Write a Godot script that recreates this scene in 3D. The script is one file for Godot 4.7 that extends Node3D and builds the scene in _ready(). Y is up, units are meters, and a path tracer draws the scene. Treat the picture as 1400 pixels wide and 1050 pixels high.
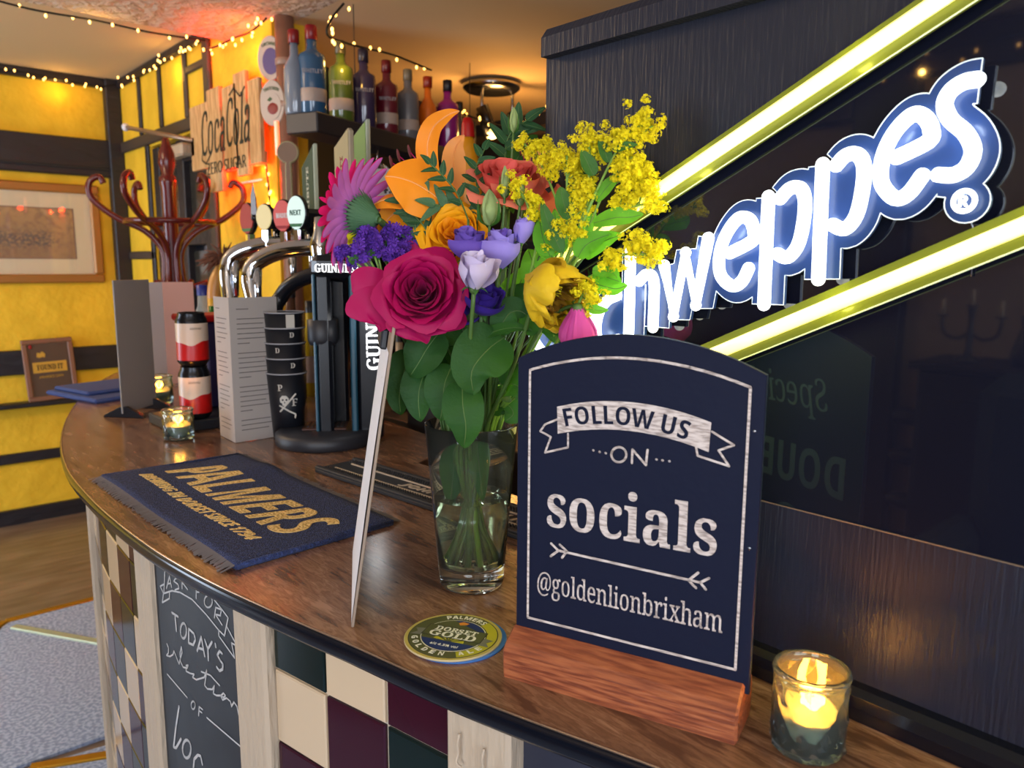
extends Node3D
# A pub bar: a bouquet, a chalkboard sign and a lit neon sign in front, the room and the back bar behind.
# Units are metres, the camera stands at x = z = 0; -z runs along the sign wall, the bar top is 1.12 m high.

const BAR := 1.12
const HALL := 2.52
const SOFFIT := 2.42
var M := {}
var names := {}


# ---------- mesh builder: triangles are given counter-clockwise seen from outside ----------
class MB:
	var s := SurfaceTool.new()
	var sx := 1.0
	func _init() -> void:
		s.begin(Mesh.PRIMITIVE_TRIANGLES)
	func flat() -> MB:
		s.set_smooth_group(-1)
		return self
	func smooth(g := 0) -> MB:
		s.set_smooth_group(g)
		return self
	func vert(p: Vector3, uv: Vector2) -> void:
		s.set_uv(uv)
		s.add_vertex(p)
	func tri(a: Vector3, b: Vector3, c: Vector3, ua := Vector2.ZERO, ub := Vector2.ZERO, uc := Vector2.ZERO) -> void:
		vert(a, ua)
		vert(c, uc)
		vert(b, ub)
	func quad(a: Vector3, b: Vector3, c: Vector3, d: Vector3, ua := Vector2(0, 1), ub := Vector2(1, 1), uc := Vector2(1, 0), ud := Vector2(0, 0)) -> void:
		tri(a, b, c, ua, ub, uc)
		tri(a, c, d, ua, uc, ud)
	# a box with chamfered edges
	func box(at: Vector3, size: Vector3, bevel := 0.0, b := Basis.IDENTITY) -> MB:
		flat()
		var h := size * 0.5
		var e := minf(bevel, minf(h.x, minf(h.y, h.z)) * 0.9)
		var w := func(x: float, y: float, z: float) -> Vector3: return at + b * Vector3(x, y, z)
		for k in 3:
			for sg in [-1.0, 1.0]:
				var ax := [Vector3.RIGHT, Vector3.UP, Vector3.BACK]
				var n: Vector3 = ax[k] * sg
				var u: Vector3 = ax[(k + 1) % 3]
				var v: Vector3 = ax[(k + 2) % 3] * sg
				var hu: float = absf(h.dot(u)) - e
				var hv: float = absf(h.dot(v.abs())) - e
				var o: Vector3 = n * absf(h.dot(ax[k]))
				var q := [o - u * hu - v * hv, o + u * hu - v * hv, o + u * hu + v * hv, o - u * hu + v * hv]
				quad(at + b * q[0], at + b * q[1], at + b * q[2], at + b * q[3])
		if e > 0.0:
			for k in 3:
				for s1 in [-1.0, 1.0]:
					for s2 in [-1.0, 1.0]:
						var a1 := (k + 1) % 3
						var a2 := (k + 2) % 3
						var p0 := Vector3.ZERO
						var p1 := Vector3.ZERO
						p0[k] = -h[k] + e
						p0[a1] = s1 * h[a1]
						p0[a2] = s2 * (h[a2] - e)
						p1 = p0
						p1[a1] = s1 * (h[a1] - e)
						p1[a2] = s2 * h[a2]
						var p2 := p1
						p2[k] = h[k] - e
						var p3 := p0
						p3[k] = h[k] - e
						if s1 * s2 > 0.0:
							quad(at + b * p0, at + b * p1, at + b * p2, at + b * p3)
						else:
							quad(at + b * p3, at + b * p2, at + b * p1, at + b * p0)
			for x in [-1.0, 1.0]:
				for y in [-1.0, 1.0]:
					for z in [-1.0, 1.0]:
						var ca: Vector3 = w.call(x * h.x, y * (h.y - e), z * (h.z - e))
						var cb: Vector3 = w.call(x * (h.x - e), y * h.y, z * (h.z - e))
						var cc: Vector3 = w.call(x * (h.x - e), y * (h.y - e), z * h.z)
						if x * y * z > 0.0:
							tri(ca, cb, cc)
						else:
							tri(ca, cc, cb)
		return self
	# profile of (radius, height) from bottom to top, turned round an axis
	func lathe(prof: Array, segs := 32, at := Vector3.ZERO, b := Basis.IDENTITY, squash := 1.0) -> MB:
		smooth()
		for i in prof.size() - 1:
			for j in segs:
				var a0 := TAU * j / segs
				var a1 := TAU * (j + 1) / segs
				var p: Vector2 = prof[i]
				var q: Vector2 = prof[i + 1]
				var v0 := at + b * Vector3(p.x * cos(a0), p.y, p.x * sin(a0) * squash)
				var v1 := at + b * Vector3(p.x * cos(a1), p.y, p.x * sin(a1) * squash)
				var v2 := at + b * Vector3(q.x * cos(a1), q.y, q.x * sin(a1) * squash)
				var v3 := at + b * Vector3(q.x * cos(a0), q.y, q.x * sin(a0) * squash)
				var u0 := float(j) / segs
				var u1 := float(j + 1) / segs
				var t0 := 1.0 - float(i) / (prof.size() - 1)
				var t1 := 1.0 - float(i + 1) / (prof.size() - 1)
				if p.x > 1e-6:
					tri(v0, v2, v1, Vector2(u0, t0), Vector2(u1, t1), Vector2(u1, t0))
				if q.x > 1e-6:
					tri(v0, v3, v2, Vector2(u0, t0), Vector2(u0, t1), Vector2(u1, t1))
		return self
	# a round tube along a path; r may be a number or an array
	func tube(path: Array, r, sides := 8, caps := true, closed := false) -> MB:
		smooth()
		var n := path.size()
		var rings := []
		var prev := Vector3.ZERO
		for i in n:
			var t: Vector3
			if closed:
				t = (path[(i + 1) % n] - path[(i + n - 1) % n]).normalized()
			else:
				t = (path[mini(i + 1, n - 1)] - path[maxi(i - 1, 0)]).normalized()
			var u: Vector3
			if i == 0:
				u = t.cross(Vector3.UP if absf(t.y) < 0.9 else Vector3.RIGHT).normalized()
			else:
				u = (prev - t * prev.dot(t)).normalized()
			prev = u
			var v := t.cross(u)
			var rad: float = r[i] if r is Array else r
			var ring := []
			for j in sides:
				var a := TAU * j / sides
				ring.append(path[i] + (u * cos(a) + v * sin(a)) * rad)
			rings.append(ring)
		for i in (n if closed else n - 1):
			var i2 := (i + 1) % n
			for j in sides:
				var j2 := (j + 1) % sides
				quad(rings[i][j], rings[i][j2], rings[i2][j2], rings[i2][j])
		if caps and not closed:
			for j in range(1, sides - 1):
				tri(rings[0][0], rings[0][j + 1], rings[0][j])
				tri(rings[n - 1][0], rings[n - 1][j], rings[n - 1][j + 1])
		return self
	# a tube with round ends
	func capsule(path: Array, r: float, sides := 10) -> MB:
		var pts := []
		var rad := []
		var d0: Vector3 = (path[0] - path[1]).normalized()
		var d1: Vector3 = (path[-1] - path[-2]).normalized()
		for k in 4:
			var a := PI * 0.5 * (1.0 - k / 4.0)
			pts.append(path[0] + d0 * r * sin(a))
			rad.append(maxf(r * cos(a), r * 0.02))
		for p in path:
			pts.append(p)
			rad.append(r)
		for k in range(3, -1, -1):
			var a := PI * 0.5 * (1.0 - k / 4.0)
			pts.append(path[-1] + d1 * r * sin(a))
			rad.append(maxf(r * cos(a), r * 0.02))
		return tube(pts, rad, sides)
	# a flat outline (x, y) given a thickness along z
	func prism(poly: PackedVector2Array, depth: float, x := Transform3D.IDENTITY, bevel := 0.0) -> MB:
		flat()
		var pl := poly.duplicate()
		if Geometry2D.is_polygon_clockwise(pl):
			pl.reverse()
		var top := pl
		var inner := pl
		if bevel > 0.0:
			inner = PackedVector2Array()
			var m := pl.size()
			for i in m:
				var d0 := (pl[i] - pl[(i + m - 1) % m]).normalized()
				var d1 := (pl[(i + 1) % m] - pl[i]).normalized()
				var nn := (Vector2(-d0.y, d0.x) + Vector2(-d1.y, d1.x))
				nn = nn / maxf(0.3, nn.length_squared()) * 2.0
				inner.append(pl[i] + nn * bevel)
		var hz := depth * 0.5
		var ids := Geometry2D.triangulate_polygon(inner)
		for i in range(0, ids.size(), 3):
			var a := inner[ids[i]]
			var b2 := inner[ids[i + 1]]
			var c := inner[ids[i + 2]]
			if (b2 - a).cross(c - a) < 0.0:
				var sw := b2
				b2 = c
				c = sw
			tri(x * Vector3(a.x, a.y, hz), x * Vector3(b2.x, b2.y, hz), x * Vector3(c.x, c.y, hz), a, b2, c)
			tri(x * Vector3(a.x, a.y, -hz), x * Vector3(c.x, c.y, -hz), x * Vector3(b2.x, b2.y, -hz), a, c, b2)
		var n := top.size()
		for i in n:
			var p := top[i]
			var q := top[(i + 1) % n]
			quad(x * Vector3(p.x, p.y, -hz + bevel), x * Vector3(q.x, q.y, -hz + bevel), x * Vector3(q.x, q.y, hz - bevel), x * Vector3(p.x, p.y, hz - bevel), p, q, q, p)
			if bevel > 0.0:
				var pi := inner[i]
				var qi := inner[(i + 1) % n]
				quad(x * Vector3(p.x, p.y, hz - bevel), x * Vector3(q.x, q.y, hz - bevel), x * Vector3(qi.x, qi.y, hz), x * Vector3(pi.x, pi.y, hz), p, q, qi, pi)
				quad(x * Vector3(pi.x, pi.y, -hz), x * Vector3(qi.x, qi.y, -hz), x * Vector3(q.x, q.y, -hz + bevel), x * Vector3(p.x, p.y, -hz + bevel), pi, qi, q, p)
		return self
	# a grid of points as a thin skin
	func sheet(rows: Array) -> MB:
		smooth()
		for i in rows.size() - 1:
			for j in rows[i].size() - 1:
				var m := float(rows.size() - 1)
				var k := float(rows[i].size() - 1)
				quad(rows[i][j], rows[i][j + 1], rows[i + 1][j + 1], rows[i + 1][j], Vector2(j / k, i / m), Vector2((j + 1) / k, i / m), Vector2((j + 1) / k, (i + 1) / m), Vector2(j / k, (i + 1) / m))
		return self
	func ball(at: Vector3, r: Vector3, segs := 12, rings := 8, b := Basis.IDENTITY) -> MB:
		var prof := []
		for i in rings + 1:
			var a := PI * (float(i) / rings - 0.5)
			prof.append(Vector2(cos(a), sin(a)))
		prof[0].x = 0.0
		prof[rings].x = 0.0
		return lathe(prof, segs, at, b * Basis.from_scale(r))
	func done(tangents := false) -> ArrayMesh:
		s.generate_normals()
		if tangents:
			s.generate_tangents()
		return s.commit()


# ---------- naming and tagging ----------
func numbered(called: String) -> String:
	var n: int = names.get(called, 0)
	names[called] = n + 1
	return called if n == 0 else "%s_%03d" % [called, n]


func thing(called: String, label: String, category: String, at := Vector3.ZERO, turn := 0.0, group := "") -> Node3D:
	var o := Node3D.new()
	o.name = numbered(called)
	add_child(o)
	o.position = at
	o.rotation.y = turn
	o.set_meta("label", label)
	o.set_meta("category", category)
	if group:
		o.set_meta("group", group)
	return o


func part(parent: Node, called: String, mesh: Mesh, m: Material, label := "") -> MeshInstance3D:
	var o := MeshInstance3D.new()
	o.name = called
	o.mesh = mesh
	o.material_override = m
	parent.add_child(o, true)
	if label:
		o.set_meta("label", label)
	return o


func put(parent: Node, called: String, mesh: Mesh, m: Material, at: Vector3, b := Basis.IDENTITY) -> MeshInstance3D:
	var o := part(parent, called, mesh, m)
	o.transform = Transform3D(b, at)
	return o


func struct(called: String, mesh: Mesh, m: Material) -> MeshInstance3D:
	var o := part(self, called, mesh, m)
	o.set_meta("kind", "structure")
	return o


func solo(called: String, label: String, category: String, mesh: Mesh, m: Material, group := "") -> MeshInstance3D:
	var o := part(self, numbered(called), mesh, m, label)
	o.set_meta("category", category)
	if group:
		o.set_meta("group", group)
	return o


func copy(o: Node3D, label: String, at: Vector3, turn := 0.0) -> Node3D:
	var c: Node3D = o.duplicate()
	c.name = numbered(String(o.name))
	add_child(c)
	c.position = at
	c.rotation.y = turn
	c.set_meta("label", label)
	return c


# ---------- shapes in common ----------
func boxm(at: Vector3, size: Vector3, bevel := 0.0, b := Basis.IDENTITY) -> ArrayMesh:
	return MB.new().box(at, size, bevel, b).done()


func lathem(prof: Array, segs := 32) -> ArrayMesh:
	return MB.new().lathe(prof, segs).done()


func v2s(a: Array) -> PackedVector2Array:
	var out := PackedVector2Array()
	for i in range(0, a.size(), 2):
		out.append(Vector2(a[i], a[i + 1]))
	return out


func ell(rx: float, ry: float, n := 32, c := Vector2.ZERO) -> PackedVector2Array:
	var out := PackedVector2Array()
	for i in n:
		out.append(c + Vector2(cos(TAU * i / n) * rx, sin(TAU * i / n) * ry))
	return out


# a smooth curve through points (Catmull-Rom)
func curve(pts: Array, per := 6, closed := false) -> Array:
	var out := []
	var n := pts.size()
	for i in (n if closed else n - 1):
		var p0 = pts[(i + n - 1) % n] if closed else pts[maxi(i - 1, 0)]
		var p1 = pts[i]
		var p2 = pts[(i + 1) % n]
		var p3 = pts[(i + 2) % n] if closed else pts[mini(i + 2, n - 1)]
		for k in per:
			var t := float(k) / per
			out.append(0.5 * ((2.0 * p1) + (p2 - p0) * t + (2.0 * p0 - 5.0 * p1 + 4.0 * p2 - p3) * t * t + (3.0 * p1 - p0 - 3.0 * p2 + p3) * t * t * t))
	if not closed:
		out.append(pts[-1])
	return out


# axes for something drawn flat: x runs along u, y along v, z out of the face
func face(at: Vector3, u: Vector3, v: Vector3) -> Transform3D:
	var x := u.normalized()
	var z := x.cross(v).normalized()
	return Transform3D(Basis(x, z.cross(x), z), at)


var fonts := {}
func font(kind: String, weight := 400, italic := false) -> SystemFont:
	var key := "%s%d%s" % [kind, weight, italic]
	if not fonts.has(key):
		var f := SystemFont.new()
		f.font_names = PackedStringArray([kind])
		f.font_weight = weight
		f.font_italic = italic
		fonts[key] = f
	return fonts[key]


# lettering as a thin raised mesh, fitted into w x h round the origin of x; slant leans it, bend curls it on a circle of that radius
func text(parent: Node, called: String, words: String, f: Font, w: float, h: float, x: Transform3D, m: Material, thick := 0.0006, slant := 0.0, bend := 0.0, fat := 0.0) -> MeshInstance3D:
	var t := TextMesh.new()
	t.font = f
	t.text = words
	t.font_size = 48
	t.pixel_size = 0.01
	t.depth = 0.02
	t.curve_step = 2.0
	var a := t.surface_get_arrays(0)
	var out := ArrayMesh.new()
	for n in t.get_surface_count():
		var arr := t.surface_get_arrays(n)
		var bb := t.get_aabb()
		var src: PackedVector3Array = arr[Mesh.ARRAY_VERTEX]
		var idx = arr[Mesh.ARRAY_INDEX]
		var s := SurfaceTool.new()
		s.begin(Mesh.PRIMITIVE_TRIANGLES)
		s.set_smooth_group(-1)
		var order: PackedInt32Array = idx if idx != null else PackedInt32Array(range(src.size()))
		for i in order:
			var p := src[i] - bb.get_center()
			p.x *= w / bb.size.x
			p.y *= h / bb.size.y
			p.z *= thick / bb.size.z
			p.x += slant * p.y
			if bend != 0.0:
				var ang := p.x / bend
				var r := bend + p.y
				p = Vector3(sin(ang) * r, cos(ang) * r - bend, p.z)
			s.add_vertex(x * p)
		s.generate_normals()
		s.commit(out)
	var o := part(parent, called, out, m)
	return o


# chalk or paint lines: flat strips with round joints
func strokes(parent: Node, called: String, paths: Array, wide: float, x: Transform3D, m: Material, thick := 0.0006) -> MeshInstance3D:
	var mb := MB.new().flat()
	var z := thick
	for path in paths:
		for i in path.size():
			var p: Vector2 = path[i]
			for k in 8:
				var a0 := TAU * k / 8
				var a1 := TAU * (k + 1) / 8
				mb.tri(x * Vector3(p.x, p.y, z), x * Vector3(p.x + cos(a0) * wide * 0.5, p.y + sin(a0) * wide * 0.5, z), x * Vector3(p.x + cos(a1) * wide * 0.5, p.y + sin(a1) * wide * 0.5, z))
			if i + 1 < path.size():
				var q: Vector2 = path[i + 1]
				var d := (q - p).normalized().orthogonal() * wide * 0.5
				mb.quad(x * Vector3(p.x + d.x, p.y + d.y, z), x * Vector3(p.x - d.x, p.y - d.y, z), x * Vector3(q.x - d.x, q.y - d.y, z), x * Vector3(q.x + d.x, q.y + d.y, z))
	return part(parent, called, mb.done(), m)


# ---------- materials ----------
func mat(key: String, c: Color, rough := 0.6, metal := 0.0, spec := 0.5) -> StandardMaterial3D:
	var m := StandardMaterial3D.new()
	m.resource_name = key
	m.albedo_color = c
	m.roughness = rough
	m.metallic = metal
	m.metallic_specular = spec
	M[key] = m
	return m


func glow(key: String, c: Color, energy: float, base := Color(0.9, 0.9, 0.9)) -> StandardMaterial3D:
	var m := mat(key, base, 0.5)
	m.emission_enabled = true
	m.emission = c
	m.emission_energy_multiplier = energy
	return m


func glass(key: String, c: Color, alpha := 0.08, solid := true, scale := 0.05) -> StandardMaterial3D:
	var m := mat(key, Color(c.r, c.g, c.b, alpha), 0.02)
	if solid:
		m.refraction_enabled = true
		m.refraction_scale = scale
	else:
		m.transparency = BaseMaterial3D.TRANSPARENCY_ALPHA
	return m


func noise(freq: float, stops: Array, size := 512, kind := FastNoiseLite.TYPE_SIMPLEX_SMOOTH, octaves := 4, sd := 1, warp := 0.0) -> NoiseTexture2D:
	var n := FastNoiseLite.new()
	n.noise_type = kind
	n.frequency = freq
	n.fractal_octaves = octaves
	n.seed = sd
	if warp > 0.0:
		n.domain_warp_enabled = true
		n.domain_warp_amplitude = warp
		n.domain_warp_frequency = freq * 0.7
	var t := NoiseTexture2D.new()
	t.width = size
	t.height = size
	t.seamless = true
	t.noise = n
	if stops.size():
		var g := Gradient.new()
		var offs := PackedFloat32Array()
		var cols := PackedColorArray()
		for i in range(0, stops.size(), 2):
			offs.append(stops[i])
			cols.append(stops[i + 1])
		g.offsets = offs
		g.colors = cols
		t.color_ramp = g
	return t


func tri_map(m: StandardMaterial3D, scale: Vector3, world := true) -> StandardMaterial3D:
	m.uv1_triplanar = true
	m.uv1_world_triplanar = world
	m.uv1_scale = scale
	return m


func relief(m: StandardMaterial3D, t: Texture2D, cm: float) -> StandardMaterial3D:
	m.heightmap_enabled = true
	m.heightmap_texture = t
	m.heightmap_scale = cm
	return m


func _ready() -> void:
	# ----- camera, sky, large lights, exposure -----
	var cam := Camera3D.new()
	cam.name = "camera"
	add_child(cam)
	cam.transform = Transform3D(Basis(Vector3(0.7455, 0.0058, 0.6665), Vector3(0.0976, 0.9882, -0.1178), Vector3(-0.6593, 0.1528, 0.7362)), Vector3(0, 1.48, 0))
	cam.fov = 53.04
	cam.near = 0.05
	cam.far = 60.0
	cam.current = true
	var lens := CameraAttributesPhysical.new()
	lens.frustum_focal_length = 24.046
	lens.frustum_focus_distance = 0.86
	lens.exposure_aperture = 8.0
	cam.attributes = lens
	var sky_m := ProceduralSkyMaterial.new()
	sky_m.sky_top_color = Color(0.55, 0.68, 0.9)
	sky_m.sky_horizon_color = Color(0.8, 0.86, 0.95)
	sky_m.ground_bottom_color = Color(0.3, 0.3, 0.3)
	sky_m.ground_horizon_color = Color(0.7, 0.74, 0.8)
	var sky := Sky.new()
	sky.sky_material = sky_m
	var env := Environment.new()
	env.background_mode = Environment.BG_SKY
	env.sky = sky
	env.background_energy_multiplier = 2.0
	env.tonemap_mode = Environment.TONE_MAPPER_LINEAR
	env.tonemap_exposure = 1.0
	env.sdfgi_enabled = true
	env.ssao_enabled = true
	env.ssil_enabled = true
	var we := WorldEnvironment.new()
	we.name = "environment"
	we.environment = env
	add_child(we)
	# daylight through the glazed door and the two windows, as panels of sky; the rear one is added for front fill
	daylight("door_daylight", Vector3(-2.2, 1.15, -3.95), Vector3(1, 0, 0), Vector2(1.2, 1.85), 8.0, Color(0.86, 0.92, 1.0))
	daylight("rear_fill_daylight", Vector3(-0.9, 1.55, 2.44), Vector3(0, 0, -1), Vector2(2.2, 1.2), 6.0, Color(0.9, 0.94, 1.0))
	daylight("side_daylight", Vector3(-2.2, 1.5, 0.75), Vector3(1, 0, 0), Vector2(1.2, 1.3), 4.5, Color(0.88, 0.93, 1.0))
	# warm ceiling lamps out of view, added as fill
	for a in [[Vector3(-1.2, 2.3, -0.3), 0.5], [Vector3(-1.0, 2.3, 1.3), 0.5], [Vector3(-0.3, 2.3, -2.9), 1.0]]:
		added_ceiling_lamp(a[0], a[1])
	materials()
	room()
	bar()
	neon_sign()
	chalk_sign()
	bar_things()
	bouquet()
	back_bar()
	hall_things()
	room_behind()
	fairy_lights()


func daylight(called: String, at: Vector3, towards: Vector3, size: Vector2, energy: float, c: Color) -> void:
	var l := AreaLight3D.new()
	l.name = called
	l.area_size = size
	l.area_normalize_energy = true
	l.light_energy = energy
	l.light_color = c
	l.area_range = 12.0
	l.area_attenuation = 2.0
	l.shadow_enabled = true
	add_child(l)
	l.look_at_from_position(at, at + towards, Vector3.UP)


func lamp(parent: Node, called: String, at: Vector3, energy: float, c: Color, size := 0.02) -> void:
	var l := OmniLight3D.new()
	l.name = called
	l.light_energy = energy
	l.light_color = c
	l.light_size = size
	l.omni_range = 9.0
	l.omni_attenuation = 2.0
	l.shadow_enabled = true
	parent.add_child(l, true)
	l.position = at


func added_ceiling_lamp(at: Vector3, energy: float) -> void:  # unseen fitting, added to give the room warm fill light
	if not M.has("lamp_shade"):
		glow("lamp_shade", Color(1.0, 0.8, 0.55), 2.0)
		mat("lamp_brass", Color(0.55, 0.42, 0.2), 0.3, 1.0)
	var which := "by the near windows" if at.z > 0.0 else ("over the seats facing the sign" if at.x < -1.0 else "over the carpet in front of the bar")
	var t := thing("added_ceiling_lamp", "added round opal glass fill lamp %s" % which, "lamp", Vector3(at.x, SOFFIT, at.z), 0.0, "added opal fill lamps")
	part(t, "rose", lathem([Vector2(0, -0.03), Vector2(0.05, -0.03), Vector2(0.06, 0), Vector2(0, 0)], 20), M.lamp_brass)
	var b := MB.new().ball(Vector3(0, -0.12, 0), Vector3(0.1, 0.1, 0.1), 20, 12).done()
	part(t, "globe", b, M.lamp_shade)
	lamp(t, "bulb_light", Vector3(0, -0.12, 0), energy, Color(1.0, 0.86, 0.68), 0.1)


func materials() -> void:
	var m := mat("yellow_wall", Color(1, 1, 1), 0.75)
	m.albedo_texture = noise(0.012, [0.3, Color(0.91, 0.74, 0.15), 0.7, Color(0.95, 0.78, 0.18)], 256)
	tri_map(relief(m, noise(0.05, [], 256, FastNoiseLite.TYPE_SIMPLEX_SMOOTH, 3, 5), 0.25), Vector3(1.3, 1.3, 1.3))
	m = mat("beam", Color(0.12, 0.11, 0.14), 0.5)
	tri_map(relief(m, noise(0.02, [], 256, FastNoiseLite.TYPE_SIMPLEX_SMOOTH, 3, 6), 0.3), Vector3(1, 3, 3))
	m = mat("beam_brown", Color(0.26, 0.22, 0.19), 0.6)
	m = mat("ceiling_paint", Color(0.84, 0.75, 0.6), 0.85)
	m = mat("soffit_paint", Color(0.78, 0.72, 0.66), 0.85)
	tri_map(relief(m, noise(0.03, [], 512, FastNoiseLite.TYPE_SIMPLEX_SMOOTH, 5, 8, 30.0), 1.6), Vector3(1.2, 1.2, 1.2))
	m = mat("floor_wood", Color(1, 1, 1), 0.3)
	m.albedo_texture = noise(0.012, [0.2, Color(0.42, 0.35, 0.29), 0.8, Color(0.52, 0.45, 0.38)], 512, FastNoiseLite.TYPE_SIMPLEX_SMOOTH, 5, 3)
	tri_map(m, Vector3(0.4, 0.4, 2.2))
	m = mat("carpet", Color(1, 1, 1), 0.95)
	m.albedo_texture = noise(0.09, [0.25, Color(0.5, 0.56, 0.67), 0.75, Color(0.68, 0.73, 0.82)], 512, FastNoiseLite.TYPE_SIMPLEX, 3, 11)
	tri_map(m, Vector3(1.2, 1.2, 1.2))
	mat("gold_strip", Color(0.8, 0.62, 0.22), 0.3, 0.9)
	mat("pale_strip", Color(0.75, 0.8, 0.7), 0.35, 0.5)
	m = mat("cream_wall", Color(0.6, 0.53, 0.42), 0.85)
	tri_map(relief(m, noise(0.05, [], 256, FastNoiseLite.TYPE_SIMPLEX_SMOOTH, 3, 15), 0.3), Vector3(1, 1, 1))
	mat("navy_wall", Color(0.13, 0.14, 0.2), 0.6)
	# black stained board of the partition, its grain standing up
	m = mat("black_board", Color(0.1, 0.11, 0.165), 0.42, 0.0, 0.4)
	var grain := noise(0.035, [], 1024, FastNoiseLite.TYPE_SIMPLEX_SMOOTH, 4, 21, 12.0)
	tri_map(relief(m, grain, 0.045), Vector3(2.2, 0.4, 6.0))
	m = mat("black_gloss", Color(0.08, 0.085, 0.11), 0.12)
	# counter veneer: figured walnut under varnish
	m = mat("veneer", Color(1, 1, 1), 0.24)
	m.albedo_texture = noise(0.0085, [0.2, Color(0.34, 0.23, 0.165), 0.42, Color(0.52, 0.38, 0.285), 0.5, Color(0.43, 0.3, 0.215), 0.6, Color(0.57, 0.43, 0.335), 0.7, Color(0.46, 0.33, 0.24), 0.85, Color(0.61, 0.47, 0.37)], 1024, FastNoiseLite.TYPE_SIMPLEX_SMOOTH, 5, 31, 60.0)
	m.uv1_scale = Vector3(5.5, 0.9, 1)
	m.clearcoat_enabled = true
	m.clearcoat = 0.3
	m.clearcoat_roughness = 0.16
	mat("edge_black", Color(0.05, 0.06, 0.095), 0.17, 0.0, 0.4)
	mat("edge_bronze", Color(0.72, 0.62, 0.53), 0.25, 0.9)
	m = mat("white_paint", Color(0.72, 0.65, 0.56), 0.5)
	tri_map(relief(m, noise(0.03, [], 256, FastNoiseLite.TYPE_SIMPLEX_SMOOTH, 4, 17), 0.22), Vector3(9, 1.5, 9))
	mat("tile_green", Color(0.02, 0.1, 0.1), 0.1, 0.0, 0.4)
	mat("tile_cream", Color(0.79, 0.7, 0.58), 0.12, 0.0, 0.4)
	mat("tile_burgundy", Color(0.2, 0.05, 0.12), 0.1, 0.0, 0.4)
	mat("grout", Color(0.72, 0.68, 0.6), 0.85)
	m = mat("chalkboard", Color(1, 1, 1), 0.55)
	m.albedo_texture = noise(0.006, [0.3, Color(0.13, 0.145, 0.17), 0.75, Color(0.2, 0.22, 0.245)], 256, FastNoiseLite.TYPE_SIMPLEX_SMOOTH, 4, 41)
	tri_map(m, Vector3(2, 2, 2))
	mat("chalk", Color(0.74, 0.74, 0.74), 0.9)
	mat("steel", Color(0.62, 0.63, 0.65), 0.22, 1.0)
	mat("chrome", Color(0.82, 0.83, 0.85), 0.06, 1.0)
	mat("black_plastic", Color(0.09, 0.1, 0.125), 0.35)
	mat("black_matt", Color(0.1, 0.11, 0.14), 0.6)
	mat("white_paper", Color(0.86, 0.87, 0.9), 0.7)
	glass("clear_glass", Color(1, 1, 1), 0.02)


# ---------- the room ----------
func beam(parent: Node, lo: Vector3, hi: Vector3, key := "beam", called := "timber_beam") -> void:
	part(parent, called, boxm((lo + hi) * 0.5, hi - lo, 0.006), M[key])


func slab(lo: Vector3, hi: Vector3) -> ArrayMesh:
	return boxm((lo + hi) * 0.5, hi - lo)


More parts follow.
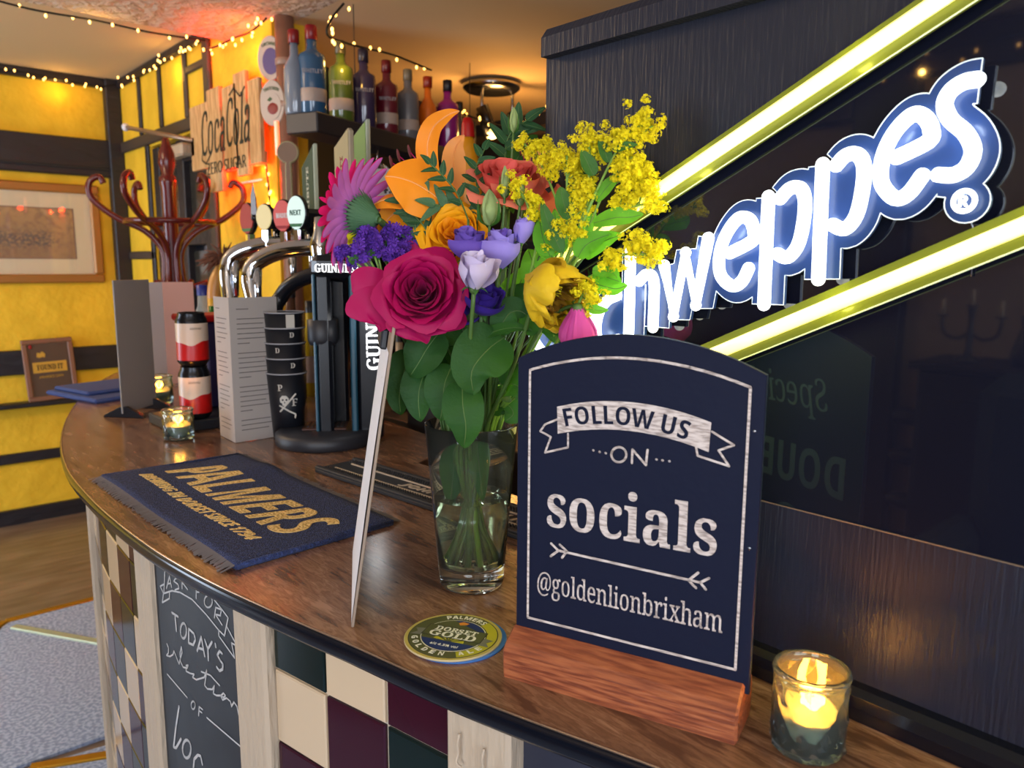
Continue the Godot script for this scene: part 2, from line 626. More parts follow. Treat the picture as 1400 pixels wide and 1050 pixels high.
func room() -> void:
	struct("floor", slab(Vector3(-2.4, -0.15, -5.25), Vector3(4.2, 0, 2.7)), M.floor_wood)
	struct("ceiling", slab(Vector3(-2.4, HALL, -5.25), Vector3(1.6, HALL + 0.2, -3.42)), M.ceiling_paint)
	struct("ceiling", slab(Vector3(-2.4, SOFFIT, -3.42), Vector3(1.5, HALL + 0.2, 2.7)), M.soffit_paint)
	struct("ceiling", slab(Vector3(1.5, SOFFIT, -5.25), Vector3(4.2, HALL + 0.2, 2.7)), M.ceiling_paint)
	# far wall with its black timbers
	var w := struct("wall_back", slab(Vector3(-2.4, 0, -5.2), Vector3(1.41, HALL, -5.05)), M.yellow_wall)
	for a in [[2.47, 2.52, 0.05], [1.97, 2.178, 0.05], [0.854, 0.992, 0.03], [0.351, 0.409, 0.025]]:
		beam(w, Vector3(-2.25, a[0], -5.05), Vector3(1.40, a[1], -5.05 + a[2]))
	beam(w, Vector3(-2.25, 2.005, -5.0), Vector3(1.40, 2.02, -4.992), "black_matt")
	beam(w, Vector3(0.3, 0.674, -5.05), Vector3(1.40, 0.7, -4.96), "beam", "ledge")
	beam(w, Vector3(1.33, 0, -5.05), Vector3(1.41, HALL, -4.98))
	var bb := struct("baseboard_back", slab(Vector3(-2.25, 0, -5.05), Vector3(1.33, 0.085, -5.02)), M.beam)
	# glazed street door in the left wall, beyond the picture's edge
	var d := struct("door_1", boxm(Vector3(-2.32, 2.07, -3.95), Vector3(0.09, 0.1, 1.3), 0.004), M.beam)
	for z in [-4.56, -3.95, -3.34]:
		part(d, "door_stile", boxm(Vector3(-2.32, 1.03, z), Vector3(0.07, 2.04, 0.08), 0.004), M.beam)
	part(d, "bottom_rail", boxm(Vector3(-2.32, 0.1, -3.95), Vector3(0.06, 0.2, 1.24), 0.004), M.beam)
	glass("pane", Color(1, 1, 1), 0.05, false)
	for z in [-4.255, -3.645]:
		part(d, "pane", boxm(Vector3(-2.34, 1.12, z), Vector3(0.006, 1.84, 0.54)), M.pane)
	# side wall with studs, up to the post at its end
	w = struct("wall_side", slab(Vector3(1.41, 0, -5.2), Vector3(1.55, HALL, -4.52)), M.yellow_wall)
	part(w, "wall_panel", slab(Vector3(1.41, 2.1, -4.52), Vector3(1.55, HALL, -3.6)), M.yellow_wall)
	part(w, "wall_panel", slab(Vector3(1.41, 0, -3.6), Vector3(1.55, HALL, -2.99)), M.yellow_wall)
	beam(w, Vector3(1.39, 2.47, -4.98), Vector3(1.41, HALL, -3.45))
	beam(w, Vector3(1.39, 2.11, -4.98), Vector3(1.41, 2.17, -3.6), "beam_brown")
	beam(w, Vector3(1.395, 2.17, -4.645), Vector3(1.41, 2.47, -4.605), "beam")
	beam(w, Vector3(1.395, 2.17, -4.31), Vector3(1.41, 2.47, -4.27), "beam")
	beam(w, Vector3(1.395, 2.17, -3.94), Vector3(1.41, 2.47, -3.9), "beam_brown")
	beam(w, Vector3(1.395, 2.365, -3.9), Vector3(1.41, 2.40, -3.67), "beam_brown")
	beam(w, Vector3(1.39, 0, -3.67), Vector3(1.41, 2.47, -3.6), "beam_brown")
	beam(w, Vector3(1.395, 1.5, -4.98), Vector3(1.41, 1.545, -4.52), "beam_brown")
	beam(w, Vector3(1.395, 0.0, -4.57), Vector3(1.41, 2.11, -4.52))
	d = struct("door_2", slab(Vector3(1.46, 0, -4.5), Vector3(1.52, 2.1, -3.69)), M.black_gloss)
	for z in [-4.46, -4.1, -3.75]:
		part(d, "door_stile", boxm(Vector3(1.44, 1.05, z), Vector3(0.05, 2.08, 0.09), 0.005), M.beam)
	for y in [0.15, 1.05, 1.62, 2.03]:
		part(d, "door_rail", boxm(Vector3(1.44, y, -4.1), Vector3(0.045, 0.1, 0.7), 0.005), M.beam)
	mat("door_glass", Color(0.2, 0.19, 0.17), 0.15)
	for z in [-4.28, -3.93]:
		for y in [1.34, 1.83]:
			part(d, "pane", boxm(Vector3(1.452, y, z), Vector3(0.012, 0.4, 0.24)), M.door_glass)
	part(d, "door_closer", boxm(Vector3(1.38, 2.02, -3.98), Vector3(0.06, 0.06, 0.2), 0.01), M.white_paint)
	# behind the bar
	struct("wall_bar_side", slab(Vector3(3.45, 0, -5.2), Vector3(3.6, SOFFIT, 2.7)), M.navy_wall)
	struct("wall_bar_back", slab(Vector3(1.55, 0, -4.75), Vector3(3.45, SOFFIT, -4.6)), M.navy_wall)
	var tb := struct("trim_1", boxm(Vector3(3.42, 2.3, -2.2), Vector3(0.06, 0.06, 4.7), 0.006), M.beam_brown)
	# rest of the pub, on the camera's side
	var wl := struct("wall_left", slab(Vector3(-2.4, 0, -3.3), Vector3(-2.25, HALL, 0.1)), M.cream_wall)
	part(wl, "wall_panel", slab(Vector3(-2.4, 0, -5.2), Vector3(-2.25, HALL, -4.6)), M.cream_wall)
	part(wl, "wall_panel", slab(Vector3(-2.4, 2.12, -4.6), Vector3(-2.25, HALL, -3.3)), M.cream_wall)
	part(wl, "wall_panel", slab(Vector3(-2.4, 0, 1.4), Vector3(-2.25, HALL, 2.7)), M.cream_wall)
	part(wl, "wall_panel", slab(Vector3(-2.4, 0, 0.1), Vector3(-2.25, 0.8, 1.4)), M.cream_wall)
	part(wl, "wall_panel", slab(Vector3(-2.4, 2.2, 0.1), Vector3(-2.25, HALL, 1.4)), M.cream_wall)
	var wr := struct("wall_rear", slab(Vector3(-2.4, 0, 2.5), Vector3(4.2, 0.9, 2.65)), M.cream_wall)
	part(wr, "wall_panel", slab(Vector3(-2.4, 2.2, 2.5), Vector3(4.2, HALL, 2.65)), M.cream_wall)
	part(wr, "wall_panel", slab(Vector3(-2.4, 0.9, 2.5), Vector3(-2.1, 2.2, 2.65)), M.cream_wall)
	part(wr, "wall_panel", slab(Vector3(0.3, 0.9, 2.5), Vector3(4.2, 2.2, 2.65)), M.cream_wall)
	var n := 1
	for a in [[Vector3(-0.9, 1.55, 2.57), Vector3(2.4, 1.3, 0.06)], [Vector3(-2.33, 1.5, 0.75), Vector3(0.06, 1.4, 1.3)]]:  # the rear window is added to carry the front fill
		var c: Vector3 = a[0]
		var s: Vector3 = a[1]
		var o := struct("window_%d" % n, boxm(c + Vector3(0, s.y * 0.5, 0), Vector3(s.x, 0.07, s.z), 0.004), M.white_paint)
		n += 1
		part(o, "window_sill", boxm(c - Vector3(0, s.y * 0.5, 0), Vector3(s.x, 0.07, s.z), 0.004), M.white_paint)
		for k in [-0.5, 0.0, 0.5]:
			var at := c + (Vector3(s.x * k, 0, 0) if s.x > s.z else Vector3(0, 0, s.z * k))
			part(o, "window_bar", boxm(at, Vector3(0.06, s.y, 0.06), 0.004), M.white_paint)
		part(o, "pane", boxm(c, Vector3(s.x if s.x > s.z else 0.006, s.y, s.z if s.z > s.x else 0.006)), M.pane)
	# blue carpet with its edging strips
	var poly := v2s([0.44, 3.62, 1.0, 3.62, 1.0, 3.12, 0.74, 2.84, 0.58, 2.5, -1.4, 2.55, -2.2, 2.9, -0.5, 3.1, 0.36, 3.42])
	var flat_on_floor := Transform3D(Basis(Vector3.RIGHT, Vector3.FORWARD, Vector3.UP), Vector3(0, 0.006, 0))
	var r := thing("carpet", "pale blue speckled carpet laid on the floor beside the bar", "carpet")
	part(r, "pile", MB.new().prism(poly, 0.012, flat_on_floor).done(), M.carpet)
	var strip := func(a: Vector3, b: Vector3, key: String) -> void:
		var bs := Basis((b - a).normalized(), Vector3.UP, (b - a).normalized().cross(Vector3.UP))
		part(r, "edging_strip", boxm((a + b) * 0.5, Vector3((b - a).length(), 0.012, 0.035), 0.004, bs), M[key])
	strip.call(Vector3(0.44, 0.012, -3.62), Vector3(1.0, 0.012, -3.62), "gold_strip")
	strip.call(Vector3(0.44, 0.012, -3.62), Vector3(0.2, 0.012, -3.36), "gold_strip")
	strip.call(Vector3(0.4544, 0.014, -3.5396), Vector3(0.7072, 0.014, -3.124), "pale_strip")
	strip.call(Vector3(0.3225, 0.014, -2.4722), Vector3(0.5439, 0.014, -2.3734), "gold_strip")
	var c2 := solo("carpet", "pale blue speckled carpet in front of the camera side of the bar", "carpet", MB.new().prism(v2s([-0.9, 2.5, 0.3, 2.48, 0.56, 2.44, 0.44, 2.1, 0.36, 1.8, 0.31, 1.5, 0.3, 1.15, 0.33, 0.85, 0.37, 0.62, 0.44, 0.3, 0.48, 0.0, 0.5, -1.4, -0.9, -1.4]), 0.012, flat_on_floor).done(), M.carpet)
	# partition that carries the neon sign
	w = struct("wall_right", slab(Vector3(0.6, 0, -0.618), Vector3(0.66, 1.7, 1.4)), M.black_board)
	var prof := v2s([-0.008, 1.695, 0.078, 1.695, 0.078, 1.712, 0.07, 1.724, 0.0, 1.724, -0.008, 1.714])
	struct("trim_2", MB.new().prism(prof, 2.02, Transform3D(Basis.IDENTITY, Vector3(0.595, 0, 0.394)), 0.003).done(), M.black_board)
	# moulded rail where the partition meets the counter
	var rail := v2s([0, 0, -0.014, 0, -0.016, 0.012, -0.013, 0.02, -0.007, 0.0245, 0, 0.0265])
	struct("trim_3", MB.new().prism(rail, 1.06, Transform3D(Basis.IDENTITY, Vector3(0.6, BAR, -0.088)), 0.001).done(), M.edge_black)


# ---------- the counter ----------
const EDGE := [0.575, 0.45, 0.561, 0.38, 0.534, 0.25, 0.506, 0.1, 0.480, -0.02, 0.462, -0.1, 0.443, -0.2, 0.43, -0.26, 0.42, -0.307, 0.404, -0.364, 0.386, -0.427, 0.367, -0.504, 0.346, -0.615, 0.328, -0.7, 0.304, -0.831, 0.289, -0.95, 0.2825, -1.05, 0.280, -1.15, 0.282, -1.3, 0.297, -1.512, 0.343, -1.776, 0.422, -2.072, 0.538, -2.399, 0.69, -2.722, 0.9, -3.02]


# the counter's front edge: x at a given z, moved inwards
func edge_x(z: float) -> float:
	for i in range(0, EDGE.size() - 2, 2):
		if z <= EDGE[i + 1] and z >= EDGE[i + 3]:
			return lerpf(EDGE[i], EDGE[i + 2], (z - EDGE[i + 1]) / (EDGE[i + 3] - EDGE[i + 1]))
	return EDGE[0]


func front_at(z: float, inset: float) -> Vector3:
	var d := Vector3(edge_x(z - 0.03) - edge_x(z + 0.03), 0, -0.06).normalized()
	return Vector3(edge_x(z), 0, z) + Vector3(-d.z, 0, d.x) * inset


func bar() -> void:
	var t := thing("bar_counter", "curved wooden bar counter with black edge and tiled front", "bar counter")
	var pts := []
	for i in range(0, EDGE.size(), 2):
		pts.append(Vector2(EDGE[i], -EDGE[i + 1]))
	pts = curve(pts, 4)
	var poly := PackedVector2Array(pts)
	poly.append_array(v2s([1.25, 2.9, 1.15, 2.4, 1.02, 1.9, 0.96, 1.55, 0.93, 1.2, 0.79, 1.14, 0.79, 0.625, 0.599, 0.622, 0.599, -0.45]))
	var up := Transform3D(Basis(Vector3.RIGHT, Vector3.FORWARD, Vector3.UP), Vector3(0, BAR - 0.00925, 0))
	part(t, "worktop", MB.new().prism(poly, 0.0185, up, 0.0015).done(), M.veneer)
	# laminated edge band and its lip
	var band := MB.new().smooth()
	var path := []
	for p in pts:
		path.append(Vector3(p.x, BAR, -p.y))
	var prof := [Vector2(0, -0.0015), Vector2(0.0026, -0.0028), Vector2(0.0032, -0.006), Vector2(0.0032, -0.0155), Vector2(0.0015, -0.019), Vector2(-0.02, -0.0195)]
	for i in path.size() - 1:
		for k in prof.size() - 1:
			var q := []
			for e in [[i, k], [i + 1, k], [i + 1, k + 1], [i, k + 1]]:
				var a: Vector3 = path[maxi(e[0] - 1, 0)]
				var b: Vector3 = path[mini(e[0] + 1, path.size() - 1)]
				var dd := (b - a).normalized()
				var nn := Vector3(dd.z, 0, -dd.x)
				q.append(path[e[0]] + nn * prof[e[1]].x + Vector3(0, prof[e[1]].y, 0))
			band.quad(q[0], q[3], q[2], q[1])
	part(t, "edge_band", band.done(), M.edge_black)
	part(t, "edge_lip", MB.new().tube(path, 0.0013, 6).done(), M.edge_bronze)
	# carcass behind the panels
	var inner := PackedVector2Array()
	for z in [0.2, 0.08, -0.05, -0.3, -0.45, -0.6, -0.8, -1.0, -1.2, -1.4, -1.6, -1.8, -2.0, -2.2, -2.5, -2.8]:
		var p := front_at(z, 0.056)
		inner.append(Vector2(p.x, -p.z))
	inner.append_array(v2s([1.2, 2.8, 1.0, 1.9, 0.92, 1.5, 0.75, 1.0, 0.75, 0.68, 0.59, 0.6, 0.59, -0.2]))
	part(t, "carcass", MB.new().prism(inner, BAR - 0.035, Transform3D(up.basis, Vector3(0, (BAR - 0.035) * 0.5 + 0.005, 0))).done(), M.navy_wall)
	# painted posts
	for a in [[-1.205, -1.138], [-0.87, -0.803], [-0.526, -0.453], [-1.79, -1.74]]:
		var p0 := front_at(a[0], 0.036)
		var p1 := front_at(a[1], 0.036)
		var dd := (p1 - p0).normalized()
		var bs := Basis(dd, Vector3.UP, dd.cross(Vector3.UP))
		part(t, "post", boxm((p0 + p1) * 0.5 + bs.z * -0.012 + Vector3(0, 0.545, 0), Vector3((p1 - p0).length(), 1.09, 0.03), 0.004, bs), M.white_paint)
	# tiled panels: green, cream and burgundy step along each row
	var tile := MB.new().prism(v2s([-0.0448, -0.0448, 0.0448, -0.0448, 0.0448, 0.0448, -0.0448, 0.0448]), 0.008, Transform3D.IDENTITY, 0.0016).done()
	var kinds := ["tile_green", "tile_cream", "tile_burgundy"]
	for panel in [[-0.80, 3, 0, 0.0920], [-1.7325, 6, 0, 0.0915]]:
		for c in panel[1]:
			var z: float = panel[0] + (c + 0.5) * panel[3]
			var p0 := front_at(z - 0.04, 0.048)
			var p1 := front_at(z + 0.04, 0.048)
			var dd := (p1 - p0).normalized()
			var bs := Basis(dd, Vector3.UP, dd.cross(Vector3.UP))
			for r in 11:
				var o := part(t, "tile", tile, M[kinds[(c + r) % 3]])
				o.transform = Transform3D(bs, (p0 + p1) * 0.5 + Vector3(0, 1.0595 - r * 0.0925, 0))
		var g := MB.new().smooth()
		for c in panel[1]:
			var pa := front_at(panel[0] + c * panel[3], 0.0485)
			var pb := front_at(panel[0] + (c + 1) * panel[3], 0.0485)
			g.quad(pa, pb, pb + Vector3(0, 1.09, 0), pa + Vector3(0, 1.09, 0))
		part(t, "grout", g.done(), M.grout)
	# painted hooks on the post under the beer mats
	for k in 2:
		var hp := front_at(-0.505 + k * 0.028, 0.036)
		var hd := (front_at(-0.47, 0.036) - front_at(-0.51, 0.036)).normalized()
		var hn := Vector3(-hd.z, 0, hd.x) * (1.0 if hd.z < 0.0 else -1.0)
		if hn.x > 0.0:
			hn = -hn
		hp += hn * 0.006 + Vector3(0, 1.045 - k * 0.004, 0)
		part(t, "hook", MB.new().tube(curve([hp + Vector3(0, 0.012, 0), hp + hn * 0.003 + Vector3(0, 0.004, 0), hp + hn * 0.002 + Vector3(0, -0.006, 0), hp + hn * 0.005 + Vector3(0, -0.014, 0), hp + hn * 0.003 + hd * 0.004 + Vector3(0, -0.018, 0)], 4), 0.0014, 7).done(), M.white_paint)
	# chalkboard panel let into the front
	var at := Vector3(0.3235, 0, -1.137)
	var cu := Vector3(0.0755, 0, 0.9971)
	var f := face(at + Vector3(0, BAR, 0), cu, Vector3.UP)
	var board := part(t, "chalkboard_panel", boxm(at + cu * 0.1325 + Vector3(0, 0.545, 0) - f.basis.z * 0.006, Vector3(0.268, 1.09, 0.012), 0.001, f.basis), M.chalkboard)
	f.origin += f.basis.z * 0.0002
	strokes(board, "chalk_lettering", [v2s([0.0398, -0.0708, 0.0308, -0.1069, 0.0604, -0.0937, 0.0878, -0.0876, 0.1262, -0.0856, 0.1675, -0.0934, 0.2008, -0.1028, 0.2172, -0.1052, 0.2301, -0.0765, 0.2101, -0.0697, 0.1885, -0.063, 0.1538, -0.0609, 0.1108, -0.0602, 0.0582, -0.0625]),
		v2s([0.033, -0.0925, 0.0192, -0.0997, 0.0294, -0.1073, 0.0227, -0.1233, 0.05, -0.1084, 0.0514, -0.0989]),
		v2s([0.202, -0.1024, 0.201, -0.111, 0.2419, -0.1259, 0.2358, -0.108, 0.2502, -0.1068, 0.2254, -0.0902]),
		v2s([0.0416, -0.0959, 0.0552, -0.0738, 0.0597, -0.0889]),
		v2s([0.0462, -0.0879, 0.0578, -0.0835]),
		v2s([0.0873, -0.0678, 0.0757, -0.0707, 0.0695, -0.077, 0.0827, -0.0774, 0.0852, -0.0825, 0.0711, -0.0892]),
		v2s([0.0978, -0.0627, 0.0954, -0.0794]),
		v2s([0.1143, -0.0578, 0.098, -0.0704, 0.1132, -0.0753]),
		v2s([0.154, -0.0585, 0.1415, -0.0624, 0.1392, -0.08]),
		v2s([0.1405, -0.0706, 0.1499, -0.0676]),
		v2s([0.1878, -0.0687, 0.1862, -0.0728, 0.1825, -0.0769, 0.1775, -0.0801, 0.1721, -0.0819, 0.1674, -0.0818, 0.1644, -0.0799, 0.1637, -0.0765, 0.1653, -0.0723, 0.1691, -0.0682, 0.1742, -0.065, 0.1795, -0.0633, 0.1841, -0.0635, 0.187, -0.0654, 0.1878, -0.0687]),
		v2s([0.191, -0.0896, 0.1968, -0.074, 0.2127, -0.0715, 0.2089, -0.0809, 0.1945, -0.0838, 0.212, -0.0921])], 0.0024, f, M.chalk)
	strokes(board, "chalk_lettering", [v2s([0.0553, -0.1278, 0.0756, -0.1271]),
		v2s([0.0655, -0.1281, 0.0668, -0.1512]),
		v2s([0.1014, -0.139, 0.0997, -0.1445, 0.0963, -0.1496, 0.0919, -0.1534, 0.0873, -0.1551, 0.0835, -0.1542, 0.0812, -0.1511, 0.0809, -0.1462, 0.0826, -0.1407, 0.0861, -0.1356, 0.0905, -0.1318, 0.0951, -0.1303, 0.0988, -0.1312, 0.1011, -0.1343, 0.1014, -0.139]),
		v2s([0.1092, -0.1334, 0.1063, -0.155, 0.1205, -0.1528, 0.1287, -0.1425, 0.126, -0.1348, 0.1092, -0.1334]),
		v2s([0.1324, -0.1572, 0.1479, -0.1313, 0.1551, -0.156]),
		v2s([0.1375, -0.151, 0.1519, -0.1477]),
		v2s([0.1586, -0.1318, 0.1663, -0.1418, 0.1798, -0.127]),
		v2s([0.1663, -0.1418, 0.1656, -0.1577]),
		v2s([0.1896, -0.1262, 0.1903, -0.1301]),
		v2s([0.2075, -0.1326, 0.2009, -0.1318, 0.1937, -0.14, 0.2006, -0.1444, 0.2081, -0.1471, 0.2067, -0.1545, 0.1971, -0.1606, 0.1899, -0.1583])], 0.0036, f, M.chalk)
	strokes(board, "chalk_lettering", [v2s([0.0296, -0.1845, 0.0345, -0.1889, 0.0326, -0.1974, 0.0252, -0.2039, 0.0377, -0.2008, 0.0491, -0.1937, 0.0536, -0.1865, 0.0596, -0.1919, 0.0685, -0.2008, 0.0818, -0.1775, 0.0808, -0.1703, 0.0745, -0.1817, 0.0741, -0.1941, 0.0819, -0.2002, 0.0955, -0.1964, 0.0996, -0.1903, 0.0927, -0.1936, 0.0915, -0.2026, 0.1047, -0.2004, 0.1179, -0.1966, 0.112, -0.2035, 0.1235, -0.2025, 0.1381, -0.1948, 0.1499, -0.1884, 0.1588, -0.1747, 0.1496, -0.2001, 0.1573, -0.202, 0.1727, -0.1965, 0.1795, -0.1885, 0.1751, -0.2013, 0.1839, -0.2005, 0.1972, -0.1949, 0.2045, -0.1947, 0.2107, -0.1893, 0.2053, -0.1882, 0.1971, -0.1955, 0.2012, -0.1995, 0.2133, -0.1916, 0.2242, -0.192, 0.2263, -0.198, 0.2338, -0.1885, 0.2416, -0.1915, 0.2449, -0.2011, 0.2571, -0.1944]),
		v2s([0.1414, -0.1836, 0.1691, -0.1778, 0.1947, -0.1818]),
		v2s([0.0235, -0.234, 0.0892, -0.2431]),
		v2s([0.1506, -0.2468, 0.2564, -0.2442]),
		v2s([0.115, -0.2437, 0.114, -0.2468, 0.1118, -0.2498, 0.1089, -0.2523, 0.1059, -0.2536, 0.1033, -0.2535, 0.1017, -0.2521, 0.1014, -0.2495, 0.1024, -0.2465, 0.1046, -0.2434, 0.1075, -0.241, 0.1105, -0.2397, 0.1131, -0.2398, 0.1147, -0.2412, 0.115, -0.2437]),
		v2s([0.128, -0.2402, 0.1242, -0.2554]),
		v2s([0.128, -0.2402, 0.1386, -0.2402]),
		v2s([0.1266, -0.2469, 0.1354, -0.246])], 0.0024, f, M.chalk)
	strokes(board, "chalk_lettering", [v2s([0.0587, -0.27, 0.0431, -0.307, 0.0287, -0.3476, 0.0376, -0.345, 0.0584, -0.3208]),
		v2s([0.0912, -0.3212, 0.0889, -0.3284, 0.0841, -0.3357, 0.0777, -0.3415, 0.071, -0.3448, 0.0653, -0.3448, 0.0617, -0.3414, 0.0611, -0.3355, 0.0636, -0.3281, 0.0686, -0.3208, 0.075, -0.315, 0.0817, -0.3119, 0.0873, -0.3121, 0.0907, -0.3154, 0.0912, -0.3212]),
		v2s([0.1265, -0.3275, 0.1227, -0.317, 0.1135, -0.3199, 0.1002, -0.3325, 0.0955, -0.349, 0.0996, -0.3627, 0.1164, -0.3573])], 0.0042, f, M.chalk)


# ---------- neon sign on the partition ----------
func flat2(p: Array) -> Array:
	var out := []
	for q in p:
		out.append(Vector2(q.z, q.y))
	return out


func solid2(p: Array, x: float) -> Array:
	var out := []
	for q in p:
		out.append(Vector3(x, q.y, q.x))
	return out


func neon_sign() -> void:
	glow("neon_white", Color(0.93, 0.97, 1.0), 2.6)
	glow("neon_yellow", Color(1.0, 0.93, 0.34), 1.9)
	glow("neon_edge", Color(0.75, 0.9, 1.0), 0.8)
	glow("neon_edge_lime", Color(0.8, 1.0, 0.35), 0.55)
	var ac := mat("acrylic_blue_halo", Color(0.14, 0.23, 0.42), 0.25)  # clear acrylic; the letters' bluish halo is put into its colour
	var ay := mat("acrylic_lime_halo", Color(0.4, 0.43, 0.14), 0.25)  # olive tint holds the yellow tubes' halo on clear acrylic
	var t := thing("neon_sign", "lit neon word sign between two yellow light tubes on black board", "neon sign", Vector3.ZERO)
	var sheet := mat("black_acrylic", Color(0.07, 0.078, 0.13), 0.03, 0.0, 0.71)
	# glossy sheet: upper edge cut along the upper tube
	var ua := Vector3(0.5765, 1.5484, -0.4447)
	var ub := Vector3(0.5765, 1.6565, -0.2179)
	var la := Vector3(0.5765, 1.4067, -0.3749)
	var lb := Vector3(0.5765, 1.5069, -0.1555)
	var us := (ub.y - ua.y) / (ub.z - ua.z)
	var ls := (lb.y - la.y) / (lb.z - la.z)
	var uy := func(z: float) -> float: return ua.y + (z - ua.z) * us
	var ly := func(z: float) -> float: return la.y + (z - la.z) * ls
	var onwall := Transform3D(Basis(Vector3.BACK, Vector3.UP, Vector3.LEFT), Vector3(0.5985, 0, 0))
	var y0 := 1.2775
	var g := PackedVector2Array([Vector2(-0.612, y0), Vector2(0.3, y0), Vector2(0.3, 1.68), Vector2(-0.612 + (1.68 - uy.call(-0.612) + 0.008) / us, 1.68), Vector2(-0.612, uy.call(-0.612) - 0.008)])
	part(t, "backing_sheet", MB.new().prism(g, 0.003, onwall, 0.0005).done(), M.black_acrylic)
	part(t, "sheet_edge", boxm(Vector3(0.5965, y0, -0.156), Vector3(0.001, 0.0009, 0.912)), mat("sheet_rim", Color(0.42, 0.36, 0.3), 0.4))
	# the letters: polylines of their centre lines on the wall
	var letters := {
		"letter_s_capital": [[Vector3(0.5765, 1.4296, -0.5281), Vector3(0.5765, 1.4392, -0.5456), Vector3(0.5765, 1.4381, -0.5698), Vector3(0.5765, 1.4245, -0.5949), Vector3(0.5765, 1.4047, -0.6083), Vector3(0.5765, 1.3883, -0.5943), Vector3(0.5765, 1.3799, -0.5653), Vector3(0.5765, 1.3663, -0.5479), Vector3(0.5765, 1.3454, -0.5538), Vector3(0.5765, 1.3294, -0.5785), Vector3(0.5765, 1.3283, -0.6095)]],
		"letter_c": [[Vector3(0.5765, 1.4511, -0.4917), Vector3(0.5765, 1.4463, -0.5037), Vector3(0.5765, 1.4359, -0.5128), Vector3(0.5765, 1.4222, -0.5173), Vector3(0.5765, 1.4087, -0.5156), Vector3(0.5765, 1.4012, -0.5067), Vector3(0.5765, 1.4026, -0.4979), Vector3(0.5765, 1.4093, -0.4894)]],
		"letter_h": [[Vector3(0.5765, 1.496, -0.4765), Vector3(0.5765, 1.4519, -0.476), Vector3(0.5765, 1.405, -0.4759)], [Vector3(0.5765, 1.4656, -0.4647), Vector3(0.5765, 1.4717, -0.4577), Vector3(0.5765, 1.4709, -0.4505), Vector3(0.5765, 1.4641, -0.4474), Vector3(0.5765, 1.4529, -0.4469), Vector3(0.5765, 1.4232, -0.447)]],
		"letter_w": [[Vector3(0.5765, 1.4805, -0.4367), Vector3(0.5765, 1.4346, -0.4243), Vector3(0.5765, 1.4917, -0.4137), Vector3(0.5765, 1.4458, -0.4007), Vector3(0.5765, 1.5039, -0.3908)]],
		"letter_e": [[Vector3(0.5765, 1.491, -0.3688), Vector3(0.5765, 1.5004, -0.3486), Vector3(0.5765, 1.5075, -0.3471), Vector3(0.5765, 1.5164, -0.3503), Vector3(0.5765, 1.5202, -0.3566), Vector3(0.5765, 1.5187, -0.3633), Vector3(0.5765, 1.5099, -0.3712), Vector3(0.5765, 1.4979, -0.377), Vector3(0.5765, 1.4843, -0.3791), Vector3(0.5765, 1.4714, -0.3762), Vector3(0.5765, 1.4635, -0.3651), Vector3(0.5765, 1.4674, -0.3562), Vector3(0.5765, 1.4783, -0.3504)]],
		"letter_p": [[Vector3(0.5765, 1.5355, -0.3358), Vector3(0.5765, 1.4491, -0.3345)], [Vector3(0.5765, 1.5334, -0.3254), Vector3(0.5765, 1.5403, -0.3182), Vector3(0.5765, 1.5408, -0.3098), Vector3(0.5765, 1.5331, -0.305), Vector3(0.5765, 1.5184, -0.3043), Vector3(0.5765, 1.4977, -0.3077), Vector3(0.5765, 1.4872, -0.3162), Vector3(0.5765, 1.4901, -0.3251)]],
		"letter_p_second": [[Vector3(0.5765, 1.5568, -0.292), Vector3(0.5765, 1.4705, -0.2895)], [Vector3(0.5765, 1.5552, -0.2813), Vector3(0.5765, 1.5614, -0.2749), Vector3(0.5765, 1.5619, -0.2668), Vector3(0.5765, 1.5544, -0.2611), Vector3(0.5765, 1.5388, -0.2602), Vector3(0.5765, 1.518, -0.2635), Vector3(0.5765, 1.5081, -0.2716), Vector3(0.5765, 1.5114, -0.2809)]],
		"letter_e_second": [[Vector3(0.5765, 1.5567, -0.2377), Vector3(0.5765, 1.5655, -0.2172), Vector3(0.5765, 1.5731, -0.2165), Vector3(0.5765, 1.5799, -0.2197), Vector3(0.5765, 1.5845, -0.2254), Vector3(0.5765, 1.5832, -0.2319), Vector3(0.5765, 1.5746, -0.2403), Vector3(0.5765, 1.5627, -0.2462), Vector3(0.5765, 1.5502, -0.2482), Vector3(0.5765, 1.5383, -0.2463), Vector3(0.5765, 1.5282, -0.2366), Vector3(0.5765, 1.5313, -0.2277), Vector3(0.5765, 1.5427, -0.2198)]],
		"letter_s": [[Vector3(0.5765, 1.6013, -0.1907), Vector3(0.5765, 1.601, -0.1986), Vector3(0.5765, 1.5964, -0.2063), Vector3(0.5765, 1.5883, -0.2092), Vector3(0.5765, 1.578, -0.2047), Vector3(0.5765, 1.5681, -0.1947), Vector3(0.5765, 1.5568, -0.1892), Vector3(0.5765, 1.5464, -0.1918), Vector3(0.5765, 1.5416, -0.1995), Vector3(0.5765, 1.5424, -0.209)]],
	}
	var union: Array[PackedVector2Array] = []
	for key in letters:
		var mb := MB.new()
		for path in letters[key]:
			var sharp: bool = key == "letter_w" or path.size() < 4
			var flatp := flat2(path)
			var c: Array = flatp if sharp else curve(flatp, 5)
			mb.capsule(solid2(c, 0.5765), 0.0052, 10)
			if key == "letter_w":
				for k in range(1, 4):
					mb.ball(solid2([flatp[k]], 0.5765)[0], Vector3.ONE * 0.0052, 10, 6)
			for po in Geometry2D.offset_polyline(PackedVector2Array(c), 0.0142, Geometry2D.JOIN_ROUND, Geometry2D.END_ROUND):
				union.append(po)
		part(t, "letter_tube", mb.done(), M.neon_white, "glowing white tube of the word")
		var first: Array = letters[key][0]
		lamp(t, "letter_light", first[first.size() / 2] if first.size() > 2 else first[0].lerp(first[1], 0.5), 0.002, Color(0.85, 0.93, 1.0), 0.004)
	# registered mark: a lit ring with an R
	var rc := Vector3(0.5765, 1.524, -0.1917)
	var ring := []
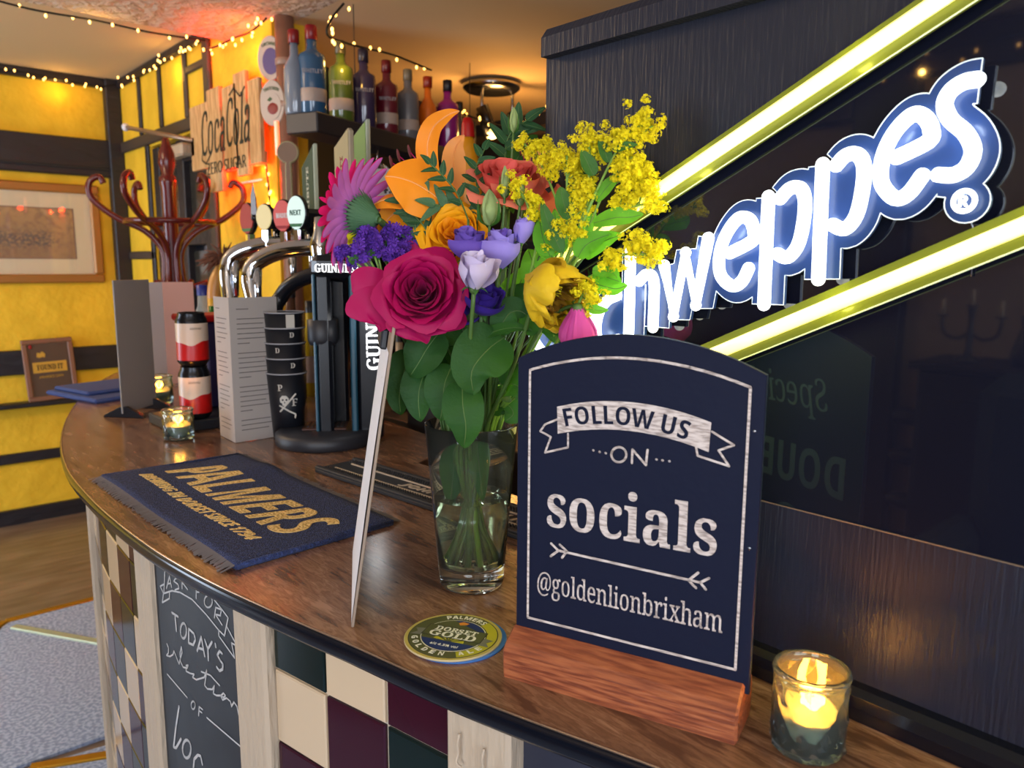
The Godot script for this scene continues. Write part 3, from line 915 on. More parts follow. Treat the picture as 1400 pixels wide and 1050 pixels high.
	for k in 28:
		ring.append(rc + Vector3(0, sin(TAU * k / 28), cos(TAU * k / 28)) * 0.0066)
	part(t, "mark_ring", MB.new().tube(ring, 0.0017, 8, false, true).done(), M.neon_white)
	var rf := face(rc + Vector3(-0.001, 0, 0), Vector3.BACK, Vector3.UP)
	text(t, "mark_letter", "R", font("Droid Sans", 700), 0.0058, 0.0072, rf, M.neon_white, 0.002)
	union.append(ell(0.0142, 0.0142, 24, Vector2(rc.z, rc.y)))
	# join the outlines into the cut acrylic that carries the letters
	var grown := true
	while grown:
		grown = false
		for i in union.size():
			for j in range(i + 1, union.size()):
				var r := Geometry2D.merge_polygons(union[i], union[j])
				var outer: Array[PackedVector2Array] = []
				for po in r:
					if not Geometry2D.is_polygon_clockwise(po):
						outer.append(po)
				if outer.size() == 1:
					union[i] = outer[0]
					union.remove_at(j)
					grown = true
					break
			if grown:
				break
	for po in union:
		part(t, "letter_backing", MB.new().prism(po, 0.004, Transform3D(onwall.basis, Vector3(0.584, 0, 0))).done(), M.acrylic_blue_halo)
		var rim := []
		for q in po:
			rim.append(Vector3(0.582, q.y, q.x))
		part(t, "backing_edge", MB.new().tube(rim, 0.00032, 5, false, true).done(), M.neon_edge)
	# yellow tubes above and below, each on its own strip
	for a in [[Vector2(-0.612, uy.call(-0.612)), Vector2(0.2, uy.call(0.2))], [Vector2(-0.612, ly.call(-0.612)), Vector2(0.2, ly.call(0.2))]]:
		# made in three lengths, each with its own light inside
		for k in 3:
			var e0: Vector2 = a[0].lerp(a[1], k / 3.0)
			var e1: Vector2 = a[0].lerp(a[1], (k + 1) / 3.0)
			part(t, "yellow_tube", MB.new().capsule(solid2([e0, e0.lerp(e1, 0.5), e1], 0.5765), 0.0056, 12).done(), M.neon_yellow, "glowing yellow tube")
			for h in [0.25, 0.75]:
				var q: Vector2 = e0.lerp(e1, h)
				lamp(t, "tube_light", Vector3(0.5765, q.y, q.x), 0.005, Color(1.0, 0.95, 0.4), 0.004)
		var st := Geometry2D.offset_polyline(PackedVector2Array([a[0], a[1]]), 0.0125, Geometry2D.JOIN_ROUND, Geometry2D.END_ROUND)[0]
		part(t, "tube_backing", MB.new().prism(st, 0.004, Transform3D(onwall.basis, Vector3(0.584, 0, 0))).done(), M.acrylic_lime_halo)
		var nn: Vector2 = (a[1] - a[0]).normalized().orthogonal() * 0.0125
		if nn.y > 0.0:
			nn = -nn
		part(t, "backing_edge", MB.new().tube(solid2([a[0] + nn, a[1] + nn], 0.582), 0.0005, 5).done(), M.neon_edge_lime)
	# stand-off screws and the feed wire under the mark
	for p in [Vector2(-0.36, 1.475), Vector2(-0.26, 1.52), Vector2(-0.46, 1.45)]:
		part(t, "standoff", MB.new().tube([Vector3(0.597, p.y, p.x), Vector3(0.586, p.y, p.x)], 0.0018, 8).done(), M.steel)
	part(t, "feed_wire", MB.new().tube([rc + Vector3(0.008, -0.013, 0.003), rc + Vector3(0.016, -0.025, 0.004), rc + Vector3(0.018, -0.05, 0.003)], 0.0006, 5).done(), M.steel)


# ---------- chalkboard sign on its wooden foot ----------
func chalk_sign() -> void:
	var m := mat("sign_black", Color(0.085, 0.102, 0.178), 0.55, 0.0, 0.22)
	tri_map(relief(m, noise(0.05, [], 256, FastNoiseLite.TYPE_SIMPLEX_SMOOTH, 3, 51), 0.02), Vector3(6, 6, 6), false)
	m = mat("sign_paint", Color(1, 1, 1), 0.75)
	m.albedo_texture = noise(0.03, [0.2, Color(0.58, 0.53, 0.5), 0.5, Color(0.76, 0.71, 0.68), 0.8, Color(0.82, 0.78, 0.75)], 256, FastNoiseLite.TYPE_SIMPLEX_SMOOTH, 4, 52)
	tri_map(m, Vector3(8, 40, 40), false)
	m = mat("sign_wood", Color(1, 1, 1), 0.45)
	m.albedo_texture = noise(0.02, [0.2, Color(0.42, 0.2, 0.12), 0.5, Color(0.56, 0.3, 0.18), 0.8, Color(0.65, 0.38, 0.23)], 512, FastNoiseLite.TYPE_SIMPLEX_SMOOTH, 5, 53)
	tri_map(relief(m, noise(0.06, [], 256, FastNoiseLite.TYPE_SIMPLEX_SMOOTH, 3, 54), 0.03), Vector3(2.0, 24, 24), false)
	mat("sign_chalk_back", Color(0.45, 0.6, 0.6), 0.9)
	mat("sign_teal", Color(0.14, 0.26, 0.3), 0.55)
	var u := Vector3(0.331, 0, 0.9436)
	var t := thing("chalkboard_sign", "arched black chalkboard sign with white lettering in a wooden foot", "sign", Vector3(0.418, BAR, -0.476), atan2(-u.z, u.x))
	# foot: a bar with a sloped top, slotted for the board
	var prof := v2s([0, 0, 0.049, 0, 0.0515, 0.028, 0.046, 0.038, 0.02, 0.0405, 0.005, 0.031, -0.001, 0.025])
	var along := Transform3D(Basis(Vector3.FORWARD, Vector3.UP, Vector3.RIGHT), Vector3(0.1012, 0, 0))
	part(t, "foot", MB.new().prism(prof, 0.2045, along, 0.002).done(), M.sign_wood)
	var out := PackedVector2Array()
	out.append_array(v2s([0.0015, 0.032, 0.2065, 0.032]))
	for k in 25:
		var a := 1.0 - k / 12.0
		out.append(Vector2(0.104 + 0.1025 * a, 0.282 + 0.0245 * (1.0 - a * a)))
	var brd := part(t, "board", MB.new().prism(out, 0.005, Transform3D(Basis.IDENTITY, Vector3(0, 0, -0.023)), 0.0006).done(), M.sign_black)
	var f := Transform3D(Basis.IDENTITY, Vector3(0, 0, -0.0204))
	# border line
	var edge := [Vector2(0.0135, 0.0505), Vector2(0.0135, 0.2725)]
	for k in 17:
		var a := -1.0 + k / 8.0
		edge.append(Vector2(0.1045 + 0.091 * a, 0.2725 + 0.0155 * (1.0 - a * a)))
	edge.append_array([Vector2(0.1955, 0.0505), Vector2(0.0135, 0.0505)])
	strokes(brd, "border_line", [edge], 0.0021, f, M.sign_paint)
	# ribbon with its tails, words and arrow
	var rib := PackedVector2Array()
	for k in 13:
		var a := -1.0 + k / 6.0
		rib.append(Vector2(0.1035 + 0.0645 * a, 0.253 - 0.0098 * a * a))
	for k in 13:
		var a := 1.0 - k / 6.0
		rib.append(Vector2(0.1035 + 0.0635 * a, 0.2297 - 0.0095 * a * a))
	part(brd, "ribbon", MB.new().prism(rib, 0.0003, f).done(), M.sign_paint)
	for tail in [v2s([0.0393, 0.2324, 0.0283, 0.2271, 0.0238, 0.2207, 0.0339, 0.2169, 0.0286, 0.2027, 0.0499, 0.2098, 0.0497, 0.2214]),
		v2s([0.1689, 0.2364, 0.1857, 0.2279, 0.1746, 0.2225, 0.1829, 0.2114, 0.1589, 0.2164, 0.1569, 0.2252])]:
		strokes(brd, "ribbon_tail", [tail], 0.0017, f, M.sign_paint)
	var f2 := f.translated(Vector3(0, 0, 0.0003))
	text(brd, "lettering", "FOLLOW US", font("Droid Sans", 700), 0.107, 0.0150, Transform3D(Basis.IDENTITY, Vector3(0.0985, 0.2412, f2.origin.z)), M.sign_black, 0.0003, 0.0, 0.215)
	strokes(brd, "lettering", [v2s([0.0726, 0.2101, 0.0729, 0.21]),
		v2s([0.0781, 0.2094, 0.0785, 0.2093]),
		v2s([0.0834, 0.2092, 0.0838, 0.209]),
		v2s([0.1263, 0.2094, 0.1266, 0.2093]),
		v2s([0.1312, 0.2092, 0.1316, 0.2091]),
		v2s([0.1368, 0.2093, 0.1371, 0.2092]),
		v2s([0.1014, 0.21, 0.1011, 0.2079, 0.1, 0.2059, 0.0984, 0.2043, 0.0963, 0.2032, 0.094, 0.2029, 0.0919, 0.2034, 0.0902, 0.2046, 0.089, 0.2063, 0.0885, 0.2084, 0.0889, 0.2106, 0.0899, 0.2126, 0.0916, 0.2142, 0.0937, 0.2152, 0.0959, 0.2155, 0.098, 0.215, 0.0998, 0.2138, 0.1009, 0.2121, 0.1014, 0.21]),
		v2s([0.1062, 0.2038, 0.1064, 0.2149, 0.1179, 0.2036, 0.1189, 0.2161])], 0.0019, f, M.sign_paint)
	text(brd, "lettering", "socials", font("Droid Serif", 700), 0.1455, 0.0425, Transform3D(Basis.IDENTITY, Vector3(0.1037, 0.1585, f.origin.z)), M.sign_paint, 0.0005)
	strokes(brd, "arrow", [v2s([0.0425, 0.1182, 0.1653, 0.1154]),
		v2s([0.0356, 0.1232, 0.0425, 0.1182, 0.0354, 0.1118]),
		v2s([0.0438, 0.1237, 0.0506, 0.119, 0.0461, 0.1125]),
		v2s([0.1633, 0.123, 0.1559, 0.1152, 0.1621, 0.1103]),
		v2s([0.1719, 0.1203, 0.1653, 0.1154, 0.1698, 0.1107])], 0.0021, f, M.sign_paint)
	text(brd, "lettering", "@goldenlionbrixham", font("Droid Serif", 400), 0.1615, 0.0255, Transform3D(Basis.IDENTITY, Vector3(0.1032, 0.0845, f.origin.z)), M.sign_paint, 0.0005)
	# the other side is chalked too: it shows in the glossy sheet
	var fb := Transform3D(Basis(Vector3.LEFT, Vector3.UP, Vector3.FORWARD), Vector3(0.104, 0, -0.0257))
	part(brd, "rear_face", MB.new().prism(out, 0.0004, Transform3D(Basis.IDENTITY, Vector3(0, 0, -0.0256))).done(), M.sign_teal)
	var fb2 := fb.translated(Vector3(0, 0, -0.0003))
	text(brd, "lettering", "Special", font("Droid Serif", 400, true), 0.11, 0.042, fb2.translated_local(Vector3(0, 0.235, 0)), M.sign_chalk_back, 0.0004, 0.2)
	text(brd, "lettering", "DOUBLE", font("Droid Sans", 700), 0.165, 0.04, fb2.translated_local(Vector3(0, 0.165, 0)), M.sign_chalk_back, 0.0004)
	text(brd, "lettering", "- 2 -", font("Droid Serif", 400, true), 0.12, 0.045, fb2.translated_local(Vector3(-0.01, 0.1, 0)), M.sign_chalk_back, 0.0004)
	put(t, "screw", MB.new().ball(Vector3.ZERO, Vector3(0.0012, 0.0012, 0.0006), 8, 6).done(), M.steel, Vector3(0.2, 0.24, -0.0203))
	put(t, "screw", MB.new().ball(Vector3.ZERO, Vector3(0.0012, 0.0012, 0.0006), 8, 6).done(), M.steel, Vector3(0.201, 0.15, -0.0203))


# ---------- things on the counter ----------
# thick glass jar with a relief of lozenges, wax and a flame
func candle_jar(label: String, at: Vector3, r: float, h: float, energy: float) -> void:
	if not M.has("jar_glass"):
		glass("jar_glass", Color(0.86, 0.95, 0.93), 0.02)
		mat("wax", Color(0.45, 0.46, 0.42), 0.5)  # whitish wax greyed: its unlit dimness is put into the colour
		glow("flame", Color(1.0, 0.62, 0.16), 14.0)
		mat("wick", Color(0.03, 0.025, 0.02), 0.9)
		mat("tin", Color(0.5, 0.5, 0.5), 0.3, 1.0)
	var t := thing("candle_jar", label, "candle", at, 0.0, "lit candles in glass jars")
	var mb := MB.new().smooth()
	var segs := 40
	var prof := [Vector2(0, 0.0), Vector2(r * 0.86, 0.0), Vector2(r * 0.95, h * 0.04)]
	for k in 17:
		prof.append(Vector2(r, h * (0.08 + 0.76 * k / 16.0)))
	prof.append_array([Vector2(r * 0.97, h * 0.885), Vector2(r * 1.02, h * 0.91), Vector2(r * 1.05, h * 0.95), Vector2(r * 1.02, h * 0.99), Vector2(r * 0.95, h), Vector2(r * 0.9, h * 0.97), Vector2(r * 0.9, h * 0.9), Vector2(r * 0.9, h * 0.12), Vector2(r * 0.8, h * 0.09), Vector2(0, h * 0.085)])
	var pt := func(i: int, j: int) -> Vector3:
		var a := TAU * j / segs
		var p: Vector2 = prof[i]
		var rr := p.x
		if i >= 3 and i < 20:
			var gx := a * 10.0 / TAU
			var gy := (p.y / h - 0.08) / 0.76 * 4.0
			var d := absf(fposmod(gx + gy * 0.5, 1.0) - 0.5) + absf(fposmod(gx - gy * 0.5, 1.0) - 0.5)
			rr += r * 0.085 * (d - 0.5)
		return Vector3(rr * cos(a), p.y, rr * sin(a))
	for i in prof.size() - 1:
		for j in segs:
			mb.tri(pt.call(i, j), pt.call(i + 1, j + 1), pt.call(i, j + 1))
			mb.tri(pt.call(i, j), pt.call(i + 1, j), pt.call(i + 1, j + 1))
	part(t, "jar", mb.done(), M.jar_glass)
	part(t, "wax", lathem([Vector2(0, h * 0.095), Vector2(r * 0.78, h * 0.1), Vector2(r * 0.885, h * 0.13), Vector2(r * 0.885, h * 0.46), Vector2(r * 0.8, h * 0.45), Vector2(0, h * 0.44)], 28), M.wax)
	part(t, "wick", MB.new().tube([Vector3(0, h * 0.44, 0), Vector3(0.0005, h * 0.54, 0)], 0.0008, 6).done(), M.wick)
	part(t, "flame", lathem([Vector2(0, h * 0.5), Vector2(r * 0.10, h * 0.53), Vector2(r * 0.15, h * 0.6), Vector2(r * 0.09, h * 0.72), Vector2(0, h * 0.8)], 12), M.flame)
	lamp(t, "flame_light", Vector3(0, h * 0.6, 0), energy, Color(1.0, 0.6, 0.2), 0.006)


func beer_mat(label: String, at: Vector3, turn: float, printed: bool) -> void:
	var t := thing("beer_mat", label, "beer mat", at, turn, "round beer mats")
	if not M.has("mat_card"):
		mat("mat_card", Color(0.72, 0.66, 0.5), 0.7)
		mat("mat_rim", Color(0.68, 0.62, 0.3), 0.55)
		mat("mat_lime", Color(0.66, 0.64, 0.1), 0.55)
		mat("mat_olive", Color(0.3, 0.31, 0.14), 0.55)
		mat("mat_dark", Color(0.13, 0.14, 0.11), 0.55)
		mat("mat_blue", Color(0.07, 0.16, 0.36), 0.55)
		mat("mat_sky", Color(0.2, 0.4, 0.66), 0.55)
		mat("mat_white", Color(0.85, 0.84, 0.76), 0.55)
		mat("mat_orange", Color(0.8, 0.5, 0.12), 0.55)
		mat("mat_ribbon", Color(0.42, 0.42, 0.36), 0.55)
	var r := 0.0475
	part(t, "card", lathem([Vector2(0, 0), Vector2(r - 0.0004, 0), Vector2(r, 0.0004), Vector2(r, 0.0016), Vector2(r - 0.0004, 0.002), Vector2(0, 0.002)], 56), M.mat_card if printed else M.mat_sky)
	if not printed:
		return
	# local x is the reading direction, -z is up the print
	var f := Transform3D(Basis(Vector3.RIGHT, Vector3.FORWARD, Vector3.UP), Vector3(0, 0.00205, 0))
	var lay := func(poly: PackedVector2Array, key: String, up: int) -> void:
		part(t, "print", MB.new().prism(poly, 0.00008, f.translated(Vector3(0, 0.00009 * up, 0))).done(), M[key])
	lay.call(ell(0.0470, 0.0470, 56), "mat_rim", 0)
	lay.call(ell(0.0438, 0.0438, 56), "mat_dark", 1)
	lay.call(ell(0.0430, 0.0430, 56), "mat_olive", 2)
	# lime band on the right
	var band := PackedVector2Array()
	for k in 17:
		var a := deg_to_rad(-62.0 + k * 7.5)
		band.append(Vector2(cos(a), sin(a)) * 0.0428)
	for k in 17:
		var a := deg_to_rad(58.0 - k * 7.5)
		band.append(Vector2(cos(a), sin(a)) * 0.033)
	lay.call(band, "mat_lime", 3)
	lay.call(ell(0.0318, 0.0318, 48), "mat_white", 3)
	lay.call(ell(0.0310, 0.0310, 48), "mat_olive", 4)
	var sky := PackedVector2Array()
	for k in 13:
		var a := deg_to_rad(20.0 + k * 7.5)
		sky.append(Vector2(cos(a), sin(a)) * 0.0308)
	lay.call(sky, "mat_blue", 5)
	var sea := PackedVector2Array()
	for k in 13:
		var a := deg_to_rad(205.0 + k * 10.8)
		sea.append(Vector2(cos(a), sin(a)) * 0.0308)
	lay.call(sea, "mat_blue", 5)
	for k in 6:
		var a := deg_to_rad(12.0 + k * 30.0)
		var c := Vector2(0, -0.0135)
		lay.call(PackedVector2Array([c + Vector2.from_angle(a - 0.05) * 0.004, c + Vector2.from_angle(a - 0.16) * 0.016, c + Vector2.from_angle(a + 0.16) * 0.016, c + Vector2.from_angle(a + 0.05) * 0.004]), "mat_lime", 6)
	lay.call(v2s([-0.002, 0.021, 0.004, 0.0235, 0.006, 0.027, -0.001, 0.0285, -0.005, 0.025]), "mat_orange", 6)
	lay.call(v2s([-0.041, 0.002, -0.03, 0.004, -0.03, -0.010, -0.041, -0.011, -0.036, -0.004]), "mat_ribbon", 7)
	lay.call(v2s([0.041, 0.002, 0.03, 0.004, 0.03, -0.010, 0.041, -0.011, 0.036, -0.004]), "mat_ribbon", 7)
	lay.call(v2s([-0.031, 0.0145, 0.031, 0.0145, 0.031, -0.0075, -0.031, -0.0075]), "mat_dark", 8)
	lay.call(v2s([-0.0302, 0.0137, 0.0302, 0.0137, 0.0302, -0.0067, -0.0302, -0.0067]), "mat_olive", 9)
	var ft := f.translated(Vector3(0, 0.0009, 0))
	text(t, "lettering", "DORSET", font("Droid Serif", 700), 0.044, 0.0075, ft.translated_local(Vector3(0, 0.0085, 0)), M.mat_white, 0.0003)
	text(t, "lettering", "GOLD", font("Droid Serif", 700), 0.048, 0.0100, ft.translated_local(Vector3(0, -0.0015, 0)), M.mat_white, 0.0003)
	text(t, "lettering", "alc 4.5% vol", font("Droid Sans", 400), 0.028, 0.004, ft.translated_local(Vector3(0, -0.0215, 0)), M.mat_white, 0.0003)
	text(t, "lettering", "PALMERS", font("Droid Sans", 700), 0.044, 0.0066, ft.translated_local(Vector3(0, 0.0373, 0)), M.mat_white, 0.0003, 0.0, 0.0373)
	# words along the lower rim read upwards from it
	var low := "GOLDEN ALE"
	for k in low.length():
		if low[k] != " ":
			var a := deg_to_rad(-90.0 + (k - 4.5) * 14.0)
			var b := f.basis * Basis(Vector3.BACK, a + PI / 2)
			text(t, "lettering", low[k], font("Droid Sans", 700), 0.0048, 0.0062, Transform3D(b, ft * Vector3(cos(a) * 0.0372, sin(a) * 0.0372, 0)), M.mat_white, 0.0003)


# terry bar towel: a draped sheet with thickness, fringed along its two long sides
func bar_towel() -> void:
	var m := mat("towel_navy", Color(1, 1, 1), 0.95)
	m.albedo_texture = noise(0.05, [0.25, Color(0.1, 0.145, 0.29), 0.75, Color(0.19, 0.25, 0.44)], 512, FastNoiseLite.TYPE_SIMPLEX, 4, 61)
	m.rim_enabled = true
	m.rim = 0.08
	tri_map(relief(m, noise(0.12, [], 512, FastNoiseLite.TYPE_SIMPLEX, 2, 62), 0.35), Vector3(5, 5, 5))
	m = mat("towel_gold", Color(1, 1, 1), 0.95)
	m.albedo_texture = noise(0.09, [0.2, Color(0.84, 0.68, 0.38), 0.8, Color(0.97, 0.84, 0.56)], 256, FastNoiseLite.TYPE_SIMPLEX, 3, 63)
	tri_map(relief(m, noise(0.12, [], 256, FastNoiseLite.TYPE_SIMPLEX, 2, 62), 0.3), Vector3(5, 5, 5))
	mat("towel_fringe", Color(0.46, 0.44, 0.45), 0.95)
	var o := Vector3(0.3357, 1.12, -0.8644)
	var ex := Vector3(0.5676, 1.12, -0.8808)
	var ez := Vector3(0.3224, 1.12, -1.3953)
	# local x to the right of the print (towards the near end), local y up the print (to the back of the bar)
	var a := Vector3(0.3224, 1.12, -1.3953)
	var t := thing("bar_towel", "navy terry bar towel with gold lettering lying flat on the counter", "towel", a)
	var ux := o - a
	var uy := Vector3(0.5613, 1.12, -1.3954) - a
	var sag := func(s: float, v: float) -> float:
		return 0.006 + 0.0022 * sin(s * 9.0 + v * 3.0) * sin(v * 5.0 + 1.0) + 0.005 * exp(-pow((s - 0.22 - v * 0.05) * 14.0, 2.0)) * v
	var pos := func(s: float, v: float, up: float) -> Vector3:
		return ux * s + (uy + (ex - o - uy) * s) * v + Vector3(0, sag.call(s, v) * up, 0)
	var mb := MB.new().smooth()
	var n := 48
	var k := 22
	for i in n:
		for j in k:
			var s0 := float(i) / n
			var s1 := float(i + 1) / n
			var v0 := float(j) / k
			var v1 := float(j + 1) / k
			mb.quad(pos.call(s0, v0, 1.0), pos.call(s1, v0, 1.0), pos.call(s1, v1, 1.0), pos.call(s0, v1, 1.0))
			mb.quad(pos.call(s0, v1, 0.05), pos.call(s1, v1, 0.05), pos.call(s1, v0, 0.05), pos.call(s0, v0, 0.05))
	for i in n:
		var s0 := float(i) / n
		var s1 := float(i + 1) / n
		mb.quad(pos.call(s0, 0.0, 0.05), pos.call(s1, 0.0, 0.05), pos.call(s1, 0.0, 1.0), pos.call(s0, 0.0, 1.0))
		mb.quad(pos.call(s1, 1.0, 0.05), pos.call(s0, 1.0, 0.05), pos.call(s0, 1.0, 1.0), pos.call(s1, 1.0, 1.0))
	for j in k:
		var v0 := float(j) / k
		var v1 := float(j + 1) / k
		mb.quad(pos.call(1.0, v0, 0.05), pos.call(1.0, v1, 0.05), pos.call(1.0, v1, 1.0), pos.call(1.0, v0, 1.0))
		mb.quad(pos.call(0.0, v1, 0.05), pos.call(0.0, v0, 0.05), pos.call(0.0, v0, 1.0), pos.call(0.0, v1, 1.0))
	part(t, "cloth", mb.done(), M.towel_navy)
	for e in [[0.0, 0.99], [1.0, 0.01]]:
		part(t, "hem", MB.new().tube([pos.call(e[0], 0.01, 0.6), pos.call(e[0], 0.5, 0.6), pos.call(e[0], 0.99, 0.6)], 0.0042, 6).done(), M.towel_navy)
	# fringe: short threads side by side
	var rng := RandomNumberGenerator.new()
	rng.seed = 9
	for side in [0.0, 1.0]:
		var fr := MB.new().flat()
		for i in 190:
			var s := (i + rng.randf() * 0.6) / 190.0
			var p: Vector3 = pos.call(s, side, 0.9)
			var away := (uy.normalized() * (1.0 if side > 0.5 else -1.0) + ux.normalized() * rng.randf_range(-0.25, 0.25)) * rng.randf_range(0.012, 0.019)
			var w := ux.normalized() * 0.0011
			var q := p + away
			q.y = 0.002
			fr.quad(p - w, p + w, q + w, q - w)
			fr.quad(p - w + Vector3(0, -0.001, 0), q - w + Vector3(0, -0.001, 0), q + w + Vector3(0, -0.001, 0), p + w + Vector3(0, -0.001, 0))
		var fo := part(t, "fringe", fr.done(), M.towel_fringe)
		fo.set_meta("kind", "stuff")
	# woven lettering, laid on the cloth
	var lay := func(words: String, s0: float, s1: float, v0: float, v1: float, slant: float) -> void:
		var o2 := text(t, "lettering", words, font("Droid Sans", 700), 1.0, 1.0, Transform3D.IDENTITY, M.towel_gold, 1.0, slant)
		var arr := o2.mesh.surface_get_arrays(0)
		var src: PackedVector3Array = arr[Mesh.ARRAY_VERTEX]
		var st := SurfaceTool.new()
		st.begin(Mesh.PRIMITIVE_TRIANGLES)
		st.set_smooth_group(-1)
		for q in src:
			var s := lerpf(s0, s1, q.x + 0.5)
			var v := lerpf(v0, v1, q.y + 0.5)
			var w: Vector3 = pos.call(s, v, 1.0)
			st.add_vertex(w + Vector3(0, 0.0009 if q.z > 0.0 else -0.0006, 0))
		st.generate_normals()
		o2.mesh = st.commit()
	lay.call("PALMERS", 0.11, 0.91, 0.37, 0.74, 0.06)
	lay.call("BREWING IN DORSET SINCE 1794", 0.09, 0.88, 0.195, 0.275, 0.02)


func bar_things() -> void:
	candle_jar("lit candle in lozenge glass jar nearest the camera, right of chalkboard sign", Vector3(0.524, BAR, -0.248), 0.0268, 0.066, 0.03)
	candle_jar("lit candle in pale green glass jar in front of the stacked cans", Vector3(0.526, BAR, -1.62), 0.03, 0.064, 0.012)
	candle_jar("lit candle in glass jar behind the foot of the steel plate stand", Vector3(0.63, BAR, -2.07), 0.033, 0.074, 0.012)
	beer_mat("blue edged round beer mat peeping out under the printed one", Vector3(0.4297, BAR, -0.5565), 0.6, false)
	beer_mat("round gold and olive printed beer mat on top of another", Vector3(0.426, BAR + 0.0022, -0.559), -1.0802, true)
	bar_towel()
	# second towel, folded, at the far end
	var tw := thing("folded_towel", "folded blue towel at far end of counter behind steel stand", "towel", Vector3(0.565, BAR, -2.31), 0.25)
	mat("towel_blue", Color(0.2, 0.27, 0.48), 0.95)
	part(tw, "lower_fold", boxm(Vector3(0, 0.006, 0), Vector3(0.2, 0.012, 0.26), 0.005), M.towel_blue)
	part(tw, "upper_fold", boxm(Vector3(0.01, 0.017, -0.03), Vector3(0.185, 0.011, 0.18), 0.005), M.towel_blue)
	clipboard()
	drip_rail()
	plate_stand()
	cans()
	menus()
	cups()
	stout_tower()
	taps()


# clipboard leaning on the bouquet, seen edge on
func clipboard() -> void:
	var foot := Vector3(0.3655, 1.12, -0.6455)
	var top := Vector3(0.4116, 1.4201, -0.6309)
	var v := (top - foot)
	var w := Vector3(sin(deg_to_rad(30.6)), 0, -cos(deg_to_rad(30.6)))
	var x := v.normalized()
	var n := x.cross(w).normalized()
	var t := thing("clipboard", "clipboard with white paper seen edge on, leaning towards the vase", "clipboard", foot)
	mat("hardboard", Color(0.55, 0.48, 0.42), 0.6)
	var b := Basis(w, x, w.cross(x))
	var ln := v.length()
	part(t, "board", boxm(b * Vector3(0.105, ln * 0.5, 0) , Vector3(0.21, ln, 0.003), 0.0006, b), M.hardboard)
	var side := 1.0 if (b.z).dot(Vector3(-0.9, 0, -0.4)) > 0.0 else -1.0
	var pap := MB.new().smooth()
	var rows := []
	for i in 13:
		var row := []
		var f := i / 12.0
		for j in 5:
			var bulge := 0.0018 + 0.0012 * sin(f * PI) * (1.0 - j / 4.0)
			row.append(b * Vector3(0.0004 + 0.2 * j / 4.0, 0.004 + f * (ln - 0.03), side * bulge))
		rows.append(row)
	part(t, "paper", pap.sheet(rows).done(), M.white_paper)
	part(t, "clip", boxm(b * Vector3(0.105, ln - 0.018, side * 0.005), Vector3(0.1, 0.022, 0.008), 0.002, b), M.black_plastic)
	part(t, "clip_spring", MB.new().tube([b * Vector3(0.06, ln - 0.008, side * 0.01), b * Vector3(0.15, ln - 0.008, side * 0.01)], 0.004, 10).done(), M.chrome)


func drip_rail() -> void:
	var a := Vector3(0.6136, 1.12, -1.2006)
	var e := Vector3(0.6568, 1.12, -0.7085)
	var t := thing("rubber_bar_runner", "long black rubber bar runner with cream lines and lettering behind vase", "bar mat", a)
	var d := (e - a).normalized()
	var ln := (e - a).length() + 0.02
	var b := Basis(d, Vector3.UP, d.cross(Vector3.UP))
	if b.z.x > 0.0:
		b = Basis(d, Vector3.UP, -d.cross(Vector3.UP))
	var back := Vector3(-d.z, 0, d.x)
	if back.x < 0.0:
		back = -back
	b = Basis(d, Vector3.UP, -back)
	var wd := 0.088
	part(t, "mat", boxm(d * ln * 0.5 + back * wd * 0.5 + Vector3(0, 0.004, 0), Vector3(ln, 0.008, wd), 0.002, b), M.black_matt)
	for s in [0.005, wd - 0.005]:
		part(t, "raised_rim", boxm(d * ln * 0.5 + back * s + Vector3(0, 0.0095, 0), Vector3(ln, 0.005, 0.01), 0.0015, b), M.black_matt)
	mat("runner_cream", Color(0.72, 0.66, 0.58), 0.7)
	for s in [0.026, 0.06]:
		part(t, "cream_line", boxm(d * ln * 0.5 + back * s + Vector3(0, 0.0088, 0), Vector3(ln - 0.05, 0.0022, 0.0042), 0.0008, b), M.runner_cream)
	var nub := MB.new()
	for i in 84:
		for s in [0.016, 0.021, 0.066, 0.072, 0.078]:
			nub.lathe([Vector2(0.0014, 0.008), Vector2(0.001, 0.0112), Vector2(0, 0.0114)], 5, d * (0.012 + i * (ln - 0.024) / 83.0) + back * s)
	var nb := part(t, "rubber_nubs", nub.done(), M.black_matt)
	nb.set_meta("kind", "stuff")
	var f := Transform3D(Basis(d, back, Vector3.UP), d * 0.26 + back * 0.0432 + Vector3(0, 0.0085, 0))
	text(t, "lettering", "JOHNNIE", font("Droid Sans", 700, true), 0.14, 0.018, f, M.runner_cream, 0.0018, 0.25)
	f.origin += d * 0.17
	text(t, "lettering", "WALKER", font("Droid Sans", 700, true), 0.14, 0.018, f, M.runner_cream, 0.0018, 0.25)


# brushed steel plate between two black feet
func plate_stand() -> void:
	var m := mat("brushed_steel", Color(0.66, 0.64, 0.62), 0.4, 0.4)
	tri_map(relief(m, noise(0.04, [], 256, FastNoiseLite.TYPE_SIMPLEX_SMOOTH, 3, 71), 0.02), Vector3(30, 2, 30), false)
	var t := thing("steel_plate_stand", "upright brushed steel plate held in two black triangular feet", "menu stand", Vector3(0.552, BAR, -1.97), 0.0)
	t.rotation.y = deg_to_rad(40.0)
	part(t, "plate", boxm(Vector3(0, 0.165, 0), Vector3(0.135, 0.31, 0.003), 0.0008), M.brushed_steel)
	for x in [-0.058, 0.058]:
		var o := part(t, "foot", MB.new().prism(v2s([-0.052, 0, 0.052, 0, 0.048, 0.006, 0.008, 0.026, -0.008, 0.026, -0.048, 0.006]), 0.012, Transform3D(Basis(Vector3.FORWARD, Vector3.UP, Vector3.RIGHT), Vector3(x, 0, 0)), 0.001).done(), M.black_plastic)


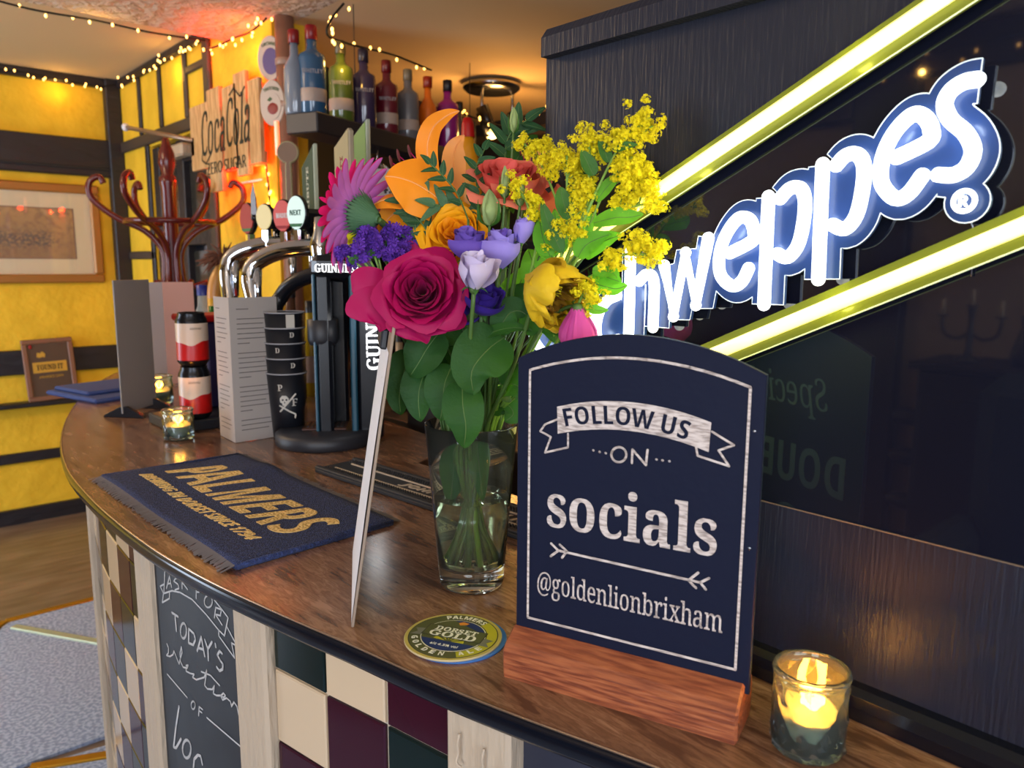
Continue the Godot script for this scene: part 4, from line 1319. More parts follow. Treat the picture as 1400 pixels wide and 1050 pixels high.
func cans() -> void:
	mat("can_cream", Color(0.8, 0.72, 0.64), 0.35)
	mat("can_red", Color(0.68, 0.055, 0.05), 0.35)
	mat("can_black", Color(0.12, 0.125, 0.14), 0.25, 0.6)
	mat("can_print", Color(0.15, 0.12, 0.12), 0.5)
	mat("stand_dark", Color(0.1, 0.11, 0.14), 0.4)
	var s := thing("display_stand", "dark display box beside the stacked cans and behind them", "box", Vector3(0.69, BAR, -1.78))
	mat("box_purple", Color(0.18, 0.14, 0.32), 0.5)
	part(s, "plinth", boxm(Vector3(-0.06, 0.012, 0.03), Vector3(0.2, 0.024, 0.16), 0.003), M.stand_dark)
	part(s, "carton", boxm(Vector3(0.015, 0.125, -0.06), Vector3(0.09, 0.2, 0.09), 0.003), M.box_purple)
	part(s, "red_lid", boxm(Vector3(0.0, 0.234, -0.06), Vector3(0.15, 0.016, 0.12), 0.004), M.can_red)
	for k in 2:
		var t := thing("drinks_can", "%s red and cream drinks can with black lid, %s of two stacked" % [["Lower", "Upper"][k], ["bottom", "top"][k]], "can", Vector3(0.592, BAR + 0.024 + k * 0.116, -1.7), [0.0, 0.25][k], "stacked drinks cans")
		var r := 0.033
		part(t, "can_body", lathem([Vector2(0, 0.004), Vector2(r * 0.72, 0.0), Vector2(r * 0.8, 0.002), Vector2(r * 0.97, 0.01), Vector2(r, 0.013), Vector2(r, 0.014)], 36), M.can_black)
		var wave := MB.new().smooth()
		var cream := MB.new().smooth()
		for j in 36:
			var a0 := TAU * j / 36
			var a1 := TAU * (j + 1) / 36
			var h0 := 0.052 + 0.005 * sin(a0 * 2.0) + 0.002 * sin(a0 * 5.0)
			var h1 := 0.052 + 0.005 * sin(a1 * 2.0) + 0.002 * sin(a1 * 5.0)
			var q := func(a: float, h: float) -> Vector3: return Vector3(cos(a) * r, h, sin(a) * r)
			wave.quad(q.call(a1, 0.013), q.call(a0, 0.013), q.call(a0, h0), q.call(a1, h1))
			cream.quad(q.call(a1, h1), q.call(a0, h0), q.call(a0, 0.093), q.call(a1, 0.093))
		part(t, "red_band", wave.done(), M.can_red)
		part(t, "cream_band", cream.done(), M.can_cream)
		part(t, "shoulder", lathem([Vector2(r, 0.0925), Vector2(r * 0.97, 0.1), Vector2(r * 0.82, 0.111), Vector2(r * 0.84, 0.1135), Vector2(r * 0.8, 0.1155), Vector2(r * 0.76, 0.112), Vector2(0, 0.112)], 36), M.can_black)
		var words := text(t, "lettering", "SESSION PALE", font("Droid Sans", 400, true), 0.024, 0.004, Transform3D.IDENTITY, M.can_print, 0.0004, 0.2)
		var dir := Vector3(-0.35, 0, 0.93).normalized()
		var side := Vector3.UP.cross(dir)
		words.transform = Transform3D(Basis(side, Vector3.UP, dir), dir * (r + 0.0003) + Vector3(0, 0.082, 0))


func paper_lines(parent: Node, x: Transform3D, w: float, rows: Array) -> void:
	# printed lines, each a thin strip of ink
	var mb := MB.new().flat()
	for r in rows:
		var a := Vector3(-w * 0.5, r[0] - 0.0007, 0)
		mb.quad(x * a, x * (a + Vector3(w * r[1], 0, 0)), x * (a + Vector3(w * r[1], 0.0014, 0)), x * (a + Vector3(0, 0.0014, 0)))
	var o := part(parent, "printed_lines", mb.done(), M.ink)


func menus() -> void:
	mat("menu_paper", Color(0.66, 0.63, 0.61), 0.8)
	mat("card_pink", Color(0.82, 0.62, 0.56), 0.7)
	mat("card_white", Color(0.85, 0.83, 0.84), 0.7)
	mat("ink", Color(0.28, 0.27, 0.28), 0.8)
	# folded menu: two leaves meeting in an upright fold
	var t := thing("paper_menu", "folded grey paper menu standing open beside the stacked black cups", "menu", Vector3(0.598, BAR, -1.505))
	var a0 := Vector3(0.004, 0, -0.088)
	var a1 := Vector3(0, 0, 0)
	var a2 := Vector3(0.1, 0, -0.002)
	for e in [[a0, a1], [a1, a2]]:
		var d: Vector3 = (e[1] - e[0])
		var b := Basis(d.normalized(), Vector3.UP, d.normalized().cross(Vector3.UP))
		part(t, "leaf", boxm((e[0] + e[1]) * 0.5 + Vector3(0, 0.147, 0), Vector3(d.length(), 0.292, 0.0008), 0.0, b), M.menu_paper)
		var rows := []
		for k in 26:
			if k % 7 != 1:
				rows.append([0.27 - k * 0.0098, 0.35 if k % 7 == 0 else 0.75 + 0.25 * fposmod(k * 0.37, 1.0)])
		var f := Transform3D(b, (e[0] + e[1]) * 0.5 + b.z * 0.0007)
		paper_lines(t, f, d.length() * 0.72, rows)
	# pale card with a pink leaf
	t = thing("folded_card", "white and pink folded card standing at the back behind the cans", "card", Vector3(0.755, BAR, -2.35))
	part(t, "leaf", boxm(Vector3(-0.035, 0.155, 0.0), Vector3(0.06, 0.3, 0.001), 0.0, Basis(Vector3.UP, 0.5)), M.card_white)
	part(t, "leaf", boxm(Vector3(0.03, 0.155, 0.0), Vector3(0.085, 0.3, 0.001), 0.0, Basis(Vector3.UP, -0.35)), M.card_pink)
	# bottles behind the cans
	mat("bottle_green", Color(0.1, 0.35, 0.06), 0.15)
	mat("cap_blue", Color(0.08, 0.16, 0.5), 0.4)
	t = thing("green_bottle", "small green bottle with yellow neck behind the red lid", "bottle", Vector3(0.8, 1.12, -2.12))
	part(t, "glass", lathem([Vector2(0, 0), Vector2(0.028, 0), Vector2(0.03, 0.01), Vector2(0.03, 0.16), Vector2(0.013, 0.21), Vector2(0.012, 0.25), Vector2(0, 0.25)], 20), M.bottle_green)
	part(t, "cap", lathem([Vector2(0.0135, 0.245), Vector2(0.0135, 0.265), Vector2(0, 0.266)], 14), mat("cap_yellow", Color(0.8, 0.6, 0.1), 0.4))
	glass("bottle_clear", Color(0.8, 0.85, 0.85), 0.3, false)
	t = thing("clear_bottle", "clear bottle with a blue cap behind the cans", "bottle", Vector3(0.81, 1.12, -2.22))
	part(t, "glass", lathem([Vector2(0, 0), Vector2(0.03, 0), Vector2(0.033, 0.01), Vector2(0.033, 0.2), Vector2(0.016, 0.24), Vector2(0.014, 0.285), Vector2(0, 0.285)], 20), M.bottle_clear)
	part(t, "cap", lathem([Vector2(0.0165, 0.27), Vector2(0.0165, 0.298), Vector2(0, 0.3)], 14), M.cap_blue)


func cups() -> void:
	mat("cup_black", Color(0.08, 0.09, 0.12), 0.4)
	mat("cup_rim", Color(0.62, 0.62, 0.64), 0.5)
	mat("cup_print", Color(0.78, 0.76, 0.72), 0.6)
	var wide := 0.04
	var words := ["P", "D", "D", "D", "R"]
	for k in 5:
		var which: String = ["lowest", "second from the bottom", "middle one", "second from the top", "topmost"][k]
		var t := thing("paper_cup", "black paper cup, %s of the stack beside the menu" % which, "cup", Vector3(0.705, BAR + 0.002 + k * 0.031, -1.487), 0.0, "stacked black paper cups")
		var h := 0.136
		part(t, "cup_wall", lathem([Vector2(0, 0.004), Vector2(0.029, 0.004), Vector2(0.03, 0), Vector2(0.031, 0), Vector2(wide, h), Vector2(wide - 0.0012, h), Vector2(0.0302, 0.006), Vector2(0, 0.0055)], 36), M.cup_black)
		var ring := []
		for j in 36:
			ring.append(Vector3(cos(TAU * j / 36) * wide, h, sin(TAU * j / 36) * wide))
		part(t, "rim", MB.new().tube(ring, 0.0016, 6, false, true).done(), M.cup_rim)
		var dir := Vector3(-0.45, 0, 0.893).rotated(Vector3.UP, -0.35 if k == 0 else (0.35 if k % 2 else -0.4))
		var side := Vector3.UP.cross(dir)
		var up := (Vector3.UP + dir * 0.066).normalized()
		if k == 4:
			part(t, "label", boxm(dir.rotated(Vector3.UP, 0.7) * 0.0393 + Vector3(0, h - 0.017, 0), Vector3(0.017, 0.028, 0.0012), 0.0, Basis(Vector3.UP.cross(dir.rotated(Vector3.UP, 0.7)), Vector3.UP, dir.rotated(Vector3.UP, 0.7))), M.cup_print)
		elif k > 0:
			text(t, "lettering", words[k], font("Droid Serif", 700), 0.009, 0.010, Transform3D(Basis(side, up, side.cross(up)), dir * 0.0394 + Vector3(0, h - 0.013, 0)), M.cup_print, 0.0006)
		else:
			text(t, "lettering", "P", font("Droid Serif", 700), 0.01, 0.013, Transform3D(Basis(side, up, side.cross(up)), dir * 0.0388 + Vector3(0, h - 0.027, 0)), M.cup_print, 0.0006)
			var d2 := dir.rotated(Vector3.UP, 0.75)
			var s2 := Vector3.UP.cross(d2)
			text(t, "lettering", "F", font("Droid Serif", 700), 0.012, 0.015, Transform3D(Basis(s2, up, s2.cross(up)), d2 * 0.0366 + Vector3(0, 0.078, 0)), M.cup_print, 0.0006)
			# skull over crossed cutlass and pistol
			var d3 := dir.rotated(Vector3.UP, 0.22)
			var s3 := Vector3.UP.cross(d3)
			var f := Transform3D(Basis(s3, up, s3.cross(up)), d3 * 0.0367 + Vector3(0, 0.078, 0))
			part(t, "skull", MB.new().prism(v2s([-0.009, 0.001, -0.0095, 0.009, -0.005, 0.0145, 0.003, 0.0145, 0.008, 0.009, 0.0075, 0.001, 0.004, -0.001, 0.0035, -0.006, -0.005, -0.006, -0.0055, -0.001]), 0.0008, f).done(), M.cup_print)
			for e in [[-0.004, 0.006], [0.0035, 0.006], [-0.0005, 0.0005]]:
				part(t, "skull_hollow", MB.new().prism(ell(0.0021 if e[1] > 0.003 else 0.001, 0.0022, 10, Vector2(e[0], e[1])), 0.0012, f).done(), M.cup_black)
			strokes(t, "crossed_arms", [[Vector2(-0.01, -0.018), Vector2(0.008, 0.002), Vector2(0.022, 0.018)], [Vector2(-0.01, -0.006), Vector2(0.008, -0.018), Vector2(0.02, -0.024), Vector2(0.019, -0.031)]], 0.0032, f, M.cup_print)


# stout font: a black upright loop on a round foot, its name lit down the side and across the head
func stout_tower() -> void:
	glow("lit_white", Color(1, 1, 1), 1.7)
	mat("tower_black", Color(0.07, 0.075, 0.1), 0.25)
	mat("tower_teal", Color(0.12, 0.3, 0.38), 0.35)
	mat("tower_grey", Color(0.15, 0.155, 0.18), 0.45)
	mat("grille", Color(0.3, 0.2, 0.17), 0.4, 0.6)
	var at := Vector3(0.7438, 1.12, -1.3999)
	var t := thing("stout_tap_tower", "black stout tap tower with lit white name on a round base", "beer tap", at, deg_to_rad(-36.0))
	# local x to the right as the camera sees it, local z towards the camera
	part(t, "base", lathem([Vector2(0, 0), Vector2(0.098, 0), Vector2(0.1, 0.003), Vector2(0.1, 0.022), Vector2(0.094, 0.027), Vector2(0, 0.028)], 48), M.tower_grey)
	part(t, "drip_tray", boxm(Vector3(0.0, 0.03, -0.015), Vector3(0.09, 0.006, 0.07), 0.002), M.grille)
	for k in 9:
		part(t, "grille_slot", boxm(Vector3(-0.034 + k * 0.0085, 0.0336, -0.015), Vector3(0.004, 0.0012, 0.05)), M.black_matt)
	part(t, "upright", boxm(Vector3(0.02, 0.185, -0.06), Vector3(0.045, 0.34, 0.03), 0.006), M.tower_black)
	var a := part(t, "side_pillar", boxm(Vector3(0.092, 0.185, -0.005), Vector3(0.05, 0.36, 0.05), 0.008), M.tower_black)
	part(t, "pillar_strip", boxm(Vector3(0.062, 0.18, 0.0), Vector3(0.012, 0.345, 0.052), 0.003), M.tower_teal)
	var f := Transform3D(Basis(Vector3.UP, Vector3.LEFT, Vector3.BACK), Vector3(0.101, 0.24, 0.0215))
	text(t, "lit_lettering_sign", "GUINNESS", font("Droid Serif", 700), 0.178, 0.027, f, M.lit_white, 0.003)
	lamp(t, "lettering_light", Vector3(0.101, 0.24, 0.05), 0.002, Color(1, 1, 1), 0.02)
	part(t, "left_pillar", boxm(Vector3(0.005, 0.18, 0.012), Vector3(0.03, 0.32, 0.03), 0.006), M.tower_black)
	part(t, "left_strip", boxm(Vector3(-0.012, 0.18, 0.012), Vector3(0.006, 0.32, 0.028), 0.002), M.tower_teal)
	part(t, "head", boxm(Vector3(0.05, 0.355, -0.005), Vector3(0.13, 0.045, 0.075), 0.012), M.tower_black)
	text(t, "lit_lettering_sign", "GUINNESS", font("Droid Serif", 700), 0.085, 0.016, Transform3D(Basis.IDENTITY, Vector3(0.036, 0.352, 0.0335)), M.lit_white, 0.003)
	part(t, "handle_base", lathem([Vector2(0.018, 0.375), Vector2(0.02, 0.4), Vector2(0.012, 0.42), Vector2(0.009, 0.45), Vector2(0, 0.452)], 18), M.chrome)
	part(t, "spout_block", lathem([Vector2(0, 0.2), Vector2(0.026, 0.2), Vector2(0.03, 0.21), Vector2(0.03, 0.25), Vector2(0, 0.255)], 24), M.tower_grey)
	part(t, "spout", MB.new().tube([Vector3(0.0, 0.2, 0.0), Vector3(0.0, 0.15, 0.004)], 0.006, 10).done(), M.tower_black)


# a pump clip: a flat plate with shaped outline standing on a handle
func pump_clip(label: String, at: Vector3, turn: float, poly: PackedVector2Array, plate: Material, edge: Material, words: String, ink: Material, stem := 0.08, upright := true) -> void:
	var t := thing("pump_clip", label, "pump clip", at, turn, "pump clips over the taps")
	part(t, "handle", lathem([Vector2(0, -stem), Vector2(0.011, -stem), Vector2(0.012, -stem * 0.3), Vector2(0.008, 0.0), Vector2(0, 0.002)], 14), M.chrome)
	part(t, "plate", MB.new().prism(poly, 0.012, Transform3D.IDENTITY, 0.002).done(), edge)
	var inner := Geometry2D.offset_polygon(poly, -0.0035)
	if inner.size():
		part(t, "plate_front", MB.new().prism(inner[0], 0.002, Transform3D(Basis.IDENTITY, Vector3(0, 0, 0.0062))).done(), plate)
	if words:
		var bb := Rect2(poly[0], Vector2.ZERO)
		for p in poly:
			bb = bb.expand(p)
		var f := Transform3D(Basis.IDENTITY, Vector3(bb.get_center().x, bb.get_center().y, 0.0074))
		if upright:
			text(t, "lettering", words, font("Droid Serif", 700), bb.size.x * 0.7, bb.size.y * 0.2, f, ink, 0.001)
		else:
			f.basis = Basis(Vector3.UP, Vector3.LEFT, Vector3.BACK)
			text(t, "lettering", words, font("Droid Serif", 700), bb.size.y * 0.55, bb.size.x * 0.16, f, ink, 0.001)


# a lit round badge on a tap
func tap_badge(label: String, at: Vector3, turn: float, rx: float, ry: float, c: Material, band: Material, words: String, ink: Material) -> void:
	var t := thing("tap_badge", label, "tap badge", at, turn, "oval badges on the beer taps")
	part(t, "rim", MB.new().prism(ell(rx, ry, 32), 0.014, Transform3D.IDENTITY, 0.003).done(), M.tower_black)
	part(t, "lit_face_sign", MB.new().prism(ell(rx * 0.93, ry * 0.93, 32), 0.003, Transform3D(Basis.IDENTITY, Vector3(0, 0, 0.0072))).done(), c)
	if band:
		part(t, "badge_band", MB.new().prism(v2s([-rx * 0.7, -ry * 0.62, rx * 0.7, -ry * 0.62, rx * 0.5, -ry * 0.8, -rx * 0.5, -ry * 0.8]), 0.002, Transform3D(Basis.IDENTITY, Vector3(0, 0, 0.0088))).done(), band)
	if words:
		text(t, "lettering", words, font("Droid Sans", 700), rx * 1.2, ry * 0.3, Transform3D(Basis.IDENTITY, Vector3(0, 0, 0.0092)), ink, 0.001)
	part(t, "stalk", boxm(Vector3(0, -ry - 0.018, 0), Vector3(0.02, 0.045, 0.02), 0.004), M.chrome)


# chrome fonts: tubes that come forward and bend down to the counter
func taps() -> void:
	for a in [["nearer polished chrome beer font with a bent tube, above the cups", [Vector3(0.8459, 1.5151, -1.4503), Vector3(0.7959, 1.515, -1.5222), Vector3(0.7519, 1.5073, -1.5872), Vector3(0.715, 1.4836, -1.6288), Vector3(0.6989, 1.4521, -1.6367), Vector3(0.7011, 1.402, -1.6244), Vector3(0.7029, 1.309, -1.5898), Vector3(0.6812, 1.1743, -1.5406)], 0.0185], ["farther polished chrome beer font with a bent tube, left of the nearer", [Vector3(0.9327, 1.5304, -1.7017), Vector3(0.8686, 1.5284, -1.7723), Vector3(0.8128, 1.5229, -1.8347), Vector3(0.7667, 1.5014, -1.8715), Vector3(0.7486, 1.4659, -1.8804), Vector3(0.7461, 1.4006, -1.869), Vector3(0.7442, 1.287, -1.8336), Vector3(0.7351, 1.157, -1.8011)], 0.0195]]:
		var pts: Array = a[1]
		var foot: Vector3 = pts[-1]
		pts[-1] = Vector3(foot.x, BAR + 0.001, foot.z)
		var t := thing("beer_font", a[0], "beer font", Vector3(foot.x, BAR, foot.z), 0.0, "chrome beer fonts")
		var path := []
		for p in pts:
			path.append(p - t.position)
		part(t, "tube", MB.new().tube(curve(path, 6), a[2], 18).done(), M.chrome)
		part(t, "collar", lathem([Vector2(0, 0), Vector2(0.034, 0), Vector2(0.034, 0.008), Vector2(0.022, 0.014), Vector2(0, 0.014)], 24), M.chrome)
		part(t, "end_cap", MB.new().ball(path[0], Vector3.ONE * a[2] * 1.02, 16, 10).done(), M.chrome)
		for k in [1, 3]:
			var q: Vector3 = path[k]
			part(t, "spout", MB.new().tube([q + Vector3(0.0, -0.005, 0), q + Vector3(-0.01, -0.05, 0.02), q + Vector3(-0.012, -0.1, 0.024)], [0.01, 0.008, 0.006], 10).done(), M.chrome)
	# dark arm in front of them
	var d := thing("dark_tap_arm", "dark arched tap arm under the chrome fonts", "beer tap", Vector3(0.8133, 1.12, -1.8049))
	var o := d.position
	var arm := []
	for p in [Vector3(0.8002, 1.458, -1.3978), Vector3(0.7727, 1.4604, -1.4501), Vector3(0.7412, 1.4433, -1.502), Vector3(0.7245, 1.4122, -1.5377), Vector3(0.7077, 1.3589, -1.5416)]:
		arm.append(p - o)
	arm.append(Vector3(arm[-1].x, 0.02, arm[-1].z))
	part(d, "arm", MB.new().tube(curve(arm, 6), 0.016, 14).done(), M.tower_black)
	part(d, "flange", lathem([Vector2(0, 0), Vector2(0.03, 0), Vector2(0.03, 0.01), Vector2(0, 0.012)], 20), M.tower_black)
	d.get_child(1).position = Vector3(arm[-1].x, 0, arm[-1].z)
	glow("badge_white", Color(0.9, 1.0, 0.96), 0.85, Color(0.35, 0.35, 0.35))
	glow("badge_cream", Color(1.0, 0.9, 0.62), 0.65, Color(0.4, 0.38, 0.3))
	glow("badge_red", Color(0.9, 0.35, 0.32), 0.6, Color(0.4, 0.2, 0.2))
	mat("badge_green", Color(0.08, 0.4, 0.16), 0.5)
	mat("badge_crimson", Color(0.6, 0.05, 0.08), 0.5)
	mat("badge_ink", Color(0.1, 0.3, 0.25), 0.6)
	mat("badge_plain_white", Color(0.85, 0.85, 0.85), 0.5)
	# oval badges lit from within, turned towards the camera's left
	var yaw := deg_to_rad(-18.0)
	tap_badge("white lit oval tap badge with green foot, rightmost of the badges", Vector3(0.7775, 1.5872, -1.5537), deg_to_rad(-70.0), 0.026, 0.037, M.badge_white, M.badge_green, "NEXT", M.badge_ink)
	tap_badge("red and white lit oval tap badge beside the white one", Vector3(0.7916, 1.5858, -1.6494), deg_to_rad(-66.0), 0.026, 0.036, M.badge_red, M.badge_crimson, "MADRI", M.badge_plain_white)
	tap_badge("cream lit oval tap badge, left of the red and white one", Vector3(0.8227, 1.5907, -1.8127), deg_to_rad(-72.0), 0.027, 0.032, M.badge_cream, null, "", null)
	tap_badge("red and green round tap badge, leftmost, seen from its edge", Vector3(0.8304, 1.5921, -1.9284), deg_to_rad(-86.0), 0.036, 0.04, M.badge_crimson, M.badge_green, "", null)
	# dark bodies that carry the badges
	for q in [Vector3(0.8247, 1.5738, -1.5901), Vector3(0.8588, 1.5879, -1.8342)]:
		var tb := thing("tap_fitting", "black tap fitting behind the %s badges" % ("two right hand" if q.z > -1.7 else "two left hand"), "beer tap", q)
		part(tb, "body", boxm(Vector3.ZERO, Vector3(0.05, 0.05, 0.05), 0.01), M.tower_black)
		part(tb, "neck", MB.new().tube([Vector3(0, -0.02, 0), Vector3(0, -0.075, 0)], 0.011, 12).done(), M.chrome)
	var lv := thing("tap_lever", "thin grey blade shaped tap lever in front of orange wall", "beer tap", Vector3(0.8187, 1.5911, -1.8707))
	part(lv, "blade", MB.new().prism(v2s([-0.008, 0, 0.008, 0, 0.006, 0.05, 0, 0.085, -0.007, 0.05]), 0.006, Transform3D(Basis(Vector3.UP, -0.75), Vector3.ZERO), 0.001).done(), M.steel)
	part(lv, "pivot", MB.new().ball(Vector3.ZERO, Vector3.ONE * 0.009, 12, 8).done(), M.tower_black)
	# pump clips
	mat("clip_wood", Color(0.5, 0.37, 0.27), 0.5)
	mat("clip_beige", Color(0.62, 0.57, 0.42), 0.6)
	mat("clip_edge", Color(0.66, 0.6, 0.5), 0.5)
	mat("clip_green", Color(0.1, 0.24, 0.17), 0.5)
	mat("clip_grass", Color(0.34, 0.5, 0.16), 0.5)
	mat("clip_pale", Color(0.72, 0.75, 0.66), 0.5)
	mat("clip_red_ink", Color(0.5, 0.12, 0.08), 0.6)
	mat("clip_white_ink", Color(0.75, 0.75, 0.68), 0.6)
	var r := deg_to_rad(-68.0)
	var paddle := PackedVector2Array()
	for k in 20:
		var a := -PI * 0.5 + 0.25 + (TAU - 0.5) * k / 19.0
		paddle.append(Vector2(cos(a) * 0.028, 0.205 + sin(a) * 0.028))
	paddle.append_array(v2s([-0.008, 0.17, -0.009, 0.0, 0.009, 0.0, 0.008, 0.17]))
	pump_clip("wooden paddle shaped pump clip with a round top", Vector3(0.9286, 1.5562, -1.9009), deg_to_rad(-40.0), paddle, M.clip_wood, M.clip_beige, "", null)
	pump_clip("dark green slanted pump clip next to the wooden paddle", Vector3(0.9436, 1.5363, -1.8154), deg_to_rad(-93.0), v2s([-0.036, 0, 0.036, 0, 0.036, 0.235, -0.036, 0.185]), M.clip_green, M.clip_pale, "TRIBUTE", M.clip_white_ink, 0.08, false)
	pump_clip("tall beige pump clip with red lettering up its edge", Vector3(0.888, 1.5139, -1.5481), deg_to_rad(-92.0), v2s([-0.036, 0, 0.036, 0, 0.036, 0.25, 0.028, 0.256, -0.036, 0.222]), M.clip_beige, M.clip_edge, "MORETTI", M.clip_red_ink, 0.08, false)
	pump_clip("bright green pump clip with pale edge behind the beige one", Vector3(0.9866, 1.5431, -1.656), deg_to_rad(-86.0), v2s([-0.045, 0, 0.045, 0, 0.045, 0.27, -0.045, 0.215]), M.clip_grass, M.clip_pale, "", null)


# ---------- the bouquet ----------
const VASE := Vector3(0.523, 1.12, -0.651)
var rngf := RandomNumberGenerator.new()


func petal_mat(key: String, c: Color, through: Color, rough := 0.55) -> StandardMaterial3D:
	var m := mat(key, c, rough, 0.0, 0.35)
	m.backlight_enabled = true
	m.backlight = through
	m.rim_enabled = true
	m.rim = 0.25
	m.rim_tint = 0.6
	return m


# a leaf or petal along a path: half width from a profile, folded along its midrib, edges waved
func blade(path: Array, wide: float, normal: Vector3, fold := 0.25, tip := 1.0, wave := 0.0, belly := 0.4, across := 6, base := 0.12) -> ArrayMesh:
	var c := curve(path, 5)
	var rows := []
	var n := c.size() - 1
	for i in n + 1:
		var f := float(i) / n
		var t: Vector3 = (c[mini(i + 1, n)] - c[maxi(i - 1, 0)]).normalized()
		var side := normal.cross(t).normalized()
		var nn := t.cross(side).normalized()
		var e := log(0.5) / log(belly)
		var w := wide * pow(maxf(sin(PI * pow(lerpf(base * 0.3, 1.0, f), e)), 0.0), tip)
		w = maxf(w, wide * base * (1.0 - f) + wide * 0.012)
		var row := []
		for j in across + 1:
			var s := -1.0 + 2.0 * j / across
			var wav := wave * wide * sin(f * 19.0 + s * 2.0) * absf(s)
			row.append(c[i] + side * w * s + nn * (fold * w * absf(s) * (0.6 + 0.4 * absf(s)) + wav))
		rows.append(row)
	return MB.new().sheet(rows).done()


func leaf(parent: Node, path: Array, wide: float, normal: Vector3, key := "leaf_mid", fold := 0.2, wave := 0.05, belly := 0.4, called := "leaf") -> MeshInstance3D:
	var o := part(parent, called, blade(path, wide, normal, fold, 0.85, wave, belly), M[key])
	var c := curve(path, 4)
	var rib := []
	for i in c.size() - 1:
		rib.append(c[i])
	part(o, "midrib", MB.new().tube(rib, clampf(wide * 0.035, 0.0002, 0.00055), 5).done(), M.midrib)
	return o


# stem from a flower head down through the neck of the vase to its floor
func stem(parent: Node, head: Vector3, lean: Vector3, r := 0.0022, key := "stem") -> void:
	var a := rngf.randf() * TAU
	var neck := VASE + Vector3(0, 0.19, 0) + Vector3(head.x - VASE.x, 0, head.z - VASE.z).limit_length(0.036) * 0.9
	neck += Vector3(cos(a), 0, sin(a)) * 0.006
	var low := VASE + Vector3(0, 0.03, 0) - Vector3(neck.x - VASE.x, 0, neck.z - VASE.z) * 0.55 + Vector3(cos(a), 0, sin(a)) * 0.009
	var mid := head.lerp(neck, 0.5) + lean * 0.03
	var pts := curve([head, mid, neck, neck.lerp(low, 0.5), low], 6)
	var path := []
	for p in pts:
		path.append(p - parent.position)
	part(parent, "stem", MB.new().tube(path, r, 7).done(), M[key])


# a rose-like head: petals set in a spiral, the inner ones wrapped, the outer ones rolled back
func rose(called: String, label: String, category: String, at: Vector3, axis: Vector3, r: float, keys: Array, count: int, open: float, tall: float, group: String, petal_wave := 0.05, with_stem := true, cup := 0.0) -> Node3D:
	var t := thing(called, label, category, at, 0.0, group)
	var y := axis.normalized()
	var x := y.cross(Vector3(0.3, 0.2, 0.9)).normalized()
	var b := Basis(x, y, x.cross(y))
	for i in count:
		var k := float(i) / (count - 1)
		var az := i * 2.39996 + rngf.randf_range(-0.25, 0.25)
		var late := smoothstep(0.7, 1.0, k)
		var hw := lerpf(lerpf(1.7, 0.85, k), 1.45, cup)
		var rt := r * (0.1 + 0.72 * pow(k, 0.9) + (open - 0.82) * late)
		var top := r * tall * (1.0 - 0.16 * k - (0.34 * open - 0.1) * late * (1.0 - cup)) * rngf.randf_range(0.95, 1.05)
		var roll := r * lerpf(0.06 + 0.1 * k + 0.2 * late, 0.1, cup)
		var rows := []
		for iv in 10:
			var v := iv / 9.0
			var row := []
			for iu in 11:
				var u := -1.0 + iu / 5.0
				var vv := v * (1.0 - 0.2 * pow(absf(u), 2.6) + 0.045 * cos(u * 5.0 + i * 1.3) * v)
				var belly := sin(minf(vv * 1.35, 1.0) * PI * 0.5)
				var rad := rt * (0.3 + 0.7 * belly) + (0.035 + 0.16 * cup * vv) * r * u * u
				rad -= cup * rt * 0.22 * maxf(0.0, vv - 0.55) / 0.45
				var h := top * vv
				var e := maxf(0.0, vv - 0.72) / 0.28
				rad += roll * e * e
				h -= roll * (0.45 + 0.5 * late) * e * e
				rad += petal_wave * r * sin(u * 3.5 + i * 1.7) * vv * vv
				h += petal_wave * 0.5 * r * sin(u * 6.0 + i * 2.3) * vv * vv
				var a := az + u * hw * (0.5 + 0.5 * belly)
				row.append(b * Vector3(cos(a) * rad, h - r * tall * 0.45, sin(a) * rad))
			rows.append(row)
		part(t, "petal", MB.new().sheet(rows).done(), M[keys[mini(int(k * keys.size()), keys.size() - 1)]])
	# green cup and sepals
	part(t, "calyx", MB.new().lathe([Vector2(0, -r * tall * 0.62), Vector2(r * 0.16, -r * tall * 0.56), Vector2(r * 0.24, -r * tall * 0.45), Vector2(r * 0.1, -r * tall * 0.38), Vector2(0, -r * tall * 0.37)], 12, Vector3.ZERO, b).done(), M.stem)
	for k in 5:
		var d := b * Vector3(cos(TAU * k / 5), 0, sin(TAU * k / 5))
		part(t, "sepal", blade([-y * r * tall * 0.52, -y * r * tall * 0.42 + d * r * 0.32, -y * r * tall * 0.5 + d * r * 0.6], r * 0.11, y, 0.2), M.leaf_mid)
	if with_stem:
		stem(t, at - y * r * tall * 0.58, -y)
	return t


# tight clusters of tiny florets
func florets(centres: Array, size: float, per: int, spread: float, toward := Vector3.UP) -> ArrayMesh:
	var mb := MB.new().flat()
	for c in centres:
		for i in per:
			var d := Vector3(rngf.randfn(), rngf.randfn(), rngf.randfn()).normalized()
			var p: Vector3 = c + d * spread * pow(rngf.randf(), 0.45) * Vector3(1, 0.85, 1)
			var n := (d + toward * 0.3).normalized()
			var u := n.cross(Vector3(0.31, 0.9, 0.2)).normalized()
			var w := n.cross(u)
			var s := size * rngf.randf_range(0.7, 1.25)
			for k in 6:
				var a := TAU * k / 6 + i
				var q := p + (u * cos(a) + w * sin(a)) * s + n * s * rngf.randf_range(0.3, 0.7)
				var side := (w * cos(a) - u * sin(a)) * s * 0.38
				mb.tri(p, q + side * 0.6, q - side * 0.6)
				mb.tri(p, p.lerp(q, 0.6) + side, q + side * 0.6)
	return mb.done()


